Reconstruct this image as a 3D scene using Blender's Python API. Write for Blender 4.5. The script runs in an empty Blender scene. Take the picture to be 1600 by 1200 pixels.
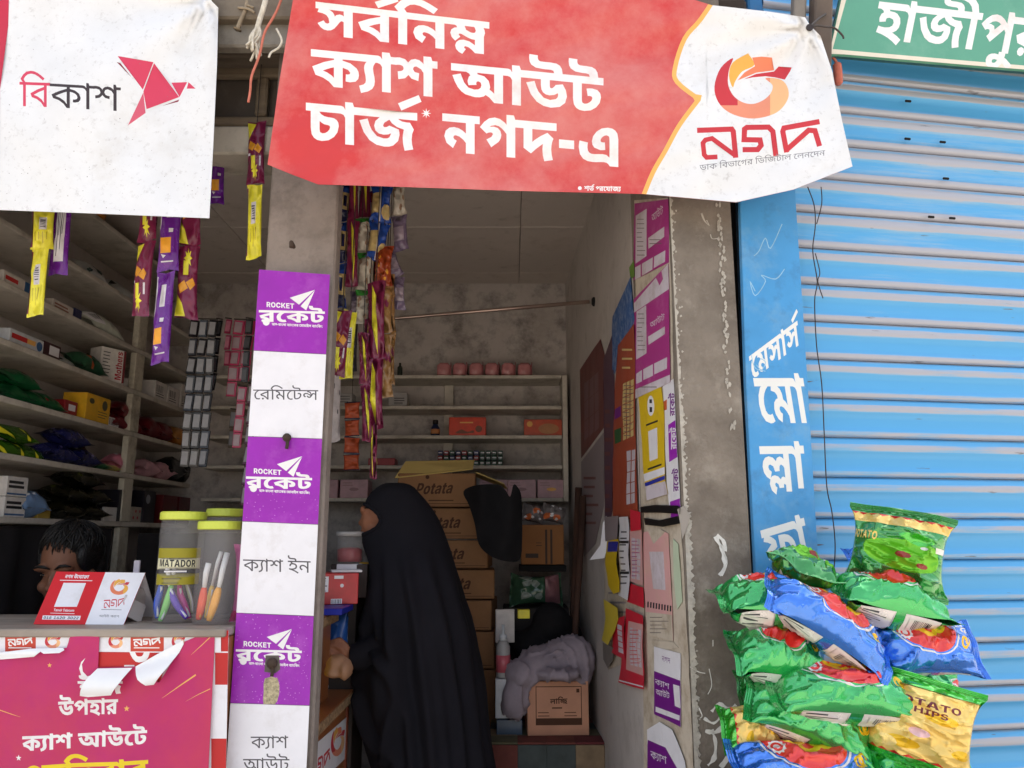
import bpy, math, random
import numpy as np
from mathutils import Vector, Matrix, noise, Euler
from mathutils.geometry import delaunay_2d_cdt
random.seed(7)
SC = bpy.context.scene
COL = SC.collection
PI = math.pi
# ------------------------------------------------------------------ camera
F = 1215.0
PITCH = math.radians(11.17)
CAM = Vector((0, 0, 1.5))
cam_d = bpy.data.cameras.new('camera')
cam_d.sensor_width = 36.0
cam_d.lens = F / 1600 * 36
cam_d.clip_start = .05
cam_d.clip_end = 500
cam = bpy.data.objects.new('camera', cam_d)
cam.location = CAM
cam.rotation_euler = (PI / 2 + PITCH, 0, 0)
COL.objects.link(cam)
SC.camera = cam
# ------------------------------------------------------------------ daylight
w = bpy.data.worlds.new('World')
SC.world = w
w.use_nodes = True
nt = w.node_tree
bg = nt.nodes['Background']
sky = nt.nodes.new('ShaderNodeTexSky')
sky.sky_type = 'NISHITA'
sky.sun_disc = False
SUN_EL, SUN_AZ = math.radians(62), math.radians(25)   # azimuth of the sun, from +Y clockwise
sky.sun_elevation = SUN_EL
sky.sun_rotation = SUN_AZ
sky.air_density = 1.0
sky.dust_density = 4.0
sky.ozone_density = 1.0
hz = nt.nodes.new('ShaderNodeHueSaturation')      # hazy, whitish sky
hz.inputs['Saturation'].default_value = .5
nt.links.new(sky.outputs[0], hz.inputs['Color'])
nt.links.new(hz.outputs[0], bg.inputs[0])
bg.inputs[1].default_value = .15
sl = bpy.data.lights.new('sun', 'SUN')
sl.energy = 4.0
sl.angle = math.radians(1.5)
sl.color = (1, .95, .88)
so = bpy.data.objects.new('sun', sl)
sd = Vector((math.sin(SUN_AZ) * math.cos(SUN_EL), math.cos(SUN_AZ) * math.cos(SUN_EL), math.sin(SUN_EL)))
so.rotation_euler = sd.to_track_quat('Z', 'Y').to_euler()
COL.objects.link(so)
vs = SC.view_settings
vs.view_transform = 'Standard'
vs.look = 'None'
vs.gamma = 1
vs.use_curve_mapping = False
vs.exposure = 1.5
SC.cycles.max_bounces = 10
SC.cycles.diffuse_bounces = 6
SC.cycles.transparent_max_bounces = 16
# ------------------------------------------------------------------ pixel -> place (depths are real distances from the street)
CP, SP = math.cos(PITCH), math.sin(PITCH)
def ray(u, v):
    a, b = (u - 800) / F, (600 - v) / F
    return Vector((a, CP - b * SP, SP + b * CP))
def P(u, v, Y):
    d = ray(u, v)
    return CAM + d * (Y / d.y)
def hit(u, v, pt, n):
    d = ray(u, v)
    return CAM + d * (n.dot(pt - CAM) / n.dot(d))
def PXp(u, v, X):
    d = ray(u, v)
    return CAM + d * (X / d.x)
def PZ(u, v, z):
    d = ray(u, v)
    return CAM + d * ((z - CAM.z) / d.z)
# facade of the right-hand building: turned a little away
FO = Vector((.422, 1.95, 0))
FA = math.radians(9.5)
FE = Vector((math.cos(FA), math.sin(FA), 0))
FN = Vector((-math.sin(FA), math.cos(FA), 0))
def hitF(u, v, off=0.0):
    return hit(u, v, FO + FN * off, FN)
# ------------------------------------------------------------------ materials
def lin(c):
    return tuple(((x / 255 / 12.92) if x / 255 <= .04045 else ((x / 255 + .055) / 1.055) ** 2.4) for x in c)
MATS = {}
def mat(name, rgb=None, rough=.6, metal=0., spec=.4, var=.12, scale=6., bump=0., bscale=60., dirt=None, clear=False, coat=0., crumple=0., stretch=None):
    """rgb in sRGB 0..255; var = value mottling; dirt=(rgb, amount 0..1, scale); crumple = creased film relief"""
    if name in MATS:
        return MATS[name]
    m = bpy.data.materials.new(name)
    MATS[name] = m
    m.use_nodes = True
    t = m.node_tree
    N, L = t.nodes, t.links
    b = N['Principled BSDF']
    out = N['Material Output']
    tc = N.new('ShaderNodeTexCoord')
    co = tc.outputs['Object']
    if stretch:
        mp = N.new('ShaderNodeMapping')
        mp.inputs['Scale'].default_value = stretch
        L.new(co, mp.inputs[0])
        co = mp.outputs[0]
    c = lin(rgb) + (1,)
    last = None
    if var:
        n = N.new('ShaderNodeTexNoise')
        n.inputs['Scale'].default_value = scale
        n.inputs['Detail'].default_value = 6
        n.inputs['Roughness'].default_value = .62
        L.new(co, n.inputs['Vector'])
        r = N.new('ShaderNodeValToRGB')
        r.color_ramp.elements[0].position = .3
        r.color_ramp.elements[1].position = .7
        r.color_ramp.elements[0].color = tuple(max(0, x * (1 - var)) for x in c[:3]) + (1,)
        r.color_ramp.elements[1].color = tuple(min(1, x * (1 + var * .8)) for x in c[:3]) + (1,)
        L.new(n.outputs['Fac'], r.inputs[0])
        last = r.outputs[0]
        rr = N.new('ShaderNodeMapRange')
        rr.inputs['To Min'].default_value = max(.03, rough - .08)
        rr.inputs['To Max'].default_value = min(1, rough + .1)
        L.new(n.outputs['Fac'], rr.inputs['Value'])
        L.new(rr.outputs[0], b.inputs['Roughness'])
    else:
        b.inputs['Roughness'].default_value = rough
    if dirt:
        for k, (dc, am, ds) in enumerate(dirt if isinstance(dirt, list) else [dirt]):
            n2 = N.new('ShaderNodeTexNoise')
            n2.inputs['Scale'].default_value = ds
            n2.inputs['Detail'].default_value = 9
            n2.inputs['Roughness'].default_value = .7
            L.new(co, n2.inputs['Vector'])
            r2 = N.new('ShaderNodeValToRGB')
            r2.color_ramp.elements[0].position = max(0, .64 - am * .3)
            r2.color_ramp.elements[1].position = .72
            r2.color_ramp.elements[0].color = (0, 0, 0, 1)
            r2.color_ramp.elements[1].color = (min(1, am * 1.3),) * 3 + (1,)
            L.new(n2.outputs['Fac'], r2.inputs[0])
            mx = N.new('ShaderNodeMix')
            mx.data_type = 'RGBA'
            L.new(r2.outputs[0], mx.inputs[0])
            if last:
                L.new(last, mx.inputs[6])
            else:
                mx.inputs[6].default_value = c
            mx.inputs[7].default_value = lin(dc) + (1,)
            last = mx.outputs[2]
    if last:
        L.new(last, b.inputs['Base Color'])
    else:
        b.inputs['Base Color'].default_value = c
    b.inputs['Metallic'].default_value = metal
    b.inputs['Specular IOR Level'].default_value = spec
    b.inputs['Coat Weight'].default_value = coat
    if coat:
        b.inputs['Coat IOR'].default_value = 1.7
        b.inputs['Coat Roughness'].default_value = .06
    nrm = None
    if bump:
        n3 = N.new('ShaderNodeTexNoise')
        n3.inputs['Scale'].default_value = bscale
        n3.inputs['Detail'].default_value = 5
        L.new(co, n3.inputs['Vector'])
        bp = N.new('ShaderNodeBump')
        bp.inputs['Strength'].default_value = bump
        bp.inputs['Distance'].default_value = .01
        L.new(n3.outputs['Fac'], bp.inputs['Height'])
        nrm = bp.outputs[0]
    if crumple:
        wv = N.new('ShaderNodeTexNoise')
        wv.inputs['Scale'].default_value = 14
        L.new(co, wv.inputs['Vector'])
        ad = N.new('ShaderNodeMix')
        ad.data_type = 'RGBA'
        ad.inputs[0].default_value = .12
        L.new(co, ad.inputs[6])
        L.new(wv.outputs['Color'], ad.inputs[7])
        vo = N.new('ShaderNodeTexVoronoi')
        vo.feature = 'F1'
        vo.inputs['Scale'].default_value = 13
        L.new(ad.outputs[2], vo.inputs['Vector'])
        bp2 = N.new('ShaderNodeBump')
        bp2.inputs['Strength'].default_value = crumple
        bp2.inputs['Distance'].default_value = .012
        L.new(vo.outputs['Distance'], bp2.inputs['Height'])
        if nrm:
            L.new(nrm, bp2.inputs['Normal'])
        nrm = bp2.outputs[0]
    if nrm:
        L.new(nrm, b.inputs['Normal'])
    if clear:
        tr = N.new('ShaderNodeBsdfTransparent')
        tr.inputs[0].default_value = (.97, .97, .97, 1)
        mxs = N.new('ShaderNodeMixShader')
        mxs.inputs[0].default_value = clear if isinstance(clear, float) else .2
        L.new(tr.outputs[0], mxs.inputs[1])
        L.new(b.outputs[0], mxs.inputs[2])
        L.new(mxs.outputs[0], out.inputs['Surface'])
    return m
def pr(name, rgb, **k):
    """printed ink on vinyl or paper"""
    d = dict(rough=.5, var=.05, scale=9, spec=.35)
    d.update(k)
    return mat('print_' + name, rgb, **d)
# ------------------------------------------------------------------ object helpers
def build(name, verts, faces, mats, fm=None, parent=None, smooth=False, loc=None, rot=None):
    me = bpy.data.meshes.new(name)
    me.from_pydata([tuple(v) for v in verts], [], [tuple(f) for f in faces])
    for m in (mats if isinstance(mats, (list, tuple)) else [mats]):
        me.materials.append(m)
    if fm is not None:
        me.polygons.foreach_set('material_index', list(fm))
    if smooth:
        me.polygons.foreach_set('use_smooth', [True] * len(me.polygons))
    me.update()
    o = bpy.data.objects.new(name, me)
    COL.objects.link(o)
    if parent:
        o.parent = parent
    if loc is not None:
        o.location = loc
    if rot is not None:
        o.rotation_euler = rot
    return o
def empty(name, loc=(0, 0, 0), rot=(0, 0, 0)):
    o = bpy.data.objects.new(name, None)
    o.empty_display_size = .05
    o.location = loc
    o.rotation_euler = rot
    COL.objects.link(o)
    return o
def tag(o, label, cat, group=None):
    o['label'] = label
    o['category'] = cat
    if group:
        o['group'] = group
    return o
def struct(o):
    o['kind'] = 'structure'
    return o
class MB:
    def __init__(s):
        s.v, s.f, s.m = [], [], []
    def add(s, vf, mi=0, M=None):
        b = len(s.v)
        v, f = vf
        for p in v:
            p = Vector(p)
            s.v.append(M @ p if M else p)
        for q in f:
            s.f.append([i + b for i in q])
            s.m.append(mi)
        return s
    def build(s, name, mats, parent=None, smooth=False, loc=None, rot=None):
        return build(name, s.v, s.f, mats, s.m, parent, smooth, loc, rot)
def T(x, y, z):
    return Matrix.Translation((x, y, z))
def cbox(sx, sy, sz, b=.003, org='c'):
    """chamfered box; org 'c' centred, 'b' standing on z=0"""
    b = min(b, sx * .3, sy * .3, sz * .3)
    hx, hy, hz = sx / 2, sy / 2, sz / 2
    V, idx = [], {}
    for X in (-1, 1):
        for Y in (-1, 1):
            for Z in (-1, 1):
                for ax in range(3):
                    p = [X * (hx - b), Y * (hy - b), Z * (hz - b)]
                    p[ax] = (X * hx, Y * hy, Z * hz)[ax]
                    idx[(X, Y, Z, ax)] = len(V)
                    V.append(p)
    Fc = []
    def q(*k):
        Fc.append([idx[i] for i in k])
    for s in (-1, 1):
        o = ((-1, -1), (1, -1), (1, 1), (-1, 1))
        o2 = o if s > 0 else o[::-1]
        q(*[(s, a, c, 0) for a, c in o2])
        q(*[(c, s, a, 1) for a, c in o2])
        q(*[(a, c, s, 2) for a, c in o2])
    for a in (-1, 1):
        for c in (-1, 1):
            e = [(a, c, -1, 0), (a, c, 1, 0), (a, c, 1, 1), (a, c, -1, 1)]
            q(*(e if a * c < 0 else e[::-1]))
            e = [(-1, a, c, 1), (1, a, c, 1), (1, a, c, 2), (-1, a, c, 2)]
            q(*(e if a * c < 0 else e[::-1]))
            e = [(a, -1, c, 2), (a, 1, c, 2), (a, 1, c, 0), (a, -1, c, 0)]
            q(*(e if a * c < 0 else e[::-1]))
            for d in (-1, 1):
                e = [(a, c, d, 0), (a, c, d, 1), (a, c, d, 2)]
                q(*(e if a * c * d > 0 else e[::-1]))
    if org == 'b':
        for p in V:
            p[2] += hz
    return V, Fc
def prism(pts, z0, z1):
    """closed prism over a plan polygon (counter-clockwise)"""
    n = len(pts)
    V = [(x, y, z0) for x, y in pts] + [(x, y, z1) for x, y in pts]
    return V, [list(range(n))[::-1], list(range(n, 2 * n))] + [[i, (i + 1) % n, n + (i + 1) % n, n + i] for i in range(n)]
def lathe(prof, n=20):
    V, Fc = [], []
    for r, z in prof:
        for k in range(n):
            a = 2 * PI * k / n
            V.append((r * math.cos(a), r * math.sin(a), z))
    for j in range(len(prof) - 1):
        for k in range(n):
            Fc.append([j * n + k, j * n + (k + 1) % n, (j + 1) * n + (k + 1) % n, (j + 1) * n + k])
    Fc.append(list(range(n))[::-1])
    Fc.append([(len(prof) - 1) * n + k for k in range(n)])
    return V, Fc
def tube(pts, r, n=8):
    pts = [Vector(p) for p in pts]
    rs = r if isinstance(r, (list, tuple)) else [r] * len(pts)
    V, Fc = [], []
    ref = None
    for i, p in enumerate(pts):
        d = (pts[min(i + 1, len(pts) - 1)] - pts[max(i - 1, 0)]).normalized()
        if ref is None:
            ref = d.orthogonal().normalized()
        ref = (ref - d * ref.dot(d)).normalized()
        s = d.cross(ref)
        for k in range(n):
            a = 2 * PI * k / n
            V.append(p + (ref * math.cos(a) + s * math.sin(a)) * rs[i])
    for i in range(len(pts) - 1):
        for k in range(n):
            Fc.append([i * n + k, i * n + (k + 1) % n, (i + 1) * n + (k + 1) % n, (i + 1) * n + k])
    Fc.append(list(range(n))[::-1])
    Fc.append([(len(pts) - 1) * n + k for k in range(n)])
    return V, Fc
def spline(pts, n=5, closed=False):
    """Catmull-Rom through points (2-D or 3-D)"""
    pts = [Vector(p) if len(p) == 3 else Vector((p[0], p[1], 0)) for p in pts]
    out = []
    m = len(pts)
    rng = m if closed else m - 1
    for i in range(rng):
        if closed:
            a, b, c, d = pts[i - 1], pts[i], pts[(i + 1) % m], pts[(i + 2) % m]
        else:
            a, b, c, d = pts[max(i - 1, 0)], pts[i], pts[i + 1], pts[min(i + 2, m - 1)]
        for k in range(n):
            t = k / n
            out.append(.5 * ((2 * b) + (c - a) * t + (2 * a - 5 * b + 4 * c - d) * t * t + (3 * b - a - 3 * c + d) * t ** 3))
    if not closed:
        out.append(pts[-1])
    return out
def sp2(pts, n=5, closed=True):
    return [(p.x, p.y) for p in spline(pts, n, closed)]
# outlines of the letters used on the signs: advance width, then closed contours as x, y pairs (1000 units per em)
GLYPHS = [
[717,[[727,622,727,496,637,496,637,0,480,0,480,301,506,259,477,290,450,302,430,296,407,272,367,212,314,142,260,104,195,93,130,105,75,144,24,214,128,277,159,236,190,224,212,230,236,256,273,319,296,337,348,406,410,428,456,418,498,388,484,383,482,418,480,453,480,496,-10,496,-10,622],[233,235,216,331,180,385,119,413,24,428,63,554,147,514,238,489,292,452,320,398,331,320]]],
[633,[[643,622,643,496,553,496,553,0,397,0,310,87,203,147,72,184,15,324,213,415,419,480,402,451,402,496,-10,496,-10,622],[397,363,416,349,307,314,201,268,279,243,359,197,425,134,401,131,398,176,397,222]]],
[0,[[-329,751,35,917,86,812,-270,638]]],
[316,[[326,622,326,496,236,496,236,0,80,0,80,496,-10,496,-10,622,83,622,47,663,14,706,121,835,227,899,346,917,438,909,530,883,637,833,772,756,698,651,558,733,456,777,364,791,287,775,230,736,186,686,208,652,230,622]]],
[648,[[658,622,658,496,568,496,568,0,412,0,412,196,433,148,367,218,298,265,231,282,199,274,187,248,202,218,248,194,181,69,68,145,26,254,51,345,117,397,201,414,283,401,360,365,434,307,415,296,413,346,412,394,412,496,-10,496,-10,622]]],
[694,[[455,249,392,256,334,275,272,306,225,331,196,338,177,333,171,318,179,299,201,280,109,188,49,252,23,333,43,399,95,440,165,454,222,450,268,437,314,415,376,384,421,377,457,389,470,426,450,485,402,531,562,548,594,511,619,461,629,400,610,326,553,270],[114,565,183,556,274,496,302,411,301,394,298,376,155,379,158,398,159,416,130,482,50,519],[704,622,704,496,-10,496,-10,622],[257,227,359,206,446,150,524,68,454,-6,400,50,345,90,294,105,272,99,264,83,271,66,295,51,233,-49,171,-17,126,31,109,100,129,166,181,211],[610,359,610,-6,453,-6,453,69,456,118,454,167,453,217,453,341]]],
[869,[[879,622,879,496,551,496,551,433,553,381,553,0,397,0,310,87,203,147,72,184,15,324,213,415,419,480,401,452,401,496,-10,496,-10,622],[397,364,416,349,342,327,272,300,201,268,279,243,359,197,425,134,402,131,399,174,397,221],[840,248,827,181,779,130,683,111,641,113,604,118,609,244,623,242,642,241,677,251,686,275,651,322,540,355,539,477,691,438,800,361,830,309]]],
[298,[[308,622,308,496,224,496,282,513,245,470,225,429,219,385,227,318,243,247,251,172,241,97,206,35,132,-16,8,-56,-26,68,52,96,86,132,94,179,86,249,70,315,61,386,68,434,88,475,119,515,116,496,-10,496,-10,622]]],
[316,[[326,622,326,496,236,496,236,0,80,0,80,434,48,480,-4,496,-10,496,-10,622,10,622,50,609,84,563,81,591,80,623,80,690,212,690,235,622]]],
[733,[[743,622,743,496,654,496,654,0,497,0,497,505,501,533,498,571,497,607,497,690,629,690,653,622],[351,629,424,615,483,573,533,505,526,357,454,461,369,503,327,489,310,450,340,402,420,386,406,250,286,281,221,352,201,451,222,552,277,610],[81,629,170,609,234,547,259,437,238,347,172,277,52,250,41,385,104,397,137,418,147,449,127,490,77,503,40,500,2,492,-12,619,36,627]]],
[1304,[[998,622,998,496,909,496,909,0,752,0,668,86,570,145,638,242,705,203,755,159,753,181,752,205,752,227,752,496,-10,496,-10,622],[414,69,243,103,173,147,111,213,59,302,14,416,159,456,219,310,294,226,399,200,469,209,512,239,527,288,512,334,472,351,445,341,435,317,437,301,441,286,300,267,287,307,282,343,306,419,369,460,455,473,578,447,655,375,682,270,655,171,569,97,501,76],[342,412,312,469,239,504,327,548,374,539,455,487,485,415],[1314,622,1314,496,1225,496,1225,0,1068,0,1068,434,1036,481,990,496,980,496,980,622,1001,622,1040,609,1072,563,1069,591,1068,623,1068,690,1200,690,1224,622]]],
[764,[[508,622,494,664,446,677,311,677,180,691,102,736,75,785,66,853,68,882,72,914,220,905,218,889,217,876,221,842,236,819,264,806,318,803,454,803,549,794,609,763,644,709,657,622],[774,622,774,496,430,496,430,390,435,365,456,356,482,364,509,387,535,422,659,444,714,345,732,239,701,126,606,47,448,18,318,37,197,100,94,221,14,416,160,456,192,354,230,276,322,179,434,150,539,177,569,210,579,256,563,316,529,359,661,367,583,288,507,245,426,231,359,241,310,272,283,323,273,398,273,496,-10,496,-10,622]]],
[604,[[614,622,614,496,232,496,232,216,236,176,247,157,284,145,331,155,375,183,406,217,418,256,408,281,376,290,355,289,336,286,315,412,361,420,414,424,509,404,557,353,571,286,548,186,487,103,392,42,275,19,191,29,133,60,92,117,76,226,76,496,-10,496,-10,622],[373,622,359,664,310,677,245,677,114,691,36,736,9,785,0,853,2,882,6,914,154,905,152,889,151,876,155,842,170,819,198,806,252,803,319,803,413,794,474,763,508,709,522,622]]],
[604,[[614,622,614,496,230,496,230,472,230,363,232,338,232,312,232,216,236,176,247,157,284,145,331,154,373,181,405,217,417,256,407,280,379,288,371,288,318,295,269,317,233,343,203,376,219,502,262,455,316,427,385,417,409,417,486,409,535,382,562,342,571,288,548,185,487,103,392,42,275,19,191,29,133,60,92,117,76,226,76,496,-10,496,-10,622]]],
[1025,[[451,23,316,42,194,106,92,227,14,416,160,456,192,356,230,279,324,184,444,155,504,161,542,180,571,238,563,284,545,318,661,314,592,261,524,228,440,217,356,230,297,274,275,352,298,429,374,498,335,497,295,496,-10,496,-10,622,1035,622,1035,496,793,496,709,498,624,501,521,458,455,414,432,370,441,348,464,340,503,349,543,373,710,323,720,281,723,235,697,134,611,54,541,31],[937,182,944,104,965,19,813,-13,788,86,779,191,784,261,800,330,678,362,588,417,526,494,682,513,715,482,769,459,856,450,877,451,907,453,975,346,946,271]]],
[727,[[491,0,491,403,505,358,459,412,409,459,352,494,289,506,214,488,162,444,153,449,200,470,261,478,334,462,381,418,398,353,386,294,352,238,217,138,132,258,220,307,248,351,239,373,212,381,174,375,131,356,15,452,92,543,178,606,283,629,370,613,451,566,536,487,494,506,492,544,491,602,491,690,623,690,646,622,737,622,737,496,647,496,647,0]]],
[649,[[659,622,659,496,225,496,225,230,183,247,265,320,371,392,495,456,603,368,581,313,568,252,563,184,571,106,592,19,440,-13,414,81,406,179,413,249,434,311,466,374,515,323,397,256,290,176,201,96,69,177,69,496,-10,496,-10,622]]],
[378,[[54,367,324,367,324,227,54,227]]],
[814,[[547,628,629,619,684,590,720,544,736,451,736,0,582,0,558,34,527,53,478,60,412,56,348,49,276,46,186,54,107,86,51,154,29,268,33,324,42,378,194,357,187,321,184,276,193,225,217,194,254,179,299,176,384,182,458,189,522,180,579,141,579,429,576,467,565,489,528,502,488,492,452,468,427,437,418,409,421,394,434,384,460,380,478,381,496,383,503,261,466,254,414,251,307,284,275,325,264,384,286,468,347,547,437,606]]],
[578,[[268,481,351,474,415,454,494,385,518,299,506,227,468,175,407,140,325,117,298,159,397,128,494,85,589,28,516,-71,416,-9,304,43,181,84,46,113,69,223,138,209,209,204,306,215,360,247,378,297,351,351,277,372,233,367,209,352,202,328,204,316,208,304,76,286,66,321,62,358,87,423,158,466],[146,423,116,480,44,515,124,559,170,548,251,497,280,426],[588,622,588,507,-10,507,-10,622]]],
[308,[[318,622,318,507,224,507,224,0,84,0,84,441,51,489,-5,507,-10,507,-10,622,10,622,52,610,88,560,85,585,84,616,84,689,200,689,223,622]]],
[1006,[[444,28,308,47,190,112,92,233,15,424,147,461,182,355,222,275,316,177,437,148,497,155,537,173,567,237,559,289,543,325,643,321,579,270,511,236,425,224,346,238,291,282,270,358,293,436,373,508,337,507,300,507,-10,507,-10,622,1016,622,1016,507,738,507,668,508,599,511,497,468,433,421,410,375,421,348,446,339,491,349,536,378,689,332,700,288,704,236,679,137,596,58,529,35],[911,192,919,109,943,17,806,-12,779,91,770,200,776,271,792,339,665,372,575,428,514,504,658,519,692,486,749,460,838,450,860,451,887,453,951,351,921,278]]],
[308,[[318,507,224,507,224,0,84,0,84,507,-10,507,-10,622,83,622,45,708,-26,768,-134,802,-278,813,-359,809,-406,796,-421,778,-411,765,-374,762,-275,762,-181,753,-125,724,-95,681,-86,615,-220,615,-225,642,-238,659,-258,667,-287,669,-357,669,-450,676,-507,696,-540,730,-550,776,-532,833,-479,878,-388,907,-257,917,-63,899,85,845,181,754,225,622,318,622]]],
[771,[[781,622,781,507,687,507,687,0,547,0,547,391,555,336,492,412,431,468,369,503,305,515,236,501,179,463,124,405,113,425,158,450,211,460,285,432,308,371,308,341,305,320,269,331,293,357,322,385,352,411,471,514,554,431,256,163,162,252,252,332,217,285,178,264,205,298,214,331,202,363,170,373,143,368,114,354,13,447,104,545,195,608,300,629,392,612,475,564,558,487,552,467,549,513,547,563,547,689,663,689,686,622]]],
[0,[[-308,-266,-380,-253,-443,-214,-468,-141,-458,-91,-426,-52,-374,-28,-302,-19,-170,-37,-45,-92,91,-184,17,-271,-93,-182,-194,-129,-285,-111,-327,-120,-340,-145,-329,-170,-298,-178,-259,-166,-237,-138,-227,-100,-224,-61,-224,17,-84,17,-84,-30,-92,-104,-122,-181,-190,-242]]],
[630,[[640,622,640,507,546,507,546,0,406,0,318,92,204,158,68,197,16,322,216,418,428,490,411,458,411,507,-10,507,-10,622],[406,387,427,368,307,327,190,275,273,248,357,199,430,130,410,121,408,167,406,213],[170,-16,115,6,94,60,115,114,170,136,223,114,244,60,223,6]]],
[633,[[643,622,643,496,553,496,553,0,397,0,310,87,203,147,72,184,15,324,213,415,419,480,402,451,402,496,-10,496,-10,622],[397,363,416,349,307,314,201,268,279,243,359,197,425,134,401,131,398,176,397,222],[168,-23,110,-1,88,54,110,109,168,131,225,109,247,54,225,-1]]],
[408,[[418,622,418,496,357,496,292,451,240,396,207,333,195,263,211,178,253,136,303,124,338,127,373,139,421,22,358,1,290,-5,157,24,69,112,37,260,61,379,128,478,232,546,168,500,132,497,78,496,-10,496,-10,622]]],
[783,[[793,622,793,496,703,496,703,0,546,0,546,390,559,326,495,403,435,459,375,494,312,505,251,495,200,463,145,411,120,426,166,452,216,461,293,434,318,372,317,343,312,319,268,333,292,359,323,389,354,416,472,515,561,425,260,159,158,256,242,325,213,284,177,270,207,302,216,332,205,359,176,368,148,363,118,348,12,446,107,545,200,608,306,629,397,613,479,566,562,489,551,472,548,516,546,564,546,690,678,690,702,622]]],
[587,[[278,472,361,466,426,446,506,379,531,292,519,223,482,173,424,138,346,116,311,158,410,131,506,92,601,38,521,-72,420,-13,306,38,180,79,45,106,70,226,142,213,218,208,305,217,357,243,374,287,351,335,284,353,246,348,223,335,216,313,218,300,221,288,75,271,64,307,60,346,87,412,164,457],[148,412,118,469,45,504,134,548,181,539,262,487,290,415],[597,622,597,496,-10,496,-10,622]]],
[734,[[234,55,133,86,58,172,163,235,193,197,221,186,243,192,265,210,282,235,287,271,280,309,259,339,225,351,199,342,190,319,191,306,195,292,54,271,43,309,39,349,64,421,128,460,212,472,319,452,392,394,430,306,429,280,427,256,340,269,404,345,482,411,567,460,682,355,654,274,646,184,653,104,674,19,521,-13,497,83,488,177,505,276,546,364,596,329,544,304,498,270,456,229,420,180,363,107,304,67],[744,622,744,496,-10,496,-10,622],[133,412,103,469,30,504,118,548,166,539,246,487,276,415],[485,622,470,664,422,677,283,677,152,691,75,736,48,785,39,853,40,882,44,914,192,905,190,889,190,876,194,842,208,819,236,806,290,803,431,803,525,794,586,763,620,709,634,622]]],
[568,[[312,629,383,620,456,589,539,529,638,432,547,348,489,413,432,463,374,495,311,506,255,498,203,472,141,424,125,442,172,465,224,473,288,451,317,385,314,356,307,331,174,295,203,321,214,353,204,375,177,383,145,378,117,363,12,456,109,552,203,609],[551,423,256,185,159,285,230,338,271,357,306,391,345,422,469,515]]],
[751,[[445,29,267,64,189,112,121,184,62,284,14,416,160,456,225,288,311,192,424,161,483,167,528,185,556,216,566,261,556,306,531,334,495,344,464,333,451,302,453,282,458,263,311,244,297,288,293,324,319,407,389,452,479,466,613,438,695,360,722,248,693,136,602,58,532,36],[761,622,761,496,-10,496,-10,622]]],
[402,[[412,622,412,507,353,507,288,464,234,408,196,341,183,263,200,172,244,126,297,113,332,117,369,130,419,26,355,1,287,-5,157,25,71,114,41,260,66,385,135,487,242,555,178,511,141,508,88,507,-10,507,-10,622]]],
[651,[[661,622,661,507,567,507,567,0,427,0,427,128,444,76,374,160,306,215,235,234,199,223,183,190,202,152,253,127,213,8,115,54,58,119,39,195,64,283,130,332,212,348,301,336,378,297,448,227,429,214,427,263,427,311,427,507,-10,507,-10,622],[326,318,325,302,323,282,186,316,170,388,121,428,22,448,49,551,109,536,209,512,277,469,314,406]]],
[711,[[721,622,721,507,627,507,627,0,487,0,487,311,512,269,478,305,448,317,426,311,403,284,362,222,309,150,257,111,194,100,134,110,79,147,27,219,123,278,156,234,188,220,212,227,238,254,276,320,301,343,352,413,412,433,460,422,506,386,491,382,488,420,487,458,487,507,-10,507,-10,622],[239,242,221,340,187,396,124,426,25,443,62,561,138,524,229,500,284,464,313,410,325,331]]],
[0,[[-311,746,42,917,93,819,-254,642]]],
[802,[[812,622,812,507,718,507,718,219,578,219,578,342,596,279,552,332,503,352,481,346,460,327,451,289,452,273,454,258,334,250,299,327,226,355,185,343,172,315,191,275,247,249,196,135,108,177,49,239,28,324,51,401,113,454,205,474,310,454,394,390,372,392,411,448,479,469,540,455,591,418,581,411,579,448,578,484,578,507,-10,507,-10,622],[315,197,399,180,461,135,491,167,529,176,578,162,621,122,581,133,579,167,578,207,578,227,718,230,718,-43,578,-43,578,90,603,15,579,54,546,71,529,64,522,40,523,27,525,16,410,9,386,69,337,89,311,82,303,62,313,37,352,17,308,-86,206,-24,169,72,209,162,255,188]]],
[889,[[899,622,899,507,165,507,182,513,245,488,301,455,348,417,360,324,304,301,248,275,194,247,192,254,273,234,361,194,437,137,435,171,435,205,435,481,485,481,611,473,713,445,796,391,843,328,858,255,845,190,798,141,704,122,665,123,630,128,635,243,648,242,667,241,711,253,721,281,686,333,641,352,575,363,575,0,435,0,342,80,224,135,79,166,30,286,87,318,148,351,213,383,125,422,22,448,61,535,100,507,-10,507,-10,622]]],
[268,[[278,622,278,549,174,549,174,0,94,0,94,549,-10,549,-10,622,82,622,50,662,20,704,95,813,187,889,315,917,416,904,511,867,606,809,708,732,665,676,540,768,434,824,327,842,232,823,163,770,110,693,132,660,163,622]]],
[598,[[608,622,608,549,503,549,503,0,423,0,340,110,220,194,75,241,36,338,234,443,446,522,423,481,423,549,-10,549,-10,622],[423,470,444,442,286,381,133,302,246,262,358,191,438,90,428,90,425,136,423,190]]],
[810,[[820,622,820,549,495,549,495,487,495,469,495,0,415,0,333,110,215,196,75,241,36,338,230,438,437,516,415,474,415,549,-10,549,-10,622],[415,463,436,434,332,398,227,351,133,302,247,261,355,187,428,92,420,90,416,135,415,190],[765,286,752,224,709,175,628,156,597,157,568,161,574,235,588,234,608,233,669,252,684,295,671,343,633,384,570,415,482,435,485,512,625,473,727,395]]],
[268,[[278,622,278,549,174,549,174,0,94,0,94,468,58,525,-2,549,-10,549,-10,622,5,622,55,607,97,559,95,582,94,613,94,688,151,688,173,622]]],
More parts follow.
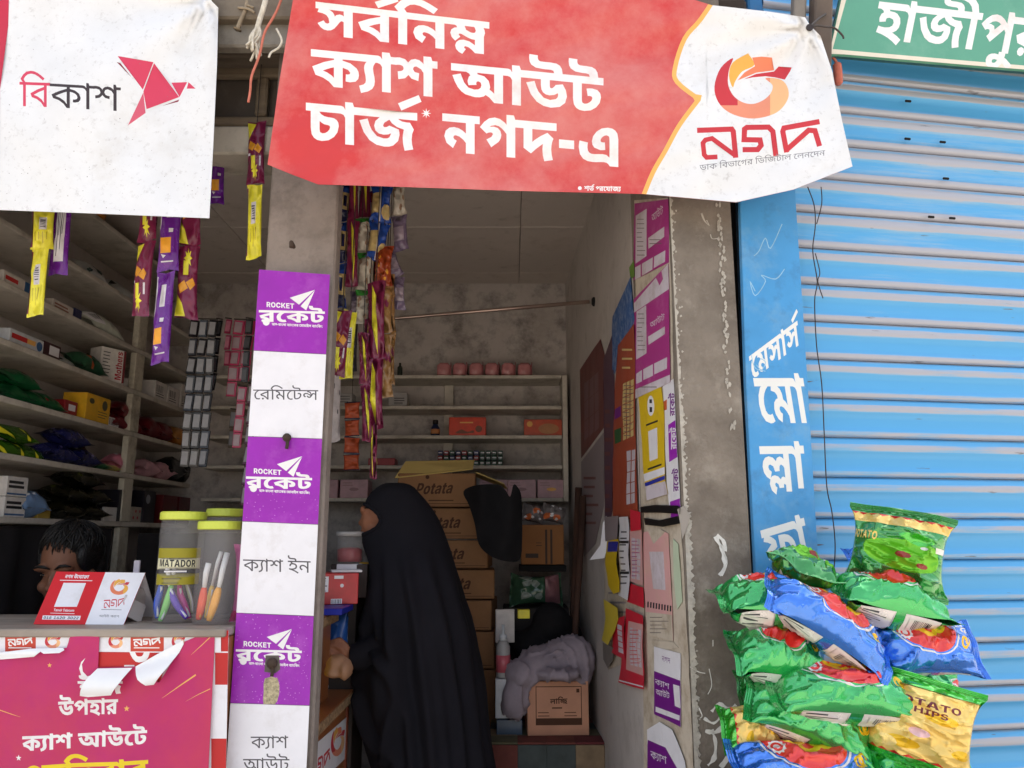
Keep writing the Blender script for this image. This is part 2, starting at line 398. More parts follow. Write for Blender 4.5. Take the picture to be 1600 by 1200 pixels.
[679,[[689,622,689,549,585,549,585,0,504,0,504,512,509,532,505,567,504,607,504,688,561,688,585,622],[360,629,432,614,491,572,534,509,530,402,457,514,363,554,301,533,277,470,310,405,352,386,413,377,406,298,297,325,234,386,214,473,235,561,290,612],[77,629,157,612,219,558,243,460,223,381,161,321,54,298,48,377,127,392,168,426,180,467,154,531,76,554,40,551,-1,543,-9,620,36,627]]],
[349,[[359,622,359,549,337,549,270,518,203,457,151,370,131,262,152,149,205,89,269,71,310,76,349,94,385,31,328,3,265,-5,153,28,76,120,49,260,79,407,162,519,278,586,214,553,175,550,128,549,-10,549,-10,622]]],
[598,[[608,622,608,549,503,549,503,0,423,0,340,110,220,194,75,241,36,338,234,443,446,522,423,481,423,549,-10,549,-10,622],[423,470,444,442,286,381,133,302,246,262,358,191,438,90,428,90,425,136,423,190],[184,-6,141,10,123,53,141,96,184,114,227,96,245,53,227,10]]],
[623,[[633,622,633,549,529,549,529,0,449,0,449,135,467,82,396,179,321,251,236,279,175,260,150,204,173,150,243,112,218,33,129,79,80,138,64,207,88,288,148,336,222,353,327,331,407,273,470,191,453,187,450,234,449,282,449,549,-10,549,-10,622],[300,323,300,311,298,298,219,322,199,414,143,467,37,492,51,565,97,552,184,533,248,489,287,420]]],
[569,[[579,622,579,549,174,549,174,206,179,145,191,119,246,98,319,117,379,163,423,228,438,297,422,345,370,361,344,359,318,354,306,427,346,435,390,438,457,424,503,380,519,302,491,189,418,96,337,43,241,24,176,35,132,63,105,109,94,193,94,549,-10,549,-10,622],[394,622,375,680,315,698,222,698,120,707,59,736,19,788,6,859,7,884,11,912,88,907,85,888,84,869,88,830,103,802,143,779,217,772,295,772,380,764,433,735,459,691,469,622]]],
[890,[[900,622,900,549,795,549,795,0,715,0,715,349,738,287,686,349,642,370,617,362,590,332,550,264,501,184,454,138,395,124,342,135,292,172,241,241,304,279,348,217,387,202,418,211,451,244,493,312,518,352,568,427,621,446,680,428,741,373,721,372,716,415,715,456,715,549,-10,549,-10,622],[509,299,478,270,458,380,425,440,361,474,266,492,292,571,336,550,419,526,476,489,509,434,523,354],[206,444,304,425,406,373,514,288,475,243,387,306,303,352,218,369,154,353,130,302,148,257,203,222,165,149,77,213,45,305,67,380,125,428]]],
[257,[[267,622,267,549,196,549,256,571,195,512,167,459,160,395,168,325,185,249,193,167,185,97,156,35,94,-16,-9,-52,-31,19,63,56,103,107,112,169,104,246,88,321,79,393,86,459,110,513,155,570,169,549,-10,549,-10,622]]],
[533,[[358,622,338,680,278,698,207,698,104,707,43,736,3,788,-10,859,-8,885,-5,912,72,907,69,886,68,869,73,830,87,802,127,779,201,772,259,772,343,764,397,735,423,691,433,622],[243,499,372,473,444,405,467,324,453,250,410,194,339,156,241,140,249,152,344,116,445,61,543,-8,495,-63,383,15,280,73,173,117,46,152,61,223,129,208,207,204,316,221,369,264,385,319,375,365,346,399,249,427,191,420,160,400,151,368,153,352,157,336,81,321,73,353,70,383,92,446,153,486],[173,463,143,519,71,554,98,599,144,587,226,537,255,466],[543,622,543,549,-10,549,-10,622]]],
[606,[[616,622,616,549,511,549,511,0,431,0,431,241,447,185,376,268,296,326,217,348,155,329,130,273,151,222,215,184,176,111,80,179,45,276,69,358,129,407,204,423,298,405,379,356,450,285,436,281,432,326,431,372,431,549,-10,549,-10,622]]],
[1164,[[902,622,902,549,802,549,802,0,722,0,650,103,558,179,584,246,663,186,725,111,724,139,723,166,722,195,722,549,-10,549,-10,622],[377,90,246,122,185,166,129,231,76,322,28,441,104,466,179,296,267,200,379,169,467,186,515,233,530,300,499,392,422,427,373,413,356,370,358,351,364,329,286,314,275,353,271,386,292,449,346,487,415,499,518,473,585,400,609,293,584,193,508,118],[343,463,314,519,242,554,269,599,315,587,396,537,426,466],[1174,622,1174,549,1070,549,1070,0,990,0,990,477,951,532,901,549,891,549,891,622,902,622,953,607,994,559,991,582,990,613,990,688,1046,688,1069,622]]],
[714,[[508,622,489,680,429,698,289,698,187,707,125,736,86,788,72,859,74,885,77,912,154,907,152,886,151,869,155,830,170,802,209,779,284,772,409,772,494,764,547,735,573,691,583,622],[724,622,724,549,359,549,359,373,368,331,395,318,434,330,478,367,528,432,592,442,641,345,659,245,631,132,550,53,418,24,295,47,189,120,101,256,28,463,107,484,145,359,186,262,233,190,286,140,414,102,484,112,536,142,569,187,580,244,567,320,535,373,584,391,522,307,458,258,395,242,351,248,316,268,289,308,279,393,279,549,-10,549,-10,622]]],
[714,[[724,622,724,549,359,549,359,373,368,331,395,318,434,330,478,367,528,432,592,442,641,345,659,245,631,132,550,53,418,24,295,47,189,120,101,256,28,463,107,484,145,359,186,262,233,190,286,140,414,102,484,112,536,142,569,187,580,244,567,320,535,373,584,391,522,307,458,258,395,242,351,248,316,268,289,308,279,393,279,549,-10,549,-10,622]]],
[723,[[423,42,301,63,193,133,102,262,28,463,107,484,145,365,188,272,237,204,291,157,421,120,511,139,568,191,588,267,582,320,565,363,542,397,593,475,649,368,667,265,639,151,557,72],[385,282,286,314,250,401,257,446,272,485,354,460,341,436,335,406,350,367,389,356,430,364,475,394,527,464,593,475,586,420,529,345,464,298],[733,622,733,549,-10,549,-10,622]]],
[659,[[484,0,484,424,505,362,441,447,382,507,325,542,264,554,179,527,122,464,108,457,151,478,217,487,292,469,334,423,348,368,308,262,257,216,183,170,131,245,226,297,265,365,249,401,200,416,152,410,104,391,22,458,88,548,165,608,256,629,347,612,428,559,508,473,489,484,485,526,484,585,484,688,540,688,563,622,669,622,669,549,564,549,564,0]]],
[922,[[403,61,289,82,187,149,99,273,28,463,107,484,143,373,183,285,280,174,406,139,470,147,517,171,545,211,555,266,547,319,531,356,593,356,534,304,469,268,393,255,323,270,276,314,259,383,289,471,330,514,393,551,348,549,298,549,-10,549,-10,622,932,622,932,549,620,549,576,550,538,552,413,484,354,428,339,380,355,340,390,329,457,346,524,395,613,363,628,314,634,253,611,159,538,88],[807,205,815,111,842,10,763,-7,735,106,726,221,735,315,757,385,627,406,538,459,477,541,557,557,597,506,660,471,756,458,782,459,810,461,851,390,817,303]]],
[734,[[744,622,744,549,639,549,639,0,559,0,559,334,566,306,520,357,467,376,437,371,411,350,401,304,401,285,403,269,335,264,313,332,270,376,214,390,169,380,140,353,130,314,160,247,242,200,215,124,128,165,67,230,45,318,67,396,127,447,208,465,300,445,370,383,355,382,394,433,453,450,515,436,572,397,562,381,560,424,559,467,559,549,-10,549,-10,622]]],
[605,[[615,622,615,549,162,549,162,252,147,272,238,355,348,427,476,484,543,420,513,353,496,284,490,205,498,111,525,10,447,-7,419,106,409,221,415,297,432,362,453,409,467,401,356,345,250,269,144,172,82,213,82,549,-10,549,-10,622]]],
[669,[[679,622,679,496,589,496,589,0,433,0,336,75,222,125,83,155,28,287,82,316,139,345,202,374,117,409,20,432,62,527,105,496,-10,496,-10,622],[433,496,172,496,200,501,257,478,309,448,355,415,365,312,312,291,256,267,204,241,201,251,288,228,379,185,455,123,439,114,434,162,433,217]]],
[1036,[[570,498,646,490,701,466,735,428,746,378,720,296,650,234,549,188,502,299,575,331,595,364,586,381,559,387,515,382,475,367,448,348,437,329,443,317,471,310,444,190,372,204,322,232,281,316,306,395,375,451,468,486],[761,173,744,101,692,46,607,11,491,0,345,18,214,79,103,195,14,378,159,420,199,323,243,248,350,156,483,127,577,144,608,186,590,220,543,241,668,309,736,252],[853,453,920,443,968,412,997,366,1007,308,986,227,924,161,824,118,785,238,842,264,857,298,846,324,815,333,761,316,703,266,634,300,703,389,772,438],[1046,622,1046,496,-10,496,-10,622]]],
[790,[[800,622,800,496,710,496,710,0,553,0,553,306,581,252,550,290,507,306,488,302,470,286,463,251,464,234,467,218,333,211,315,262,283,297,235,309,209,304,192,289,186,267,211,221,274,193,230,66,123,112,52,182,26,276,50,364,115,420,208,440,315,419,400,354,374,359,414,416,477,436,539,422,589,385,560,370,555,416,553,461,553,496,-10,496,-10,622]]],
[1057,[[475,622,475,496,224,496,224,459,223,387,225,360,226,326,226,280,235,246,264,236,302,242,336,257,361,278,370,302,364,315,347,319,337,319,290,325,257,340,232,359,211,383,219,490,250,464,291,446,351,440,377,440,418,437,446,429,468,415,497,379,508,332,495,258,458,200,365,134,243,112,170,122,120,149,84,200,72,295,72,496,-10,496,-10,622],[1001,283,979,187,917,120,828,80,724,62,696,121,815,111,939,93,1054,65,1016,-59,820,-11,632,17,444,29,457,157,523,150,610,147,745,162,821,207,845,275,813,341,717,363,704,363,687,360,678,461,711,464,759,465,877,448,951,404,990,345],[552,183,464,197,404,236,379,282,370,356,370,373,371,389,371,510,515,510,515,474,515,402,517,382,517,366,517,345,519,320,526,307,561,296,609,303,644,322,657,345,651,357,634,361,610,361,529,384,463,441,480,530,517,492,561,470,623,462,707,462,729,456,754,441,792,410,807,362,774,271,684,206],[1067,622,1067,496,350,496,350,622]]],
[764,[[774,622,774,496,430,496,430,390,435,365,456,356,482,364,509,387,535,422,659,444,714,345,732,239,701,126,606,47,448,18,318,37,197,100,94,221,14,416,160,456,192,354,230,276,322,179,434,150,539,177,569,210,579,256,563,316,529,359,661,367,583,288,507,245,426,231,359,241,310,272,283,323,273,398,273,496,-10,496,-10,622]]],
[536,[[546,622,546,496,225,496,225,465,223,394,225,367,226,332,226,286,235,252,264,242,302,248,336,263,361,284,370,308,364,322,347,326,337,326,290,331,257,346,232,365,211,389,219,496,250,470,291,452,351,446,374,446,445,438,488,417,514,383,523,337,501,250,444,185,351,135,243,118,170,128,120,156,84,207,72,301,72,496,-10,496,-10,622]]],
[447,[[148,319,261,237,359,134,440,16,327,-51,251,44,162,131,56,207],[61,472,82,550,140,603,223,622,306,603,364,551,386,472,364,393,306,340,223,322,140,340,82,393],[176,472,189,438,223,425,257,438,271,472,257,505,223,518,189,505]]],
[662,[[672,622,672,496,582,496,582,0,426,0,426,124,444,72,376,151,308,202,240,220,210,211,198,186,214,154,262,131,218,5,119,49,58,112,37,193,63,282,130,331,215,346,300,335,376,299,446,234,428,224,427,273,426,321,426,496,-10,496,-10,622],[337,313,336,292,332,270,180,307,166,373,119,411,23,430,50,540,119,525,217,501,285,461,324,400]]],
[588,[[355,622,340,664,292,677,237,677,106,691,29,736,2,785,-7,853,-6,882,-1,914,146,905,145,889,144,876,148,842,163,819,191,806,245,803,300,803,395,794,455,763,490,709,503,622],[278,472,361,466,426,446,506,379,531,292,519,223,482,173,424,138,346,116,311,158,410,131,506,92,601,38,521,-72,420,-13,306,38,180,79,45,106,70,226,142,213,218,208,305,217,357,243,374,287,351,335,284,353,246,348,223,335,216,313,218,300,221,288,75,271,64,307,60,346,87,412,164,457],[148,412,118,469,45,504,134,548,181,539,262,487,290,415],[597,622,597,496,-10,496,-10,622]]],
[662,[[57,0,57,728,355,728,496,698,588,614,620,486,587,358,494,278,350,250,160,250,160,387,318,387,386,397,427,430,441,486,427,543,386,576,318,588,229,588,229,0],[456,0,279,332,464,332,645,0]]],
[773,[[387,-10,294,1,210,34,140,87,86,161,52,253,40,363,52,474,86,567,140,641,210,694,294,726,387,737,479,726,563,694,633,641,687,567,721,474,733,363,721,253,687,160,633,87,563,34,479,1],[387,141,478,167,536,242,556,363,536,485,478,561,387,586,296,560,237,485,216,363,237,242,296,167]]],
[743,[[384,-10,291,1,208,34,139,87,85,161,52,253,40,363,52,474,86,567,140,641,210,694,292,726,384,737,504,720,602,668,671,584,705,471,531,471,515,519,485,555,442,578,389,586,297,560,237,484,216,363,238,241,297,166,388,141,441,149,484,172,515,209,532,257,706,257,678,161,614,75,516,13]]],
[738,[[186,147,186,297,227,376,274,448,335,529,497,728,704,728,398,363,383,369],[57,0,57,728,229,728,229,549,226,352,229,268,229,0],[512,0,315,311,424,438,715,0]]],
[610,[[57,0,57,728,562,728,562,587,229,587,229,436,535,436,535,299,229,299,229,141,561,141,561,0]]],
[677,[[32,587,32,728,644,728,644,587,425,587,425,0,252,0,252,587]]],
[943,[[57,0,57,728,325,728,418,444,436,376,456,284,475,190,489,112,456,112,470,189,488,284,509,375,526,444,618,728,887,728,887,0,713,0,713,313,714,376,717,459,719,550,720,635,731,635,710,545,687,455,665,374,647,313,544,0,400,0,295,313,277,374,254,454,231,545,209,635,222,635,224,551,226,461,228,377,229,313,229,0]]],
[770,[[23,0,266,728,496,728,747,0,553,0,452,318,405,487,360,673,398,673,355,486,312,318,215,0],[188,155,188,286,582,286,582,155]]],
[722,[[324,0,131,0,131,147,317,147,423,168,488,237,510,364,487,490,422,559,315,580,127,580,127,728,324,728,427,717,515,684,586,631,639,559,671,469,682,364,671,258,639,169,586,97,515,44,427,11],[229,728,229,0,57,0,57,728]]],
[652,[[57,0,57,728,355,728,496,696,588,607,620,476,587,345,494,258,350,227,165,227,165,363,318,363,386,377,427,417,441,476,427,536,386,574,318,588,229,588,229,0]]],
[619,[[310,-10,163,25,68,124,35,271,68,419,163,517,310,553,457,517,551,419,584,271,551,124,457,25],[310,120,365,139,399,192,410,272,399,351,365,404,310,423,254,404,220,351,209,272,220,192,254,139]]],
[382,[[351,546,351,419,10,419,10,546],[82,676,252,676,252,167,263,135,296,124,321,126,343,131,365,6,310,-5,259,-8,182,2,127,33,93,83,82,152]]],
[588,[[209,-10,116,8,52,62,29,152,45,228,89,279,154,308,232,322,307,331,349,345,362,371,362,373,353,405,328,425,287,432,246,425,216,405,199,375,45,396,87,478,170,533,289,553,384,541,461,506,513,448,532,371,532,0,372,0,372,76,367,76,330,29,277,0],[261,103,313,115,349,147,363,194,363,247,345,239,321,233,294,228,269,224,227,212,200,191,191,159,200,129,224,110]]],
[635,[[227,312,227,0,56,0,56,728,223,728,223,408,212,408,275,513,325,543,390,553,490,527,556,456,579,347,579,0,409,0,409,314,385,387,320,413,271,401,238,366]]],
[601,[[310,-10,163,24,68,120,35,271,68,419,162,517,304,553,410,535,493,481,548,394,568,274,568,231,96,231,96,331,486,331,407,307,395,373,361,415,306,429,249,414,215,373,203,311,203,239,216,169,255,127,313,113,355,120,387,139,408,169,560,144,512,63,428,9]]],
[420,[[56,0,56,546,221,546,221,446,227,446,276,527,355,553,380,551,403,547,403,399,371,405,336,407,280,393,241,355,227,298,227,0]]],
[573,[[286,-10,162,10,75,67,32,156,190,181,225,127,293,109,349,122,369,155,353,185,302,203,207,222,136,244,86,277,56,322,46,379,75,473,158,532,286,553,405,534,486,482,526,401,376,377,346,420,289,435,237,423,215,390,229,361,277,341,381,322,452,301,502,270,532,228,542,174,509,77,418,13]]],
[491,[[32,0,32,141,159,141,159,587,32,587,32,728,459,728,459,587,332,587,332,141,459,141,459,0]]],
[766,[[57,0,57,728,246,728,449,399,488,331,525,254,563,156,546,156,540,245,535,340,532,418,532,728,709,728,709,0,519,0,333,301,288,380,247,460,200,562,219,562,226,461,232,370,233,301,233,0]]],
[752,[[389,-10,292,2,207,35,137,90,84,164,51,256,40,363,52,473,87,565,141,639,212,693,295,726,387,737,504,719,600,668,669,590,702,490,527,490,509,531,480,561,440,580,390,586,298,560,238,485,216,365,237,244,297,168,391,141,474,158,525,204,543,274,576,270,398,270,398,397,710,397,710,301,699,211,668,134,619,73,555,27]]],
[635,[[227,312,227,0,56,0,56,546,217,546,220,408,212,408,275,513,325,543,390,553,490,527,556,456,579,347,579,0,409,0,409,314,385,387,320,413,271,401,238,366]]],
[615,[[209,0,11,546,190,546,272,279,301,169,326,51,294,51,319,169,347,279,427,546,604,546,406,0]]],
[283,[[56,0,56,546,227,546,227,0],[141,610,79,634,53,692,79,750,141,774,204,750,229,692,204,634]]],
[269,[]],
[323,[[235,-3,155,6,99,34,67,82,56,150,56,728,227,728,227,169,236,137,265,127,282,128,292,130,318,10,285,1]]],
[595,[[309,-10,163,25,68,124,35,271,68,419,163,517,309,553,405,539,481,500,534,439,561,359,404,333,392,371,372,399,345,417,312,423,256,405,221,353,209,272,221,191,256,138,312,120,346,126,373,144,393,174,404,213,561,187,535,105,482,43,406,3]]],
[927,[[56,0,56,546,213,546,223,405,211,405,249,490,307,538,378,553,472,516,504,466,528,392,509,392,550,485,617,537,696,553,786,531,848,467,871,368,871,0,701,0,701,330,679,392,624,414,582,403,555,373,545,327,545,0,382,0,382,332,361,392,306,414,265,403,237,373,227,324,227,0]]],
[645,[[323,-10,235,1,163,35,107,89,67,162,43,254,35,363,43,473,67,565,107,639,163,693,235,726,323,737,411,726,483,693,539,638,579,565,602,472,610,363,602,254,579,162,539,89,483,35,411,1],[323,131,389,156,427,232,439,363,427,496,389,572,323,597,257,572,219,496,206,363,219,232,257,156]]],
[645,[[77,0,77,138,586,138,586,0],[439,728,439,0,267,0,267,578,262,578,99,465,99,616,261,728]]],
[645,[[322,-10,172,17,68,91,31,196,52,279,111,342,193,375,193,380,95,436,57,541,92,642,186,712,322,737,459,712,554,642,588,541,549,436,452,380,452,375,534,342,593,279,615,196,577,91,473,17],[322,113,380,125,419,160,433,211,419,262,380,297,322,309,265,297,226,262,212,211,226,160,265,125],[322,432,372,443,407,475,419,522,407,568,373,599,322,610,272,599,238,568,226,522,238,475,272,444]]],
[645,[[21,122,21,256,287,728,452,728,192,264,192,258,624,258,624,122],[372,0,372,162,378,222,378,454,533,454,533,0]]],
[645,[[60,0,60,124,324,357,376,408,408,454,420,505,406,557,370,590,316,602,262,590,227,554,214,498,50,498,83,625,177,708,317,737,459,710,553,633,587,518,570,436,511,346,389,228,299,144,299,139,596,139,596,0]]],
[645,[[318,-10,170,18,70,97,32,213,206,213,223,169,263,141,318,131,374,142,412,176,426,230,411,280,369,317,303,331,216,331,216,441,372,583,372,588,69,588,69,728,577,728,577,603,331,384,331,423,475,410,572,334,607,217,569,97,465,18]]],
[748,[[57,0,57,728,229,728,229,442,519,442,519,728,692,728,692,0,519,0,519,301,229,301,229,0]]],
[660,[[338,-10,179,18,74,101,46,163,35,240,200,240,220,181,267,145,335,133,397,143,437,171,450,211,438,247,399,273,333,293,256,311,172,339,108,381,68,438,54,512,91,630,191,709,338,737,484,709,580,629,615,511,449,511,417,572,337,594,279,585,244,560,232,524,246,486,283,460,340,443,403,428,497,398,567,352,610,290,625,211,591,92,492,17]]],
]
LINES = {
'sorbo': [3008,[[0,0,0],[1,717,0],[2,1350,0],[3,1350,0],[4,1666,0],[5,2314,0]]],
'cashout': [5148,[[6,0,0],[7,869,0],[8,1167,0],[9,1483,0],[10,2476,0],[11,3780,0],[12,4544,0]]],
'charge': [1945,[[13,0,0],[8,604,0],[14,920,0],[2,1945,0]]],
'nagade': [3216,[[4,0,0],[15,648,0],[16,1375,0],[17,2024,0],[18,2402,0]]],
'hajipur': [3601,[[19,0,0],[20,578,0],[21,886,0],[22,1892,0],[23,2200,0],[24,2916,0],[25,2971,0]]],
'rocket': [2514,[[26,0,0],[27,633,0],[6,1041,0],[12,1910,0]]],
'uphar': [3083,[[11,0,0],[28,764,0],[29,1547,0],[8,2134,0],[26,2450,0]]],
'eid': [1383,[[30,0,0],[16,734,0]]],
'cashoute': [5556,[[6,0,0],[7,869,0],[8,1167,0],[9,1483,0],[10,2476,0],[11,3780,0],[27,4544,0],[12,4952,0]]],
'protibar': [3850,[[31,0,0],[26,568,0],[3,1201,0],[32,1517,0],[1,2268,0],[8,2901,0],[26,3217,0]]],
'mesars': [2783,[[33,0,0],[34,402,0],[35,1053,0],[20,1764,0],[35,2072,0],[36,2783,0]]],
'mo': [1361,[[33,0,0],[34,402,0],[20,1053,0]]],
'lla': [1110,[[37,0,0],[20,802,0]]],
'fa': [1197,[[38,0,0],[20,889,0]]],
'bi': [866,[[39,0,0],[40,268,0]]],
'kash': [1757,[[41,0,0],[42,810,0],[43,1078,0]]],
'remit': [3646,[[44,0,0],[45,349,0],[39,947,0],[46,1215,0],[44,1838,0],[47,2187,0],[48,2756,0]]],
'cashin': [3413,[[41,0,0],[49,810,0],[42,1067,0],[43,1335,0],[50,2274,0],[51,2807,0]]],
'cashoutT': [2014,[[41,0,0],[49,810,0],[42,1067,0],[43,1335,0]]],
'outT': [2447,[[52,0,0],[53,1164,0],[47,1878,0]]],
'dak': [13027,[[54,0,0],[42,714,0],[41,982,0],[39,2052,0],[40,2320,0],[55,2918,0],[42,3641,0],[44,3909,0],[56,4258,0],[45,4917,0],[39,5775,0],[54,6043,0],[39,6757,0],[57,7025,0],[47,7947,0],[42,8516,0],[58,8784,0],[44,9778,0],[58,10127,0],[51,10861,0],[44,11467,0],[59,11816,0],[51,12421,0]]],
'shorto': [5661,[[9,0,0],[32,733,0],[2,1484,0],[31,1744,0],[26,2312,0],[27,2945,0],[60,3353,0],[8,4022,0],[14,4338,0],[7,5363,0]]],
'nagadT': [1870,[[51,0,0],[56,606,0],[59,1265,0]]],
'uddo': [6071,[[4,0,0],[15,648,0],[16,1375,0],[11,2284,0],[27,3048,0],[16,3456,0],[7,4105,0],[8,4403,0],[61,4719,0],[8,5755,0]]],
'lachchi': [2479,[[62,0,0],[8,790,0],[3,1106,0],[63,1422,0]]],
'digi': [15919,[[64,0,0],[8,764,0],[65,1080,0],[17,1616,0],[1,1994,0],[8,2627,0],[66,2943,0],[62,3390,0],[8,4180,0],[1,4756,0],[7,5389,0],[8,5687,0],[66,6003,0],[27,6450,0],[6,6858,0],[26,7727,0],[27,8620,0],[67,9028,0],[8,9690,0],[1,10006,0],[8,10639,0],[68,10955,0],[62,11543,0],[1,12593,0],[7,13226,0],[8,13524,0],[66,13840,0],[3,14287,0],[6,14603,0],[66,15472,0]]],
'ROCKET': [4203,[[69,0,0],[70,662,0],[71,1435,0],[72,2178,0],[73,2916,0],[74,3526,0]]],
'MATADOR': [5317,[[75,0,0],[76,943,0],[74,1713,0],[76,2390,0],[77,3160,0],[70,3882,0],[69,4655,0]]],
'Potata': [3211,[[78,0,0],[79,652,0],[80,1271,0],[81,1653,0],[80,2241,0],[81,2623,0]]],
'Mothers': [4173,[[75,0,0],[79,943,0],[80,1562,0],[82,1944,0],[83,2579,0],[84,3180,0],[85,3600,0]]],
'RING': [2671,[[69,0,0],[86,662,0],[87,1153,0],[88,1919,0]]],
'Tanvir Telecom': [7830,[[74,0,0],[81,677,0],[89,1265,0],[90,1900,0],[91,2515,0],[84,2798,0],[92,3218,0],[74,3487,0],[83,4164,0],[93,4765,0],[83,5088,0],[94,5689,0],[79,6284,0],[95,6903,0]]],
'018': [1935,[[96,0,0],[97,645,0],[98,1290,0]]],
'1420': [2580,[[97,0,0],[99,645,0],[100,1290,0],[96,1935,0]]],
'3022': [2580,[[101,0,0],[96,645,0],[100,1290,0],[100,1935,0]]],
'POTATO': [4322,[[78,0,0],[70,652,0],[74,1425,0],[76,2102,0],[74,2872,0],[70,3549,0]]],
'CHIPS': [3294,[[71,0,0],[102,743,0],[86,1491,0],[78,1982,0],[103,2634,0]]],
}
# ------------------------------------------------------------------ lettering: outlines of Bengali and Latin letters
def text(name, p0, p1, h, top=690, shear=0., hh=None):
    """contours of a line of writing: headline runs from p0 to p1, letters hang h downwards (same units, v down)"""
    adv, Lg = LINES[name]
    (x0, y0), (x1, y1) = p0, p1
    out = []
    for k, gx, gy in Lg:
        for c in GLYPHS[k][1]:
            q = []
            for j in range(0, len(c), 2):
                s = (c[j] + gx) / adv
                t = (top - (c[j + 1] + gy)) / top
                q.append((x0 + (x1 - x0) * s + shear * h * t, y0 + (y1 - y0) * s + h * t))
            out.append(q)
    return out
def latin(name, p0, p1, h, shear=0.):
    return text(name, p0, p1, h, 727, shear)
def rect(x0, y0, x1, y1):
    return [(x0, y0), (x1, y0), (x1, y1), (x0, y1)]
def disc(cx, cy, r, n=20, ry=None):
    ry = ry or r
    return [(cx + r * math.cos(2 * PI * k / n), cy + ry * math.sin(2 * PI * k / n)) for k in range(n)]
def star(cx, cy, r, n=5, q=.42, a0=-PI / 2):
    return [(cx + r * (1 if k % 2 == 0 else q) * math.cos(a0 + PI * k / n), cy + r * (1 if k % 2 == 0 else q) * math.sin(a0 + PI * k / n)) for k in range(2 * n)]
def stroke(pts, wd):
    """a pen stroke as one contour"""
    wd = wd if isinstance(wd, (list, tuple)) else [wd] * len(pts)
    Lh, Rh = [], []
    n = len(pts)
    for i in range(n):
        d0 = Vector(pts[i]) - Vector(pts[i - 1]) if i else None
        d1 = Vector(pts[i + 1]) - Vector(pts[i]) if i < n - 1 else None
        d0 = d0.normalized() if d0 else d1.normalized()
        d1 = d1.normalized() if d1 else d0
        m = (d0 + d1)
        m = m.normalized() if m.length > .2 else d1
        nn = Vector((-m.y, m.x))
        k = wd[i] / 2 / max(.45, abs(nn.dot(Vector((-d1.y, d1.x)))))
        p = Vector(pts[i])
        Lh.append(tuple(p + nn * k))
        Rh.append(tuple(p - nn * k))
    return Lh + Rh[::-1]
def xf(cs, f):
    return [[f(*p) for p in c] for c in cs]
def inside(C, cs):
    w_ = np.zeros(len(C), int)
    x, y = C[:, 0], C[:, 1]
    allp = np.concatenate([np.array(c) for c in cs])
    lo, hi = allp.min(0), allp.max(0)
    sel = np.where((x > lo[0]) & (x < hi[0]) & (y > lo[1]) & (y < hi[1]))[0]
    if not len(sel):
        return w_ != 0
    A = np.concatenate([np.array(c, float) for c in cs])
    B = np.concatenate([np.roll(np.array(c, float), -1, 0) for c in cs])
    for s in range(0, len(sel), 4000):
        ii = sel[s:s + 4000]
        px, py = x[ii][:, None], y[ii][:, None]
        up = (A[:, 1] <= py) & (B[:, 1] > py)
        dn = (A[:, 1] > py) & (B[:, 1] <= py)
        cr = (B[:, 0] - A[:, 0]) * (py - A[:, 1]) - (px - A[:, 0]) * (B[:, 1] - A[:, 1])
        w_[ii] = (up & (cr > 0)).sum(1) - (dn & (cr < 0)).sum(1)
    return w_ != 0
def sheet_geo(outline, layers, surf, res, flip=False, raw=False):
    """triangulate a printed sheet so that every printed shape has its own faces; returns verts, faces, material names"""
    V, E = [], []
    def addc(c):
        b = len(V)
        n = len(c)
        for p in c:
            V.append(Vector((p[0], p[1])))
        for i in range(n):
            E.append((b + i, b + (i + 1) % n))
    oc = outline
    if res:                       # extra points along the outline so that it can bend
        st = max(res) if isinstance(res, tuple) else res
        oc = []
        for i, p in enumerate(outline):
            q = outline[(i + 1) % len(outline)]
            k = max(1, int(math.hypot(q[0] - p[0], q[1] - p[1]) / st))
            oc += [(p[0] + (q[0] - p[0]) * j / k, p[1] + (q[1] - p[1]) * j / k) for j in range(k)]
    addc(oc)
    used = []
    for l in layers:
        used.append(l)
        for c in l[0]:
            addc(c)
        if len(l) > 2 and l[2]:
            for c in l[2]:
                addc(c)
    O = np.array(oc)
    lo, hi = O.min(0), O.max(0)
    if res:
        rx, ry = res if isinstance(res, tuple) else (res, res)
        gx = np.arange(lo[0] + rx * .5, hi[0], rx)
        gy = np.arange(lo[1] + ry * .5, hi[1], ry)
        G = np.array([(a + (rx * .5 if j % 2 else 0), b) for j, b in enumerate(gy) for a in gx])
        if len(G):
            for p in G[inside(G, [oc])]:
                V.append(Vector((float(p[0]), float(p[1]))))
    sc = 100.0 / max(hi[0] - lo[0], hi[1] - lo[1])
    r = delaunay_2d_cdt([p * sc for p in V], E, [], 0, 6e-3)
    vv = [(p.x / sc, p.y / sc) for p in r[0]]
    ff = [list(f) for f in r[2]]
    C = np.array([[sum(vv[i][0] for i in f) / len(f), sum(vv[i][1] for i in f) / len(f)] for f in ff])
    keep = inside(C, [oc])
    mi = [None] * len(ff)
    for l in used:
        k = inside(C, l[0])
        if len(l) > 2 and l[2]:
            k &= inside(C, l[2])
        for i in np.where(k)[0]:
            mi[i] = l[1]
    faces, mm = [], []
    for f, k, m in zip(ff, keep, mi):
        if k:
            faces.append(f[::-1] if flip else f)
            mm.append(m)
    if raw:
        return vv, faces, mm
    return [surf(*p) for p in vv], faces, mm
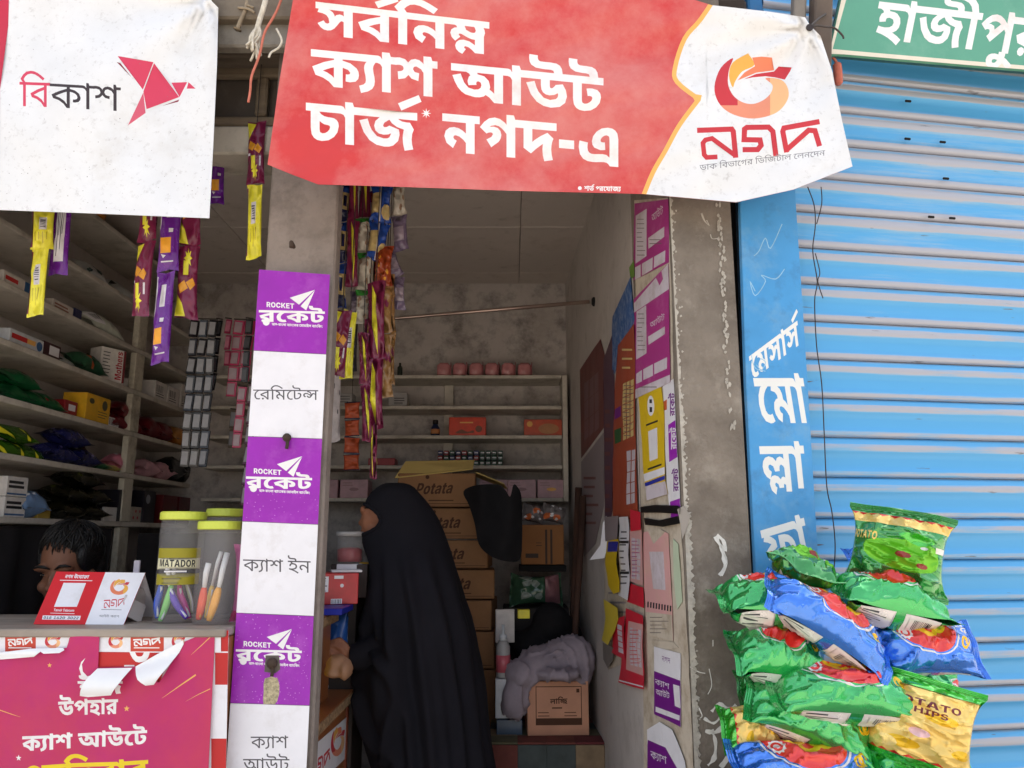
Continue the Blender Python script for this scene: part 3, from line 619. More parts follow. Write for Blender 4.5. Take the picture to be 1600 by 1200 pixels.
def sheet(name, outline, layers, surf, base, res=None, parent=None, smooth=True, flip=False, back=None):
    uvs, f, m = sheet_geo(outline, layers, surf, res, flip, True)
    ms = [base]
    ix = {None: 0}
    fm = []
    for k in m:
        if k not in ix:
            ix[k] = len(ms)
            ms.append(k if not isinstance(k, str) else MATS[k])
        fm.append(ix[k])
    # drop stray vertices
    usedv = sorted({i for q in f for i in q})
    re = {o: i for i, o in enumerate(usedv)}
    uvs = [uvs[i] for i in usedv]
    v = [Vector(surf(*p)) for p in uvs]
    f = [[re[i] for i in q] for q in f]
    if back:                      # give the sheet a body: back side and rim, offset by vector `back`
        n = len(v)
        ec = {}
        for q in f:
            for a, b in zip(q, q[1:] + q[:1]):
                ec[(a, b)] = ec.get((a, b), 0) + 1
        rim = [(a, b) for (a, b) in ec if (b, a) not in ec]
        v = v + [Vector(p) + back for p in v]
        nf = len(f)
        for q in list(f[:nf]):
            f.append([i + n for i in q[::-1]])
            fm.append(0)
        for a, b in rim:
            f.append([b, a, a + n, b + n])
            fm.append(0)
    o = build(name, v, f, ms, fm, parent, smooth)
    if smooth and res:            # true normals of the bent sheet
        d = (max(res) if isinstance(res, tuple) else res) * .12
        nn = []
        for i, (a, b) in enumerate(uvs):
            n_ = (Vector(surf(a + d, b)) - Vector(surf(a - d, b))).cross(Vector(surf(a, b + d)) - Vector(surf(a, b - d)))
            n_ = n_.normalized() if n_.length > 1e-12 else Vector((0, -1, 0))
            nn.append(n_ if not flip else -n_)
        if back:
            nn = nn + [-k for k in nn]
        o.data.normals_split_custom_set_from_vertices(nn)
    return o
# ================================================================== SETTING
m_ground = mat('street_dirt', (158, 150, 138), rough=.9, var=.25, scale=3, bump=.4, bscale=30)
m_floor = mat('cement_floor', (120, 112, 106), rough=.8, var=.2, scale=4, bump=.2)
m_wall = mat('whitewash', (192, 184, 178), rough=.85, var=.08, scale=3, bump=.25, bscale=25, dirt=[((150, 140, 132), .45, 5), ((60, 54, 50), .22, 9)])
m_wallb = mat('stained_whitewash', (188, 180, 175), rough=.85, var=.08, scale=3, bump=.3, bscale=25, dirt=[((136, 126, 118), .6, 3.0), ((36, 31, 30), .55, 8)])
m_ceil = mat('ceiling_paint', (196, 186, 178), rough=.8, var=.06, scale=2.5, dirt=[((160, 146, 134), .4, 3.5), ((40, 34, 31), .2, 14)])
m_ply = mat('old_beam_wood', (104, 92, 80), rough=.85, var=.35, scale=5, bump=.35, bscale=22, stretch=(1, 4, 8))
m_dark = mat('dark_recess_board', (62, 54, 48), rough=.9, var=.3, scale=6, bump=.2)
m_pale = mat('pale_lintel_paint', (190, 182, 168), rough=.8, var=.1, scale=6, dirt=((90, 80, 70), .5, 9), bump=.2)
m_cem = mat('pillar_cement', (128, 118, 107), rough=.82, var=.26, scale=3.2, bump=.35, bscale=90, dirt=[((82, 72, 63), .7, 4), ((168, 160, 148), .35, 13)])
m_cem2 = mat('post_cement', (146, 134, 126), rough=.85, var=.2, scale=6, bump=.35, bscale=70, dirt=[((96, 86, 78), .55, 9)])
m_black = mat('black_dust', (22, 20, 20), rough=.9, var=.2)

g = MB()
g.add(([(-60, -60, 0), (60, -60, 0), (60, 60, 0), (-60, 60, 0)], [[0, 1, 2, 3]]))
struct(g.build('ground', m_ground))
# plinth the shop stands on
g = MB()
g.add(cbox(5.2, 3.0, .15, .01, 'b'), 0, T(-.55, 3.55, .002))
struct(g.build('floor', m_floor))
RW = lambda Y: .375 - .036 * (Y - 2.3)          # right wall of the shop runs slightly inwards
YB = 4.25
ZC = 2.92
# walls of the shop, each a body with thickness
g = MB(); g.add(prism([(-2.25, YB), (.55, YB), (.55, YB + .15), (-2.25, YB + .15)], .15, 3.2))
struct(g.build('back_wall', m_wallb))
g = MB(); g.add(prism([(RW(2.302), 2.302), (.62, 2.302), (.62, YB - .002), (RW(YB), YB - .002)], .15, 3.2))
rwall = struct(g.build('right_wall', m_wall))
g = MB(); g.add(prism([(-2.25, 1.96), (-2.0, 1.96), (-2.0, YB - .002), (-2.25, YB - .002)], .15, 3.2))
struct(g.build('left_wall', m_wall))
# ceiling: boards with joints
ceil = struct(empty('ceiling', (-.8, 3.2, ZC)))
b0 = None
xs = [-2.0, -1.32, -.64, .04, .36]
ys = [2.16, 2.78, 3.42, 4.06, 4.247]
for i in range(len(xs) - 1):
    for j in range(len(ys) - 1):
        g = MB()
        g.add(cbox(xs[i + 1] - xs[i] - .0025, ys[j + 1] - ys[j] - .0025, .02, .003), 0)
        o = g.build('panel', m_ceil, ceil)
        o.location = ((xs[i] + xs[i + 1]) / 2 + .8, (ys[j] + ys[j + 1]) / 2 - 3.2, .012 + .0015 * random.random())
g = MB(); g.add(cbox(2.9, 2.3, .12, .01), 0, T(-.75, 3.2, ZC + .1))
struct(g.build('roof_slab', m_dark))
# ------------------------------------------------------------------ front: lintel, transom, beams
def zat(v, Y):
    return P(800, v, Y).z
lin_o = empty('lintel', (-.8, 2.2, 2.6))
lin_o['kind'] = 'structure'
def beam(name, x0, x1, y0, y1, z0, z1, m, par=None, b=.006):
    g = MB()
    ox, oy, oz = (par.location if par else (0, 0, 0))
    g.add(cbox(x1 - x0, y1 - y0, z1 - z0, b), 0, T((x0 + x1) / 2 - ox, (y0 + y1) / 2 - oy, (z0 + z1) / 2 - oz))
    return g.build(name, m, par)
beam('beam', -2.25, .42, 2.15, 2.30, zat(240, 2.15), zat(196, 2.15), m_pale, lin_o)
m_pale2 = mat('transom_wood', (120, 106, 88), rough=.8, var=.25, scale=7, bump=.3, stretch=(1, 4, 6))
tr = empty('transom', (-.8, 2.2, 2.72))
tr['kind'] = 'structure'
zb, zt = zat(196, 2.15) + .003, zat(100, 2.15)
beam('board', -2.25, .42, 2.16, 2.185, zb, zb + .035, m_pale2, tr)
beam('board', -2.25, .42, 2.16, 2.185, zt - .035, zt, m_pale2, tr)
for x in (-1.9, -1.3, P(410, 150, 2.17).x, -.1):
    beam('stile', x - .018, x + .018, 2.158, 2.183, zb + .037, zt - .037, m_pale2, tr)
beam('infill_panel', -2.25, .42, 2.20, 2.215, zb, zt, mat('dusty_board', (88, 80, 74), var=.25, scale=5, dirt=((120, 112, 104), .4, 9)), tr)
beam('rail', -2.25, .42, 2.10, 2.19, zat(88, 2.1), zat(74, 2.1), m_ply, tr)
# heavy boards above and the eave over the pavement
ev = empty('eave', (-.8, 2.0, 3.1))
ev['kind'] = 'structure'
beam('fascia_board', -2.4, .5, 2.0, 2.04, zat(72, 2.0), zat(30, 2.0), mat('grey_fascia', (142, 136, 126), var=.2, scale=4, dirt=((84, 72, 62), .6, 7), bump=.2), ev)
beam('fascia_board', -2.4, .5, 1.97, 2.01, zat(28, 1.97), zat(-60, 1.97), mat('grey_fascia_dark', (120, 108, 92), var=.25, scale=4, dirt=((84, 72, 62), .6, 7), bump=.2), ev)
beam('soffit', -2.4, .5, 2.05, 2.25, zat(60, 2.05), zat(50, 2.05), m_dark, ev)
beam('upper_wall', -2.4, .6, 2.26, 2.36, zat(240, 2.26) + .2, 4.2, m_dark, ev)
# ------------------------------------------------------------------ left post with the stickers
XL, XR, YP = -.699, -.501, 2.05
post = tag(empty('post', (-.6, 2.1, 0)), 'narrow cement post carrying the purple and white sticker strip, between the two shop openings', 'post')
g = MB(); g.add(cbox(XR - XL, .06, 3.25, .006, 'b'), 0, T(0, .026, 0))
g.build('shaft', m_cem2, post)
mk = mat('rust_stain', (72, 58, 48), var=.4, scale=30, rough=.9)
tubeg = MB()
c0 = P(459, 386, YP - .003) - post.location
tubeg.add(tube([c0, c0 + Vector((0, -.025, .004)), c0 + Vector((.002, -.03, -.012))], .006, 6))
tubeg.build('nail', mk, post)
# ------------------------------------------------------------------ right pillar
A = FO.xy
def fx(u):       # facade x position of image column u at eye level
    d = ray(u, 560)
    return hitF(u, 560)
Bp = fx(1155)
pil = tag(empty('pillar', (.5, 2.1, 0)), 'brown grey cement pillar at the right side of the doorway, scribbled with white chalk', 'pillar')
plan = [(.422, 1.95), (Bp.x, Bp.y), (.62, 2.298), (RW(2.3), 2.298)]
g = MB(); g.add(prism([(x - .5, y - 2.1) for x, y in plan], 0.001, 3.3))
g.build('shaft', m_cem, pil)
chalk = mat('chalk', (226, 222, 214), rough=.95, var=.15, scale=60)
mort = mat('white_mortar_crust', (176, 169, 158), rough=.95, var=.25, scale=40, bump=.5)
# chalk scribbles and mortar drips, laid on the face
def crust(name, polys, m, par, off=-.0025):
    v, f = [], []
    for poly in polys:
        g_v, g_f, _ = sheet_geo(poly, [], lambda u, vv: hitF(u, vv, off) - par.location, None, True)
        b = len(v)
        v += g_v
        f += [[i + b for i in q] for q in g_f]
    return build(name, v, f, m, None, par)
def pen(pts, wd):
    pts = sp2(pts, 4, False)
    n = len(pts)
    ws = [max(1.2, wd * (.55 + .6 * noise.noise(Vector((p[0] * .09, p[1] * .09, wd))))) for p in pts]
    return stroke(pts, ws)
crust('chalk_marks', [
    pen([(1118, 838), (1124, 850), (1133, 858), (1130, 845), (1120, 836)], 10),
    pen([(1126, 852), (1131, 868), (1132, 886), (1124, 899)], 11), pen([(1130, 862), (1136, 880), (1128, 900)], 4),
    pen([(1092, 1106), (1097, 1118), (1094, 1122)], 3), pen([(1112, 1112), (1124, 1100), (1140, 1108), (1150, 1101)], 10),
    pen([(1100, 1122), (1115, 1130), (1128, 1118), (1136, 1108)], 9), pen([(1102, 1142), (1118, 1144), (1134, 1132)], 12),
    pen([(1112, 1140), (1118, 1160), (1116, 1184), (1106, 1196)], 10), pen([(1140, 1165), (1138, 1182), (1126, 1199)], 13),
    pen([(1108, 1045), (1112, 1070), (1106, 1085)], 1.6), pen([(1078, 1042), (1092, 1050), (1102, 1052)], 2), pen([(1114, 1000), (1114, 1010)], 2)], chalk, pil)
random.seed(3)
drip = []
for (x0, y0, x1, y1, k) in ((1123, 318, 1130, 420, 22), (1128, 420, 1136, 530, 26), (1132, 530, 1146, 680, 20)):
    for i in range(k):
        t = random.random()
        x, y = x0 + (x1 - x0) * t + random.uniform(-4, 4), y0 + (y1 - y0) * t
        drip.append([(x + random.uniform(1, 3.2) * math.cos(a), y + random.uniform(1.5, 6) * math.sin(a)) for a in (0, 1, 2, 3, 4, 5)])
drip.append(pen([(1096, 333), (1101, 345), (1108, 352), (1104, 344)], 4))
drip.append(pen([(1110, 366), (1113, 373), (1124, 372)], 3))
crust('mortar_drips', drip, mort, pil)
# crumbled white edge along the corner
random.seed(5)
def ragged(a, c, step, wa, wb):
    """ragged strip running from a to c, its left edge straight, its right edge torn"""
    n = int(math.hypot(c[0] - a[0], c[1] - a[1]) / step)
    Lh, Rh = [], []
    for i in range(n + 1):
        t = i / n
        x, y = a[0] + (c[0] - a[0]) * t, a[1] + (c[1] - a[1]) * t
        Lh.append((x, y))
        Rh.append((x + max(.8, random.uniform(wa, wb)), y + random.uniform(-1, 1)))
    return Rh + Lh[::-1]
e = crust('crumbled_edge', [ragged((1045.5, 300), (1060, 600), 3, 1, 6), ragged((1060, 601), (1069, 800), 3, 2, 9), ragged((1069, 801), (1086, 1215), 3, 6, 13)] +
      [[(x + random.uniform(1, 2.4) * math.cos(a), y + random.uniform(1, 3) * math.sin(a)) for a in (0, 1.3, 2.5, 3.8, 5)] for x, y in [(1046 + (t * 40) + random.uniform(3, 12), 300 + t * 900) for t in [random.random() for _ in range(45)]]], mort, pil)
# ------------------------------------------------------------------ blue board with the painted name
m_blue = mat('blue_paint', (64, 146, 204), rough=.42, var=.12, scale=5, spec=.5, dirt=[((128, 166, 190), .5, 6), ((52, 96, 140), .35, 14)])
m_bwhite = mat('white_sign_paint', (226, 226, 222), rough=.5, var=.05)
scr = mat('pale_scratches', (150, 190, 214), rough=.7, var=.2, scale=50)
OFFB = -.004
pu = lambda x: x
bl = [text('mesars', (1170, 553), (1245, 497), 41, shear=.12),
      text('mo', (1176, 583), (1253, 583), 78, shear=.16), text('lla', (1186, 690), (1254, 689), 74, shear=.1), text('fa', (1187, 822), (1254, 802), 72, shear=.2)]
board = tag(empty('signboard', tuple(hitF(1215, 900, 0).xy) + (0,)), 'tall narrow blue board with white hand painted Bengali letters beside the shutter', 'sign board')
o = sheet('painted_face', [(1157, 150), (1236, 150), (1243, 310), (1262, 600), (1278, 870), (1300, 1230), (1195, 1230), (1180, 870), (1166, 600), (1157, 330)],
          [([c for q in bl for c in q], m_bwhite),
           ([pen([(1180, 455), (1172, 440), (1180, 462), (1196, 440), (1190, 430), (1212, 436), (1226, 420)], 1.8), pen([(1178, 400), (1186, 392), (1196, 372), (1204, 388), (1222, 350)], 1.6),
             pen([(1182, 570), (1190, 578), (1196, 566), (1188, 560)], 1.4), pen([(1174, 555), (1180, 575), (1196, 580)], 1.3)], scr)],
          lambda u, v: hitF(u, v, OFFB) - board.location, m_blue, 40, board, True, True, back=FN * .03)
# ------------------------------------------------------------------ roller shutter of curved slats
def shutter_mat():
    m = bpy.data.materials.new('worn_blue_shutter')
    m.use_nodes = True
    t = m.node_tree
    N, L = t.nodes, t.links
    b = N['Principled BSDF']
    uv = N.new('ShaderNodeUVMap')
    tc = N.new('ShaderNodeTexCoord')
    sx = N.new('ShaderNodeSeparateXYZ')
    L.new(uv.outputs[0], sx.inputs[0])
    mp = N.new('ShaderNodeMapping')
    mp.inputs['Scale'].default_value = (1.6, 1.6, 26)
    L.new(tc.outputs['Object'], mp.inputs[0])
    n = N.new('ShaderNodeTexNoise')
    n.inputs['Scale'].default_value = 3
    n.inputs['Detail'].default_value = 10
    n.inputs['Roughness'].default_value = .72
    L.new(mp.outputs[0], n.inputs['Vector'])
    big = N.new('ShaderNodeTexNoise')
    big.inputs['Scale'].default_value = 1.6
    L.new(tc.outputs['Object'], big.inputs['Vector'])
    # wear: value painted per slat ring (uv.y) shifted by noise and by how high the slat sits (uv.x)
    a1 = N.new('ShaderNodeMath'); a1.operation = 'MULTIPLY_ADD'
    L.new(n.outputs['Fac'], a1.inputs[0]); a1.inputs[1].default_value = .62
    L.new(sx.outputs['Y'], a1.inputs[2])
    a2 = N.new('ShaderNodeMath'); a2.operation = 'MULTIPLY_ADD'
    L.new(big.outputs['Fac'], a2.inputs[0]); a2.inputs[1].default_value = .5
    L.new(a1.outputs[0], a2.inputs[2])
    a3 = N.new('ShaderNodeMath'); a3.operation = 'ADD'
    L.new(a2.outputs[0], a3.inputs[0]); L.new(sx.outputs['X'], a3.inputs[1])
    r = N.new('ShaderNodeValToRGB')
    el = r.color_ramp.elements
    el[0].color = lin((84, 164, 216)) + (1,)
    el[1].color = lin((172, 173, 182)) + (1,)
    # ramp works on 0..1, so scale
    sc = N.new('ShaderNodeMapRange')
    sc.inputs['From Min'].default_value = 0; sc.inputs['From Max'].default_value = 1.74
    L.new(a3.outputs[0], sc.inputs['Value'])
    el[0].position = .47
    el[1].position = .62
    e = el.new(.54); e.color = lin((116, 172, 212)) + (1,)
    L.new(sc.outputs[0], r.inputs[0])
    # specks of black grime
    n2 = N.new('ShaderNodeTexNoise'); n2.inputs['Scale'].default_value = 9; n2.inputs['Detail'].default_value = 9
    mp2 = N.new('ShaderNodeMapping'); mp2.inputs['Scale'].default_value = (1, 1, 7)
    L.new(tc.outputs['Object'], mp2.inputs[0]); L.new(mp2.outputs[0], n2.inputs['Vector'])
    r2 = N.new('ShaderNodeValToRGB'); r2.color_ramp.elements[0].position = .68; r2.color_ramp.elements[1].position = .74
    L.new(n2.outputs['Fac'], r2.inputs[0])
    mx = N.new('ShaderNodeMix'); mx.data_type = 'RGBA'
    L.new(r2.outputs[0], mx.inputs[0]); L.new(r.outputs[0], mx.inputs[6]); mx.inputs[7].default_value = lin((96, 92, 90)) + (1,)
    L.new(mx.outputs[2], b.inputs['Base Color'])
    b.inputs['Roughness'].default_value = .36
    b.inputs['Metallic'].default_value = .15
    MATS[m.name] = m
    return m
m_sh = shutter_mat()
SOFF = .075
sx0 = (hitF(1225, 500, SOFF) - FO).dot(FE)
sx1 = (hitF(1640, 500, SOFF) - FO).dot(FE) + .9
sh = tag(empty('roller_shutter', tuple((FO + FE * (sx0 + sx1) / 2 + FN * SOFF).xy) + (1.2,), (0, 0, FA)), 'closed blue roller shutter with paint worn grey along its curved slats', 'roller shutter')
# slat profile (fraction of the pitch from the bottom, bulge outwards, wear): two ridges and a joint groove
PITCHZ = .1085
prof = [(0, -.008, .9), (.025, .011, .85), (.07, .015, .9), (.13, .0155, .85), (.17, .014, .35), (.2, .009, .15), (.3, .0075, .1), (.44, .0075, .05), (.56, .009, .12), (.61, .014, .2), (.66, .0175, .8), (.74, .0195, .95), (.81, .0175, .85), (.85, .013, .3), (.9, .010, .25), (.95, .006, .5), (.975, -.002, .6), (1.0, -.010, .9)]
z = zat(1135, 2.2) - 9 * PITCHZ
k = 0
W = sx1 - sx0
NX = 7
while z < 3.3:
    vs_, fs_, uv_ = [], [], []
    bow = [.004 * math.sin(k * 1.7 + j * .9) for j in range(NX)]
    hi = max(0., min(1., (z - 1.85) / .5))
    if z > 2.66:
        hi *= .25
    for (t, d, wr) in prof:
        for j in range(NX):
            vs_.append(((j / (NX - 1) - .5) * W, -d * .62 + bow[j] * .4, z - 1.2 + t * PITCHZ + bow[j] * .15))
            uv_.append(((.24 if z < 2.66 else .5) * hi + random.uniform(-.03, .03), wr * .56))
    for i in range(len(prof) - 1):
        for j in range(NX - 1):
            fs_.append([i * NX + j, i * NX + j + 1, (i + 1) * NX + j + 1, (i + 1) * NX + j])
    o = build('slat', vs_, fs_, m_sh, None, sh, True)
    ul = o.data.uv_layers.new(name='UVMap')
    for lp in o.data.loops:
        ul.data[lp.index].uv = uv_[lp.vertex_index]
    z += PITCHZ
    k += 1
g = MB(); g.add(cbox(.05, .08, 3.3, .006, 'b'), 0, T(-W / 2 - .024, .03, -1.2))
g.build('guide_rail', mat('rail_blue', (40, 110, 165), rough=.5, var=.2, scale=8, dirt=((120, 112, 104), .5, 9)), sh)
# little rivets on the upper slats
for (u, v_) in ((1419, 158), (1418, 217), (1473, 222), (1478, 279), (1488, 341), (1455, 339)):
    p = hitF(u, v_, SOFF - .022)
    g = MB(); g.add(cbox(.02, .006, .007, .002))
    o = g.build('rivet', m_black, sh)
    R = Matrix.Rotation(-FA, 3, 'Z')
    o.location = R @ (p - sh.location)
wall2 = MB(); wall2.add(cbox(3.2, .2, 4.2, .01, 'b'), 0, T(0, 0, .001))  # unseen upper part made taller so it casts the front into shade
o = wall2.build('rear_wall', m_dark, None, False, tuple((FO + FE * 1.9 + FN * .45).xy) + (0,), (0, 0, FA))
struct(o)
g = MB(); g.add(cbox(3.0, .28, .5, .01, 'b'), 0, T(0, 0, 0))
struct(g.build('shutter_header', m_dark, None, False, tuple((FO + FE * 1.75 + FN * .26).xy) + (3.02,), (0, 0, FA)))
# ================================================================== BANNERS, SIGNS AND STICKERS
red = pr('banner_red', (202, 60, 60), rough=.42, dirt=[((216, 138, 130), .75, 2.6)])
white = pr('banner_white', (226, 227, 229), rough=.45, dirt=[((196, 190, 182), .3, 4), ((120, 112, 104), .28, 60)])
ink_white = pr('ink_white', (236, 234, 232), dirt=((206, 176, 168), .4, 7))
gold = pr('gold_line', (236, 178, 96))
n_red = pr('logo_red', (196, 52, 62))
n_salmon = pr('logo_salmon', (226, 142, 112))
n_peach = pr('logo_peach', (238, 184, 132))
n_orange = pr('logo_orange', (226, 128, 92))
n_yellow = pr('logo_yellow', (232, 172, 76))
grey_ink = pr('grey_ink', (118, 118, 124))
b_pink = pr('bird_pink', (208, 62, 92))
b_pink2 = pr('bird_pink_pale', (206, 90, 112))
b_dark = pr('bird_dark', (132, 30, 52))
d_ink = pr('dark_ink', (58, 48, 52))
purple = pr('purple', (152, 34, 172), rough=.35, var=.1, dirt=[((176, 84, 188), .45, 14)])
purple_g = pr('purple_gleam', (196, 120, 206), rough=.3)
black_ink = pr('black_ink', (34, 32, 36))
m_rope = mat('dirty_white_rope', (206, 198, 182), rough=.95, var=.25, scale=60, bump=.5)
m_wire_red = mat('faded_red_wire', (196, 112, 92), rough=.7, var=.2, scale=40)
m_wire = mat('thin_dark_wire', (66, 58, 54), rough=.6, var=.2, scale=30)
# -------- the swirl logo and its word, drawn once, placed many times (units: x 0..1, y 0..1 down)
def lg(pts):
    return [((x - 150) / 500, (y - 345) / 420) for x, y in pts]
RING = lg(sp2([(270, 375), (190, 440), (150, 560), (175, 660), (250, 730), (370, 765), (480, 755), (570, 715), (625, 640), (625, 570), (580, 515), (480, 505), (525, 550), (515, 600), (470, 645), (400, 672), (330, 660), (270, 615), (238, 540), (245, 450)], 4))
LEAF1 = lg(sp2([(268, 565), (244, 490), (268, 405), (365, 346), (370, 348), (408, 420), (330, 462), (285, 525)], 4))
LEAF2 = lg([(300, 520), (345, 468), (412, 428), (394, 372), (455, 366), (522, 372), (536, 455), (420, 470)])
LEAF3 = lg([(340, 512), (420, 478), (535, 462), (565, 430), (650, 436), (640, 460), (605, 515), (540, 500), (480, 493), (400, 500)])
def swirl(f, c=None):
    c = c or (n_red, n_salmon, n_peach, n_yellow, n_orange, n_red)
    R = lambda *a: [f(*p) for p in rect(*a)]
    return [([[f(*p) for p in RING]], c[2]), ([[f(*p) for p in RING]], c[1], [R(-.1, .3, .72, 1.1)]), ([[f(*p) for p in RING]], c[0], [R(-.1, -.1, .3, .8)]),
            ([[f(*p) for p in LEAF1]], c[3]), ([[f(*p) for p in LEAF2]], c[4]), ([[f(*p) for p in LEAF3]], c[5])]
def wordmark(f, wd=34):
    k = lambda pts: [f((x - 38) / 812, (y - 770) / 250) for x, y in pts]
    return [k(stroke([(38, 843), (262, 835), (272, 850), (288, 1020)], wd)), k(stroke([(288, 1008), (135, 895), (92, 905), (76, 925), (84, 1000), (100, 1018), (170, 1014)], wd * .9)),
            k(stroke([(332, 968), (430, 967), (452, 940), (445, 905), (342, 903), (345, 835), (360, 824), (500, 822), (528, 850), (548, 1008)], wd)),
            k(stroke([(830, 786), (600, 828), (592, 850), (618, 985)], wd)), k(stroke([(610, 975), (760, 842), (800, 845), (830, 945)], wd))]
def aff(x0, y0, ux, uy, vx, vy):
    return lambda s, t: (x0 + s * ux + t * vx, y0 + s * uy + t * vy)
def cut(layers, dx=0, dy=0):
    return layers
# -------- big red banner over the doorway
def ynag(u, v):
    y = 1.87 - .02 * ((u - 420) / 900) + .0
    # folds fanning out from the tied corner
    d = math.hypot(u - 1262, v - 45)
    a = math.atan2(v - 45, 1262 - u)
    y += .011 * math.exp(-d / 260) * math.sin(a * 8 + .4) * min(1, d / 40)
    # slack folds across the top and along the bottom
    y += .012 * math.sin((v - .1 * (u - 420)) * .034 + .6) * math.exp(-((v - .1 * (u - 420) - 20) / 70) ** 2)
    y += .005 * math.sin(u * .021 + v * .008) + .006 * math.sin(u * .009 - v * .026) + .0022 * math.sin(u * .05 + v * .09 + 3 * noise.noise(Vector((u * .008, v * .02, 5))))
    y += .010 * noise.noise(Vector((u * .006, v * .012, 3)))
    y -= .028 * max(0, (v - 235 - (u - 420) * .03) / 60) ** 2 * (1 if u < 560 else max(0, 1 - (u - 560) / 400))
    return y
nb = lambda u, v: P(u, v, ynag(u, v))
out_n = [(476, -110), (760, -72), (1060, -8), (1112, 8), (1200, 18), (1258, 27), (1266, 40), (1282, 56), (1300, 110), (1316, 190), (1332, 260), (1240, 296), (1150, 316), (1005, 303), (800, 298), (600, 291), (497, 288), (455, 272), (418, 257), (436, 130)]
edge_w = sp2([(1128, -20), (1095, 30), (1070, 60), (1055, 105), (1058, 128), (1092, 155)], 4, False) + sp2([(1092, 155), (1062, 195), (1040, 235), (1020, 270), (1003, 312)], 4, False)
wht = edge_w + [(1100, 400), (1420, 400), (1420, -60), (1160, -60)]
goldl = stroke(edge_w, 7)
sk = lambda x, y: (1080 + x / 4.138, y / 4.138)
lgf = aff(sk(150, 345)[0], sk(150, 345)[1], 500 / 4.138, 0, 0, 420 / 4.138)
wmf = aff(sk(38, 770)[0], sk(38, 770)[1], 812 / 4.138, 0, 0, 250 / 4.138)
c2 = lambda x, y: (380 + x / 2.5806, y / 2.5806)
txt = text('sorbo', (494, -3), c2(990, 75), 56) + text('cashout', c2(275, 182), (942, 116), 62) + text('charge', c2(255, 397), (651, 170), 66) + text('nagade', c2(805, 440), c2(1530, 505), 66)
txt += [star(c2(738, 457)[0], c2(738, 457)[1], 8, 8, .35)]
small = [disc(906, 294, 3)] + text('shorto', (913, 290), (970, 291), 8)
nban = tag(sheet('banner', out_n, [([wht], white), ([goldl], gold), (txt, ink_white), (small, ink_white)] + swirl(lgf) + [(wordmark(wmf), n_red), (text('dak', sk(55, 1065), sk(865, 968), 9), grey_ink)], nb, red, 10, None, True, True, back=Vector((0, .0015, 0))),
           'long red and white banner with swirl logo tied over the doorway', 'banner')
# -------- white banner on the left
def ybk(u, v):
    y = 1.93
    d = math.hypot(u - 330, v)
    a = math.atan2(v, 330 - u)
    y += .014 * math.exp(-d / 220) * math.sin(a * 7 + .5) * 1.3 * min(1, d / 40)
    y += .004 * math.sin(u * .013 + 1) + .004 * math.sin(v * .02 + u * .01) + .0016 * math.sin(u * .06 - v * .05) + .013 * noise.noise(Vector((u * .005, v * .005, 9)))
    return y
c1 = lambda x, y: (x / 3.4286, y / 3.4286)
C1 = lambda pts: [c1(*p) for p in pts]
lb = [([rect(-200, -200, 14, 420), ], pr('banner_crimson', (190, 44, 70)), [[(-200, -200), (18, -200), (13, 40), (0, 140), (-4, 420), (-200, 420)]]),
      ([C1([(630, 300), (822, 333), (765, 480)])], b_pink), ([C1([(825, 338), (960, 520), (785, 585), (768, 490)])], b_pink), ([C1([(768, 495), (780, 605), (685, 672)])], b_pink2),
      ([C1([(918, 443), (1003, 440), (962, 520)])], b_pink), ([C1([(1010, 440), (1048, 475), (1000, 475)])], b_pink), ([C1([(625, 332), (645, 338), (705, 415)])], b_dark), ([C1([(870, 567), (960, 533), (955, 545)])], b_dark),
      (text('bi', c1(106, 424), c1(268, 430), 42), b_pink), (text('kash', c1(268, 433), c1(645, 455), 41), d_ink)]
random.seed(11)
spk = []
for i in range(150):
    x, y = random.uniform(5, 325), random.uniform(20, 330) ** 1
    if random.random() < y / 330:
        spk.append([(x + random.uniform(.3, 1.1) * math.cos(a), y + random.uniform(.3, 1) * math.sin(a)) for a in (0, 1.6, 3.1, 4.7)])
lb.append((spk, pr('mould_specks', (128, 120, 118))))
tag(sheet('banner', [(-160, -120), (322, -20), (331, 2), (341, 12), (339, 100), (333, 230), (327, 341), (160, 334), (-160, 322)], lb, lambda u, v: P(u, v, ybk(u, v)), white, 12, None, True, True, back=Vector((0, .0015, 0))),
    'white banner with origami bird logo hanging over the left counter opening', 'banner')
# -------- green signboard above the shutter
green = pr('sign_green', (92, 158, 134), rough=.5, dirt=((130, 180, 158), .4, 4))
cream = pr('sign_cream', (224, 216, 198), rough=.6)
sgn = tag(empty('signboard', tuple(hitF(1450, 50, -.07))), 'green board with big white Bengali lettering fixed above the shutter', 'sign board')
sf = lambda u, v: hitF(u, v, -.07) - sgn.location
sign_layers = [([[(1317, -80), (1344, -80), (1299, 84), (1270, 84)]], cream), ([[(1296, 76), (1326, 79), (1500, 94), (1800, 119), (1800, 125), (1530, 104), (1320, 85), (1294, 86)]], cream),
       (text('hajipur', (1376, -4), (1640, 26), 64, shear=-.2), ink_white)]
sheet('painted_face', [(1332, -80), (1800, -80), (1800, 124), (1530, 103), (1320, 85), (1296, 84)], sign_layers, sf, green, 60, sgn, True, True, back=FN * .022)
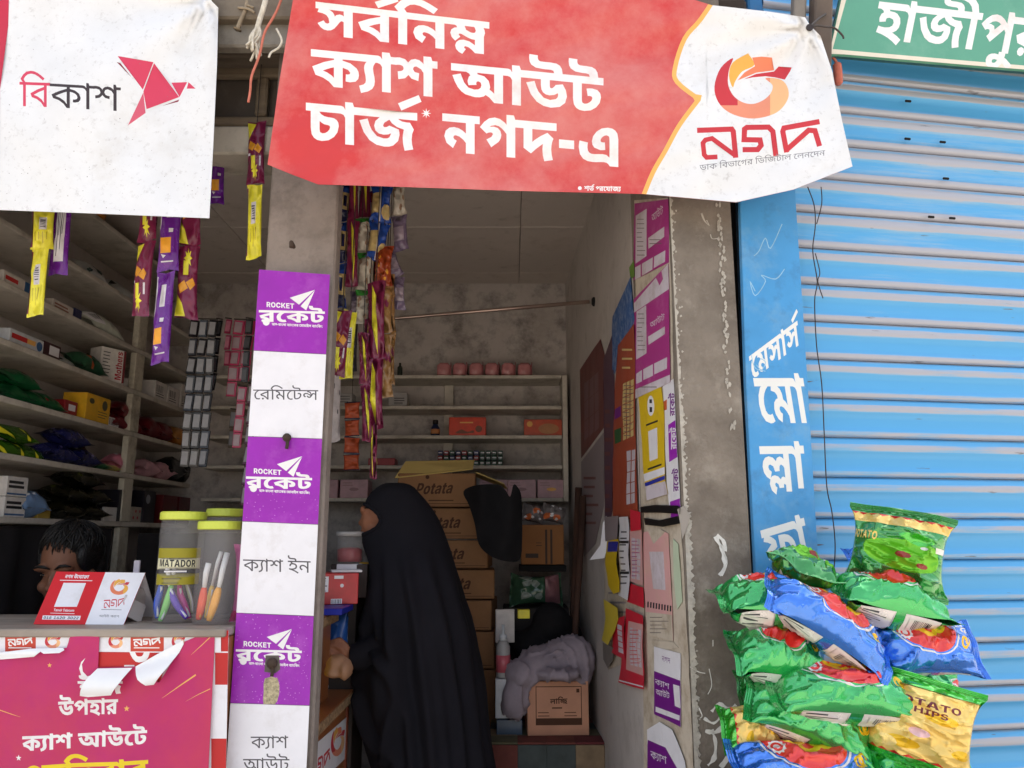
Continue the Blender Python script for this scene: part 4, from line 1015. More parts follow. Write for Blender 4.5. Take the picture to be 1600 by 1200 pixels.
# -------- ropes and wires
def line_thing(name, pts, r, m, label, cat, n=6, sub=6, extra=None):
    mb = MB()
    mb.add(tube(spline(pts, sub), r, n))
    if extra:
        for e_ in extra:
            mb.add(tube(spline(e_[0], sub), e_[1], 5))
    return tag(mb.build(name, m, None, True), label, cat)
random.seed(21)
tas = []
for i in range(16):
    a = random.uniform(0, 6.28)
    r_ = random.uniform(.004, .022)
    p = P(398, 55, 1.9)
    tas.append(([P(404, 40, 1.9), p + Vector((r_ * math.cos(a), r_ * math.sin(a) * .7, -.005)), P(random.uniform(386, 407), random.uniform(66, 92), 1.9) + Vector((0, r_ * math.sin(a), 0))], .0035))
line_thing('rope', [P(422, -40, 1.92), P(414, 4, 1.9), P(406, 30, 1.9), P(400, 52, 1.9), P(394, 72, 1.9)], [.0075] * 24 + [.012], m_rope, 'thick dirty white rope ending in a frayed knot between the banners', 'rope', 8, 6, tas)
line_thing('wire', [P(446, -20, 1.89), P(432, 18, 1.89), P(414, 50, 1.885), P(407, 80, 1.885), P(402, 96, 1.885), P(393, 120, 1.885), P(391, 142, 1.885), P(388, 160, 1.885)], .0035, m_wire_red, 'thin faded red cord dangling below the frayed rope knot', 'cord')
line_thing('rope', [P(388, -10, 1.98), P(384, 14, 1.97), P(376, 32, 1.965), P(371, 46, 1.965)], [.006] * 18 + [.013], mat('old_rope', (150, 134, 112), rough=.95, var=.3, scale=60), 'short brown knotted rope end on the fascia left of the white rope', 'rope', 7, 6,
           [([P(372, 12, 1.965), P(388, 14, 1.96), P(398, 20, 1.96)], .004), ([P(386, 8, 1.965), P(396, 12, 1.96)], .004)])
line_thing('wire', [P(432, 45, 1.88), P(440, 62, 1.878), P(436, 74, 1.878), P(424, 82, 1.878), P(420, 90, 1.878)], .003, m_rope, 'short grey twine end tied at the left edge of the red banner', 'twine')
line_thing('wire', [P(1262, 44, 1.85), P(1276, 40, 1.86), P(1290, 42, 1.87), P(1304, 44, 1.875), P(1316, 55, 1.88), P(1318, 60, 1.88)], .0028, m_wire, 'thin wire tying the banner corner to the green board', 'wire', 6, 6,
           [([P(1266, 42, 1.85), P(1278, 30, 1.87), P(1290, 22, 1.9)], .003)])
g = MB(); g.add(lathe([(.004, -.002), (.0095, -.002), (.0095, .002), (.004, .002)], 14))
o = tag(g.build('eyelet', mat('eyelet_metal', (70, 62, 58), rough=.4, metal=.7)), 'small dark metal eyelet at the tied corner of the red banner', 'eyelet')
o.location = P(1265, 43, 1.846); o.rotation_euler = (PI / 2, 0, 0)
line_thing('rag_strip', [P(1299, 88, 1.98), P(1306, 96, 1.98), P(1309, 112, 1.98), P(1310, 132, 1.98)], [.004] * 8 + [.012] * 10 + [.008], mat('faded_orange_cloth', (196, 110, 90), rough=.9, var=.25, scale=40), 'faded orange rag strip hanging under the green board', 'rag')
hw = [(1262, 292), (1272, 320), (1274, 352), (1270, 392), (1277, 440), (1273, 470), (1276, 540), (1284, 600), (1288, 680), (1292, 760), (1300, 800), (1305, 850), (1303, 892)]
line_thing('wire', [hitF(u, v, .03) for u, v in hw], .0016, m_wire, 'long thin dark wire hanging down in front of the blue shutter', 'wire', 5, 5,
           [([hitF(1283, 292, .03), hitF(1284, 318, .03), hitF(1276, 350, .03)], .0015), ([hitF(1274, 396, .03), hitF(1281, 425, .03), hitF(1278, 440, .03), hitF(1286, 466, .03)], .0015)])
# posts and poles behind the banner at the top
def pole(u0, v0, u1, v1, Y, wd, m, label):
    a, b_ = P(u0, v0, Y), P(u1, v1, Y)
    g = MB(); g.add(cbox(wd, wd, (a - b_).length, .004))
    o = g.build('pole', m, None, False, (a + b_) / 2)
    o.rotation_euler = (b_ - a).to_track_quat('Z', 'Y').to_euler()
    return tag(o, label, 'pole')
pole(1250, -60, 1246, 60, 1.95, .035, mat('grey_pole', (140, 132, 122), var=.25, scale=8), 'square grey wooden pole rising behind the tied banner corner')
pole(1284, -60, 1280, 110, 1.93, .05, mat('brown_pole', (98, 84, 72), var=.3, scale=8), 'thick brown pole beside the green board')
# -------- stickers on the left post
stk = tag(empty('sticker_strip', tuple(P(450, 800, YP - .004))), 'tall purple and white sticker strip wrapped on the post', 'sticker')
ft = lambda u, v: Vector(P(u, v, YP - .0055)) - stk.location
def edge_u(v, right):       # post edges in the picture
    x = (XR if right else XL) + (-.001 if right else .001)
    Z = P(800, v, YP - .0055)
    zc = (YP - .0055) * CP + (Z.z - CAM.z) * SP
    return 800 + F * x / zc
bounds = [(421, 429), (548, 554), (682, 686), (815, 820), (958, 963), (1099, 1103), (1240, 1244), (1330, 1330)]
plane_ = lambda f: [[f(*p) for p in q] for q in ([(282, 213), (380, 182), (345, 262), (318, 240)], [(312, 240), (372, 190), (322, 232)])]
cR = lambda x, y: (340 + x / 2.5, 380 + y / 2.5)
def rocket(dx, dy, s=1.):
    q = lambda x, y: (cR(x, y)[0] + dx, cR(x, y)[1] + dy)
    pl = [[q(282, 213), q(380, 182), q(318, 240)], [q(324, 246), q(380, 184), q(346, 262)]]
    w_ = text('rocket', q(162, 256), q(418, 262), 20)
    w_ += latin('ROCKET', q(190, 229), q(300, 236), 8)
    t_ = text('digi', q(212, 311), q(410, 320), 4)
    return [(pl + w_ + [disc(q(190, 308)[0], q(190, 308)[1], 5.5)] + t_, ink_white)]
p_white = pr('sticker_white', (232, 230, 234), rough=.35, dirt=((204, 198, 196), .4, 11))
g_ink = pr('sticker_grey_ink', (84, 80, 84))
conts = [rocket(0, 0), [(text('remit', (396, 607), (497, 608), 17), g_ink)], rocket(-20, 260), [(text('cashin', (380, 872), (485, 875), 20), g_ink)],
         rocket(-36, 530), [(text('cashoutT', (392, 1149), (450, 1149), 20) + text('outT', (380, 1184), (452, 1184), 20), g_ink)], []]
random.seed(31)
for i in range(7):
    (l0, r0), (l1, r1) = bounds[i], bounds[i + 1]
    oc = [(edge_u(l0, 0), l0), (edge_u(r0, 1), r0), (edge_u(r1, 1), r1 - .8), (edge_u(l1, 0), l1 - .8)]
    lay = conts[i]
    base = purple if i % 2 == 0 else p_white
    if i in (2, 4):
        flecks = []
        for _ in range(150 if i == 4 else 60):
            x, y = random.uniform(oc[3][0] + 4, oc[1][0] - 4), l0 + (l1 - l0) * (random.random() ** (.8 if i == 2 else 1))
            if i == 2 and y < l0 + 60:
                continue
            r_ = random.uniform(.5, 1.2)
            flecks.append([(x - r_, y), (x, y - r_), (x + r_ * 1.1, y), (x, y + r_)])
        lay = [(flecks, purple_g)] + lay
    if i == 4:
        lay = lay + [([sp2([(414, 1060), (434, 1060), (436, 1085), (428, 1103), (412, 1103), (412, 1080)], 2)], mat('torn_glitter', (176, 164, 132), rough=.5, var=.6, scale=120)),
                     ([[(415, 1024), (436, 1024), (438, 1046), (430, 1052), (413, 1050)]], mat('grey_putty', (102, 94, 86), rough=.9))]
    sheet('sticker', oc, lay, ft, base, None, stk, False, True, back=Vector((0, .0008, 0)))
for (u, v, r_) in ((449, 684, .011), (426, 1036, .013)):
    g = MB(); g.add(lathe([(r_, 0), (r_ * 1.05, .006), (r_ * .6, .013), (.001, .016)], 10))
    o = g.build('bolt_head', mk, stk, True)
    o.location = ft(u, v) + Vector((0, -.001, 0)); o.rotation_euler = (PI / 2, 0, 0)
    g = MB(); g.add(tube([(0, 0, 0), (.004, -.01, -.02), (.003, -.012, -.03)], .005, 6))
    o = g.build('bolt_shank', mk, stk, True); o.location = ft(u, v)
# ================================================================== FRONT COUNTER WITH POSTERS
CT = 1.28                    # counter top height
CY = 2.0                     # counter front
lam = mat('brown_laminate', (150, 92, 54), rough=.4, var=.16, scale=7, stretch=(1, 1, .25), spec=.5)
chip = mat('chipboard_edge', (150, 120, 88), rough=.9, var=.6, scale=110, bump=.4)
top_m = mat('counter_top_scratched', (150, 138, 126), rough=.45, var=.3, scale=9, stretch=(.4, 3, 1), dirt=[((120, 70, 70), .4, 8), ((210, 200, 190), .4, 12)])
ctr = tag(empty('counter', (-1.4, 2.2, 0)), 'shop counter under the white banner with a magenta poster pasted on its front', 'counter')
def cpart(name, x0, x1, y0, y1, z0, z1, m, b=.003):
    g = MB(); g.add(cbox(x1 - x0, y1 - y0, z1 - z0, b), 0, T((x0 + x1) / 2 + 1.4, (y0 + y1) / 2 - 2.2, (z0 + z1) / 2))
    return g.build(name, m, ctr)
cpart('front_panel', -2.0, -.703, CY, CY + .02, .15, CT - .022, mat('counter_front_white', (206, 200, 196), rough=.6))
cpart('worktop', -2.0, -.703, CY - .012, CY + .36, CT - .02, CT, top_m)
cpart('back_panel', -2.0, -.703, CY + .34, CY + .36, .15, CT - .022, lam)
cpart('side_panel', -.725, -.703, CY + .022, CY + .338, .15, CT - .022, lam)
# posters on the counter front (each a thin sheet on the panel)
cf = lambda off: (lambda u, v: hit(u, v, Vector((0, CY - off, 0)), Vector((0, 1, 0))))
mag = pr('poster_magenta', (186, 36, 104), rough=.42, dirt=[((198, 58, 76), .7, 2.6)])
mag2 = pr('poster_streak', (222, 116, 84))
ink_yellow = pr('poster_yellow', (236, 206, 40))
ink_red = pr('poster_red', (192, 42, 42))
brick = pr('logo_panel_red', (196, 70, 52))
und = tag(sheet('poster', [(-160, 984), (357, 985), (352, 1260), (-160, 1260)],
                [([[(x, y) for x, y in rect(345, 985, 357, 1018)]], ink_red), ([rect(336, 1020, 357, 1070)], ink_red), ([rect(330, 1154, 357, 1260)], ink_red)],
                cf(.002), p_white, None, None, False, True, back=Vector((0, .001, 0))), 'white and red checked sticker sheet edging the counter front beside the post', 'poster')
q2 = lambda x, y: (x / 4.4444, 970 + y / 4.4444)
Q2 = lambda pts: [q2(*p) for p in pts]
random.seed(4)
def jag(a, b, n, amp):
    return [(a[0] + (b[0] - a[0]) * i / n + random.uniform(-amp, amp), a[1] + (b[1] - a[1]) * i / n + random.uniform(-amp, amp)) for i in range(1, n)]
# the magenta poster with its torn top corners
ou = [(-160, 1260), (-160, 1028), (0, 1030)] + jag((0, 1030), (62, 1022), 5, 2) + [(62, 1018), (72, 1016), (105, 1012)] + jag((105, 1012), (112, 990), 3, 1.5) + [(118, 989), (157, 988), (154, 1043), (212, 1041), (250, 1066), (290, 1002), (318, 990), (336, 990), (332, 1100), (324, 1260)]
mlay = [([Q2([(600, 256), (575, 300), (580, 350), (610, 385), (650, 372), (640, 400), (600, 405), (568, 375), (556, 330), (570, 285)])], ink_white),
        (text('eid', q2(545, 408), q2(850, 408), 22, shear=.05) + text('uphar', q2(415, 548), q2(822, 532), 25) + text('cashoute', q2(160, 790), q2(1025, 745), 25), ink_white),
        (text('protibar', q2(175, 990), q2(1028, 950), 34), ink_yellow),
        ([star(*q2(348, 308), 4), star(*q2(887, 607), 5)], gold), ([star(*q2(133, 951), 5)], ink_white),
        ([stroke(Q2([(1360, 375), (1250, 450), (1130, 535)]), [2.4, 1.6, .3]), stroke(Q2([(1480, 95), (1400, 170), (1330, 235)]), [1.4, 1, .3]), stroke(Q2([(1465, 470), (1380, 510), (1290, 560)]), [1.2, .8, .2]), stroke(Q2([(0, 618), (80, 650), (140, 670)]), [1.4, 1, .2])], gold),
        ([Q2([(0, 262), (230, 250), (210, 320), (0, 330)])], mag2)]
mlay = mlay[:-1]
def crease(u, v):
    p = cf(.006)(u, v)
    p.y -= .003 + .0025 * math.sin(u * .05 + v * .02) + .003 * noise.noise(Vector((u * .02, v * .02, 1)))
    return p
tag(sheet('poster', ou, mlay, crease, mag, 12, None, True, True, back=Vector((0, .001, 0))), 'magenta Eid gift poster with torn top edge on the counter front', 'poster')
# strip of logo stickers along the counter's top edge, showing through the tears
def logo_tile(x0, x1, y0, y1):
    f_ = aff(x0 + (x1 - x0) * .26, y0 + 3, (x1 - x0) * .5, 0, 0, y1 - y0 - 7)
    return swirl(f_)
ls_ = []
for (x0, x1) in ((8, 56), (204, 256)):
    ls_.append(([rect(x0, 991, x1, 1018)], brick))
    f_ = aff(x0 + 4, 996, x1 - x0 - 9, 0, 0, 13)
    ls_.append((wordmark(f_, 46), ink_white))
    ls_.append(([rect(x0 + 5, 1011.5, x1 - 7, 1013)], ink_white))
for (x0, x1) in ((57, 107), (157, 204), (257, 300)):
    ls_ += logo_tile(x0, x1, 988, 1017)
tag(sheet('sticker_strip', [(-160, 986), (345, 988), (345, 1019), (258, 1020), (150, 1018), (100, 1020), (0, 1021), (-160, 1020)], ls_, cf(.0045), p_white, None, None, False, True, back=Vector((0, .001, 0))),
    'strip of small red and white logo stickers along the counter edge', 'sticker')
und2 = [([sp2([(202, 1018), (212, 1034), (228, 1032), (234, 1018), (226, 1018), (222, 1025), (214, 1025), (210, 1018)], 3)], ink_white), ([rect(194, 1039, 210, 1044)], ink_white)]
tag(sheet('poster', [(152, 1019), (262, 1019), (250, 1068), (152, 1064)], und2, cf(.0035), ink_red, None, None, False, True, back=Vector((0, .0008, 0))), 'older red poster uncovered under the torn magenta one', 'poster')
# the curled white flaps of torn paper
flapw = pr('paper_back_white', (238, 238, 238), rough=.7)
def flap(outline, lift, label, axis):
    def sf_(u, v):
        p = cf(.009)(u, v)
        t = axis(u, v)
        p.y -= .004 + lift * math.sin(min(1, max(0, t)) * PI * .75)
        return p
    tag(sheet('paper_flap', outline, [], sf_, flapw, 7, None, True, True, back=Vector((0, .0012, 0))), label, 'paper flap')
flap([(154, 1044), (208, 1043), (196, 1064), (182, 1083), (146, 1086), (134, 1084), (142, 1062)], .03, 'white curled flap of torn poster over the word Eid', lambda u, v: (v - 1043) / 42)
flap([(213, 1041), (250, 1020), (287, 1000), (288, 1006), (270, 1040), (250, 1066), (238, 1067), (226, 1058)], .035, 'pointed white curl of torn poster hanging below the logo strip', lambda u, v: ((u - 213) * .3 + (v - 1041) * 1) / 40)
flap([(0, 1019), (50, 1013), (100, 1012), (104, 1015), (98, 1019), (74, 1020), (68, 1017), (58, 1025), (10, 1029), (-40, 1032), (-40, 1024)], .012, 'thin white torn paper edge curling at the left of the counter front', lambda u, v: (v - 1012) / 14)
# ================================================================== INSIDE THE SHOP
m_shelf = mat('shelf_paint', (198, 190, 178), rough=.7, var=.12, scale=7, bump=.15, dirt=[((120, 108, 94), .5, 8)])
m_stile = mat('shelf_post_paint', (196, 188, 170), rough=.75, var=.12, scale=8, dirt=[((96, 80, 64), .6, 10)], bump=.2)
SX = -1.75                                  # front edge of the shelves on the left wall
SZ = [1.57, 1.786, 1.978, 2.172, 2.367, 2.576, 2.833]
ls = tag(empty('wall_shelves', (-1.87, 3.1, 0)), 'white painted plank shelves running along the left wall with a post', 'shelves')
for z in SZ:
    g = MB(); g.add(cbox(.248, 2.14, .022, .003), 0, T(0.001, .07, z - .011))
    g.build('shelf_board', m_shelf, ls)
for y in (3.56, 2.3):
    for i in range(len(SZ) - 1):
        h = SZ[i + 1] - SZ[i] - .024
        g = MB(); g.add(cbox(.028, .085, h, .003, 'b'), 0, T(.112, y - 3.1, SZ[i] + .001))
        g.build('post_piece', m_stile, ls)
g = MB(); g.add(cbox(.028, .085, 1.38, .003, 'b'), 0, T(.112, 3.56 - 3.1, .165)); g.build('post_piece', m_stile, ls)
g = MB(); g.add(cbox(.02, .6, .5, .003, 'b'), 0, T(-.1, -.6, .9))
# ---- helpers for goods
def onshelf(u, k, X=-1.8):
    """place on shelf k of the left wall below image column u"""
    zc = X * F / (u - 800)
    Z = SZ[k] - CAM.z
    return Vector((X, (zc - Z * SP) / CP, SZ[k] + .0008))
def carton(label, cat, loc, size, rz, m, art=None, name='carton', group=None, art_side=-1, b=.002, tape=None):
    """printed box standing at loc; art(layers in metres on the front, x right, y down)"""
    sx, sy, sz = size
    g = MB(); g.add(cbox(sx, sy, sz, b, 'b'))
    if art:
        t = tag(empty(name, loc, (0, 0, rz)), label, cat, group)
        g.build('box_body', m, t)
        sheet('printed_front', [(-sx / 2 + b, -sz + b), (sx / 2 - b, -sz + b), (sx / 2 - b, -b), (-sx / 2 + b, -b)], art, lambda x, y: Vector((x, -sy / 2 - .0006, -y)), m, None, t, False, True)
        return t
    o = g.build(name, m, None, False, loc, (0, 0, rz))
    return tag(o, label, cat, group)
def pillow_geo(L, W, Tk, na=14, nb=8, seed=0, pleat=.004, wob=.0, crimp=.08):
    """inflated packet: x along the length, seals at both ends; returns surf(a,b,side)"""
    def prof_(a):
        a = abs(a)
        a = min(1, a / (1 - crimp))
        return max(0., 1 - a ** 2.4) ** .6
    def f(a, b, s):
        p = prof_(a)
        q, hw = Tk / 2 * p, W / 2 * (1 - .26 * p * min(1, Tk / W * 1.6))
        an = b * PI / 2
        y = hw * ((1 - p) * b + p * math.sin(an))
        z = s * q * max(0, math.cos(an)) ** .75
        e = (1 - p)
        z += W * .05 * e * math.sin(b * 3.1 + seed) + W * .02 * e * math.sin(b * 7 + seed * 2)
        pl = math.sin(b * 13 + seed * 3 + 2 * noise.noise(Vector((a * 2, b * 2, seed)))) * math.exp(-((1 - abs(a)) / .34) ** 1.4)
        z += s * pleat * pl * min(1, p * 2.5)
        r = 1 - abs(noise.noise(Vector((a * 1.5 + b * .9 + seed * 7, b * 1.3 - a, s * 3 + seed)))) * 1.6
        z += s * (max(0, r) ** 3 - .3) * pleat * 1.5 * p * (1 - b * b)
        r2 = 1 - abs(noise.noise(Vector((a * 3.1 - b * 1.5 - seed * 3, b * 2.1 + a, s * 5 + seed)))) * 1.8
        z += s * max(0, r2) ** 4 * pleat * .9 * p * (1 - b * b)
        x = a * L / 2 * (1 - .03 * math.cos(b * 2.2 + seed) * e)
        return Vector((x, y, z))
    return f
def packet(name, L, W, Tk, front, back, base, parent=None, seed=0, res=(.14, .22), pleat=.004, loc=None, rot=None, bbase=None, crimp=.08):
    f = pillow_geo(L, W, Tk, seed=seed, pleat=pleat, crimp=crimp)
    sq = [(-1, -1), (1, -1), (1, 1), (-1, 1)]
    fv, ff, fmn = sheet_geo(sq, front, None, res, False, True)
    bv, bf, bmn = sheet_geo(sq, back, None, res, True, True)
    V = [f(a, b, 1) for a, b in fv] + [f(a, b, -1) for a, b in bv]
    n = len(fv)
    FF = ff + [[i + n for i in q] for q in bf]
    ms = [base, bbase or base]
    fm = []
    for j, k in enumerate(fmn + bmn):
        if k is None:
            fm.append(0 if j < len(fmn) else 1)
        else:
            if k not in ms:
                ms.append(k)
            fm.append(ms.index(k))
    o = build(name, V, FF, ms, fm, parent, True, loc, rot)
    nn = []
    for side, uvl in ((1, fv), (-1, bv)):
        for a, b in uvl:
            da = .02
            n_ = (f(min(1, a + da), b, side) - f(max(-1, a - da), b, side)).cross(f(a, min(1, b + da), side) - f(a, max(-1, b - da), side)) * side
            nn.append(n_.normalized() if n_.length > 1e-12 else Vector((0, 0, side)))
    o.data.normals_split_custom_set_from_vertices(nn)
    return o
def film(name, rgb, **k):
    d = dict(rough=.24, metal=.55, var=.06, scale=20, spec=.6)
    d.update(k)
    return mat('film_' + name, rgb, **d)
def soft(name, rgb, **k):
    d = dict(rough=.35, metal=0., var=.18, scale=25, spec=.5)
    d.update(k)
    return mat('wrap_' + name, rgb, **d)
ink_black = black_ink
card = mat('cardboard', (142, 102, 68), rough=.85, var=.12, scale=9, bump=.15, bscale=70)
card_d = mat('cardboard_print', (74, 46, 30), rough=.85)
# ---- goods on the left shelves ------------------------------------------------------------------
bar_ink = pr('barcode_ink', (70, 70, 74))
def bars(x0, y0, x1, y1, n=9):
    random.seed(n)
    out = []
    x = x0
    st = (x1 - x0) / n
    for i in range(n):
        out.append(rect(x, y0, x + st * random.uniform(.25, .7), y1))
        x += st
    return out
def lines(x0, y0, x1, n, dy, th):
    random.seed(n + 3)
    return [rect(x0, y0 + i * dy, x0 + (x1 - x0) * random.uniform(.55, 1), y0 + i * dy + th) for i in range(n)]
RZ = PI / 2          # front of the goods faces the aisle (+x)
def lay_packet(label, cat, u, k, L, W, Tk, base, front=(), seed=0, X=-1.805, dz=0., yaw=0., tilt=.0, name='packet', group=None):
    p = onshelf(u, k, X)
    o = packet(name, L, W, Tk, list(front), [], base, None, seed, (.25, .34), .004)
    o.location = p + Vector((0, 0, Tk / 2 + dz))
    o.rotation_euler = Euler((tilt, 0, RZ + yaw))
    return tag(o, label, cat, group)
sil = film('silver', (196, 200, 200), rough=.3)
teal = film('teal', (60, 96, 104))
def spots(n, m, seed, r=.2):
    random.seed(seed)
    return ([[(x + r * random.uniform(.4, 1) * math.cos(a), y + r * random.uniform(.4, 1) * math.sin(a)) for a in (0, 1, 2, 3, 4, 5)] for x, y in [(random.uniform(-.7, .7), random.uniform(-.7, .7)) for _ in range(n)]], m)
gw = soft('pale_green_white', (206, 210, 196))
lay_packet('silver and teal pouch lying on the second highest left shelf', 'pouch', 134, 5, .2, .15, .06, sil, [spots(6, teal, 2, .3)], 1, tilt=.5)
lay_packet('silver pouch with dark print beside the teal pouch on the high left shelf', 'pouch', 184, 5, .22, .16, .06, sil, [spots(5, film('dark_print', (60, 62, 66)), 5, .3)], 2, tilt=.5)
g = MB(); g.add(lathe([(.03, 0), (.048, .006), (.05, .05), (.04, .06), (.001, .062)], 14)); 
o = tag(g.build('tub', soft('orange_brown', (170, 104, 34)), None, True), 'round orange tub on the top left shelf under the banner edge', 'tub'); o.location = onshelf(145, 6, -1.79)
carton('pale carton with red lettering lying on the left shelf beside the yellow packet', 'box', onshelf(8, 4), (.12, .06, .05), RZ, soft('pale_card', (206, 196, 186)), [([rect(-.05, -.035, .02, -.02)], ink_red)])
carton('small blue carton on the left shelf behind the yellow packet strip', 'box', onshelf(36, 4), (.07, .05, .05), RZ, soft('sea_blue', (48, 92, 140)), None)
carton('long pale box with brown print on the shelf behind the purple packet', 'box', onshelf(88, 4), (.14, .05, .042), RZ, soft('pale_card', (206, 196, 186)), [(lines(-.06, -.03, .05, 2, .012, .006), soft('brown_print', (150, 92, 70)))])
carton('small dark blue box next to the white barcode pouch', 'box', onshelf(112, 4), (.05, .05, .05), RZ, soft('navy', (34, 40, 86)), None)
lay_packet('white translucent pouch with a barcode label lying on the left shelf', 'pouch', 150, 4, .26, .15, .08, gw, [([rect(-.85, -.7, -.25, .2)], p_white), (bars(-.75, -.5, -.35, .05), bar_ink)], 3, tilt=.55)
carton('long silver toothpaste style box with red letters on the left shelf', 'box', onshelf(28, 3), (.2, .06, .055), RZ, soft('silver_card', (196, 198, 202)), [([rect(-.09, -.04, .0, -.022)], ink_red), ([rect(.0, -.04, .05, -.022)], gold), ([disc(.075, -.028, .018)], soft('sea_blue', (48, 92, 140)))])
carton('dark maroon box with a white label on the left shelf', 'box', onshelf(68, 3), (.11, .06, .06), RZ, soft('maroon_card', (62, 24, 34)), [([rect(-.02, -.05, .045, -.015)], p_white)])
lay_packet('crumpled silver and blue sachet on the left shelf', 'pouch', 92, 3, .12, .1, .035, sil, [spots(4, teal, 8, .3)], 5, tilt=.4)
lay_packet('green bagged goods with an orange stripe beside the tall carton', 'pouch', 130, 3, .2, .13, .09, soft('bottle_green', (34, 84, 56)), [([rect(-.2, -1, -.05, 1)], soft('orange_print', (206, 96, 52)))], 6, tilt=.5)
p = onshelf(165, 3)
mo_red = soft('mothers_red', (176, 32, 52))
carton('tall white baby food carton with red vertical lettering by the shelf post', 'carton', p, (.12, .08, .15), RZ - .5, soft('pale_card2', (218, 212, 206)),
       [(xf(latin('Mothers', (0, 0), (.13, 0), .03), lambda x, y: (.012 + y, -.012 - x)), mo_red), ([rect(.047, -.149, .059, -.002)], soft('mothers_maroon', (126, 44, 50))), (lines(-.05, -.13, -.01, 7, .015, .004), bar_ink)])
carton('small white box with grey print in front of the shelf post', 'box', onshelf(203, 3, -1.79), (.11, .05, .05), RZ, soft('pale_card2', (218, 212, 206)), [(lines(-.05, -.04, .05, 3, .012, .005), bar_ink), (bars(.0, -.04, .04, -.01), bar_ink)])
for i, (u, lb_) in enumerate(((236, 'white carton with grey rows of print just beyond the shelf post'), (256, 'white carton standing second beyond the shelf post'), (276, 'upright white carton with dark letters near the shelf corner'))):
    carton(lb_, 'carton', onshelf(u, 3), (.13, .09, .09 if i < 2 else .13), RZ, soft('pale_card3', (206, 200, 196)), [(bars(-.05, -.07, .03, -.035, 7 + i), bar_ink), (lines(-.05, -.03, .05, 2, .012, .004), bar_ink)], group='white cartons beyond the post')
grn = film('leaf_green', (22, 104, 58), rough=.3)
for i, (u, dz) in enumerate(((6, 0), (34, .0), (62, 0), (20, .055))):
    lay_packet(('green foil packet at the picture edge of the left shelf', 'green foil packet second along the left shelf', 'green foil packet nearest the red box on the left shelf', 'green foil packet lying on top of the green row')[i], 'packet', u, 2, .17, .14, .06, grn, [spots(3, film('red_print', (176, 40, 40)), 20 + i, .2)], 11 + i, dz=dz, tilt=.35, group='green packets on the left shelf')
carton('small red box with white print beside the yellow carton', 'box', onshelf(98, 2), (.09, .06, .06), RZ, soft('deep_red', (150, 30, 38)), [([rect(-.02, -.045, .03, -.02)], p_white)])
ylw = soft('box_yellow', (226, 172, 36))
carton('bright yellow carton with dark emblem on the left shelf', 'carton', onshelf(133, 2), (.19, .1, .11), RZ, ylw, [([disc(.05, -.075, .022, 12)], soft('dark_emblem', (70, 66, 44))), ([disc(-.055, -.08, .02, 12, .012)], soft('dark_emblem', (70, 66, 44))), (lines(.0, -.045, .08, 3, .011, .003), soft('dark_emblem', (70, 66, 44)))])
rdp = film('wine_red', (124, 18, 36), rough=.3)
for i, (u, dz) in enumerate(((172, 0), (195, 0), (184, .06))):
    lay_packet(('red foil pack left of the shelf post', 'red foil pack touching the shelf post', 'red foil pack resting on the two others by the post')[i], 'packet', u, 2, .17, .13, .07, rdp, [spots(2, p_white, 31 + i, .16)], 20 + i, dz=dz, tilt=.3, group='red packs by the post')
carton('small striped white box under the red packs', 'box', onshelf(168, 2, -1.78), (.11, .04, .04), RZ, p_white, [(bars(-.05, -.036, .05, -.006, 10), bar_ink)])
for i, u in enumerate((226, 246)):
    lay_packet(('red foil pack first beyond the shelf post', 'red foil pack beside the orange bag')[i], 'packet', u, 2, .2, .14, .1, rdp, [], 25 + i, tilt=.3, group='red packs beyond the post')
lay_packet('orange yellow bag slumped at the far end of the left shelf', 'bag', 270, 2, .3, .16, .1, film('amber', (214, 140, 36), rough=.3), [], 28, tilt=.3)
ygr = film('lime_and_green', (70, 120, 30))
yst = soft('lemon', (226, 214, 40))
for i, (u, dz) in enumerate(((6, 0), (30, 0), (14, .055))):
    lay_packet(('green packet with lemon stripe at the picture edge, second shelf up', 'green packet with lemon stripe, right one of its row', 'green packet with lemon stripe lying on top of its row')[i], 'packet', u, 1, .16, .13, .05, ygr, [([rect(.25, -1, .45, 1)], yst), ([rect(-.9, -1, -.7, .4)], yst)], 33 + i, dz=dz, tilt=.45, group='lemon striped packets')
nvy = soft('navy_film', (30, 32, 84), rough=.25)
for i, (u, dz) in enumerate(((82, 0), (118, 0), (98, .07))):
    lay_packet(('navy blue pack left on the second left shelf', 'navy blue pack right on the second left shelf', 'navy blue pack stacked on the two navy ones')[i], 'packet', u, 1, .2, .15, .075, nvy, [spots(2, soft('lilac', (120, 110, 170)), 41 + i, .15)], 37 + i, dz=dz, tilt=.2, group='navy packs')
g = MB(); g.add(lathe([(.026, 0), (.028, .004), (.028, .085), (.012, .105), (.012, .112)], 14)); g.add(lathe([(.015, .112), (.015, .132), (.012, .134)], 12), 1)
o = tag(g.build('bottle', [mat('brown_glass', (58, 34, 26), rough=.15, spec=.6), mat('brown_cap', (92, 70, 62), rough=.4)], None, True), 'small brown glass bottle behind the navy packs', 'bottle'); o.location = onshelf(124, 1, -1.9)
lay_packet('flat green sachet lying on the second left shelf', 'packet', 146, 1, .14, .1, .03, film('leaf_green', (22, 104, 58)), [], 44)
lay_packet('flat pale yellow sachet beside the pink soap pack', 'packet', 164, 1, .14, .1, .03, soft('straw', (196, 176, 96)), [], 45)
pnk = soft('rose_pink', (214, 128, 150))
lay_packet('rounded pink pack just left of the shelf post', 'pack', 182, 1, .16, .12, .09, pnk, [spots(1, p_white, 3, .2)], 46, tilt=.2)
lay_packet('pale pink pack just right of the shelf post', 'pack', 222, 1, .18, .13, .09, soft('pale_pink', (212, 160, 172)), [], 47, tilt=.2)
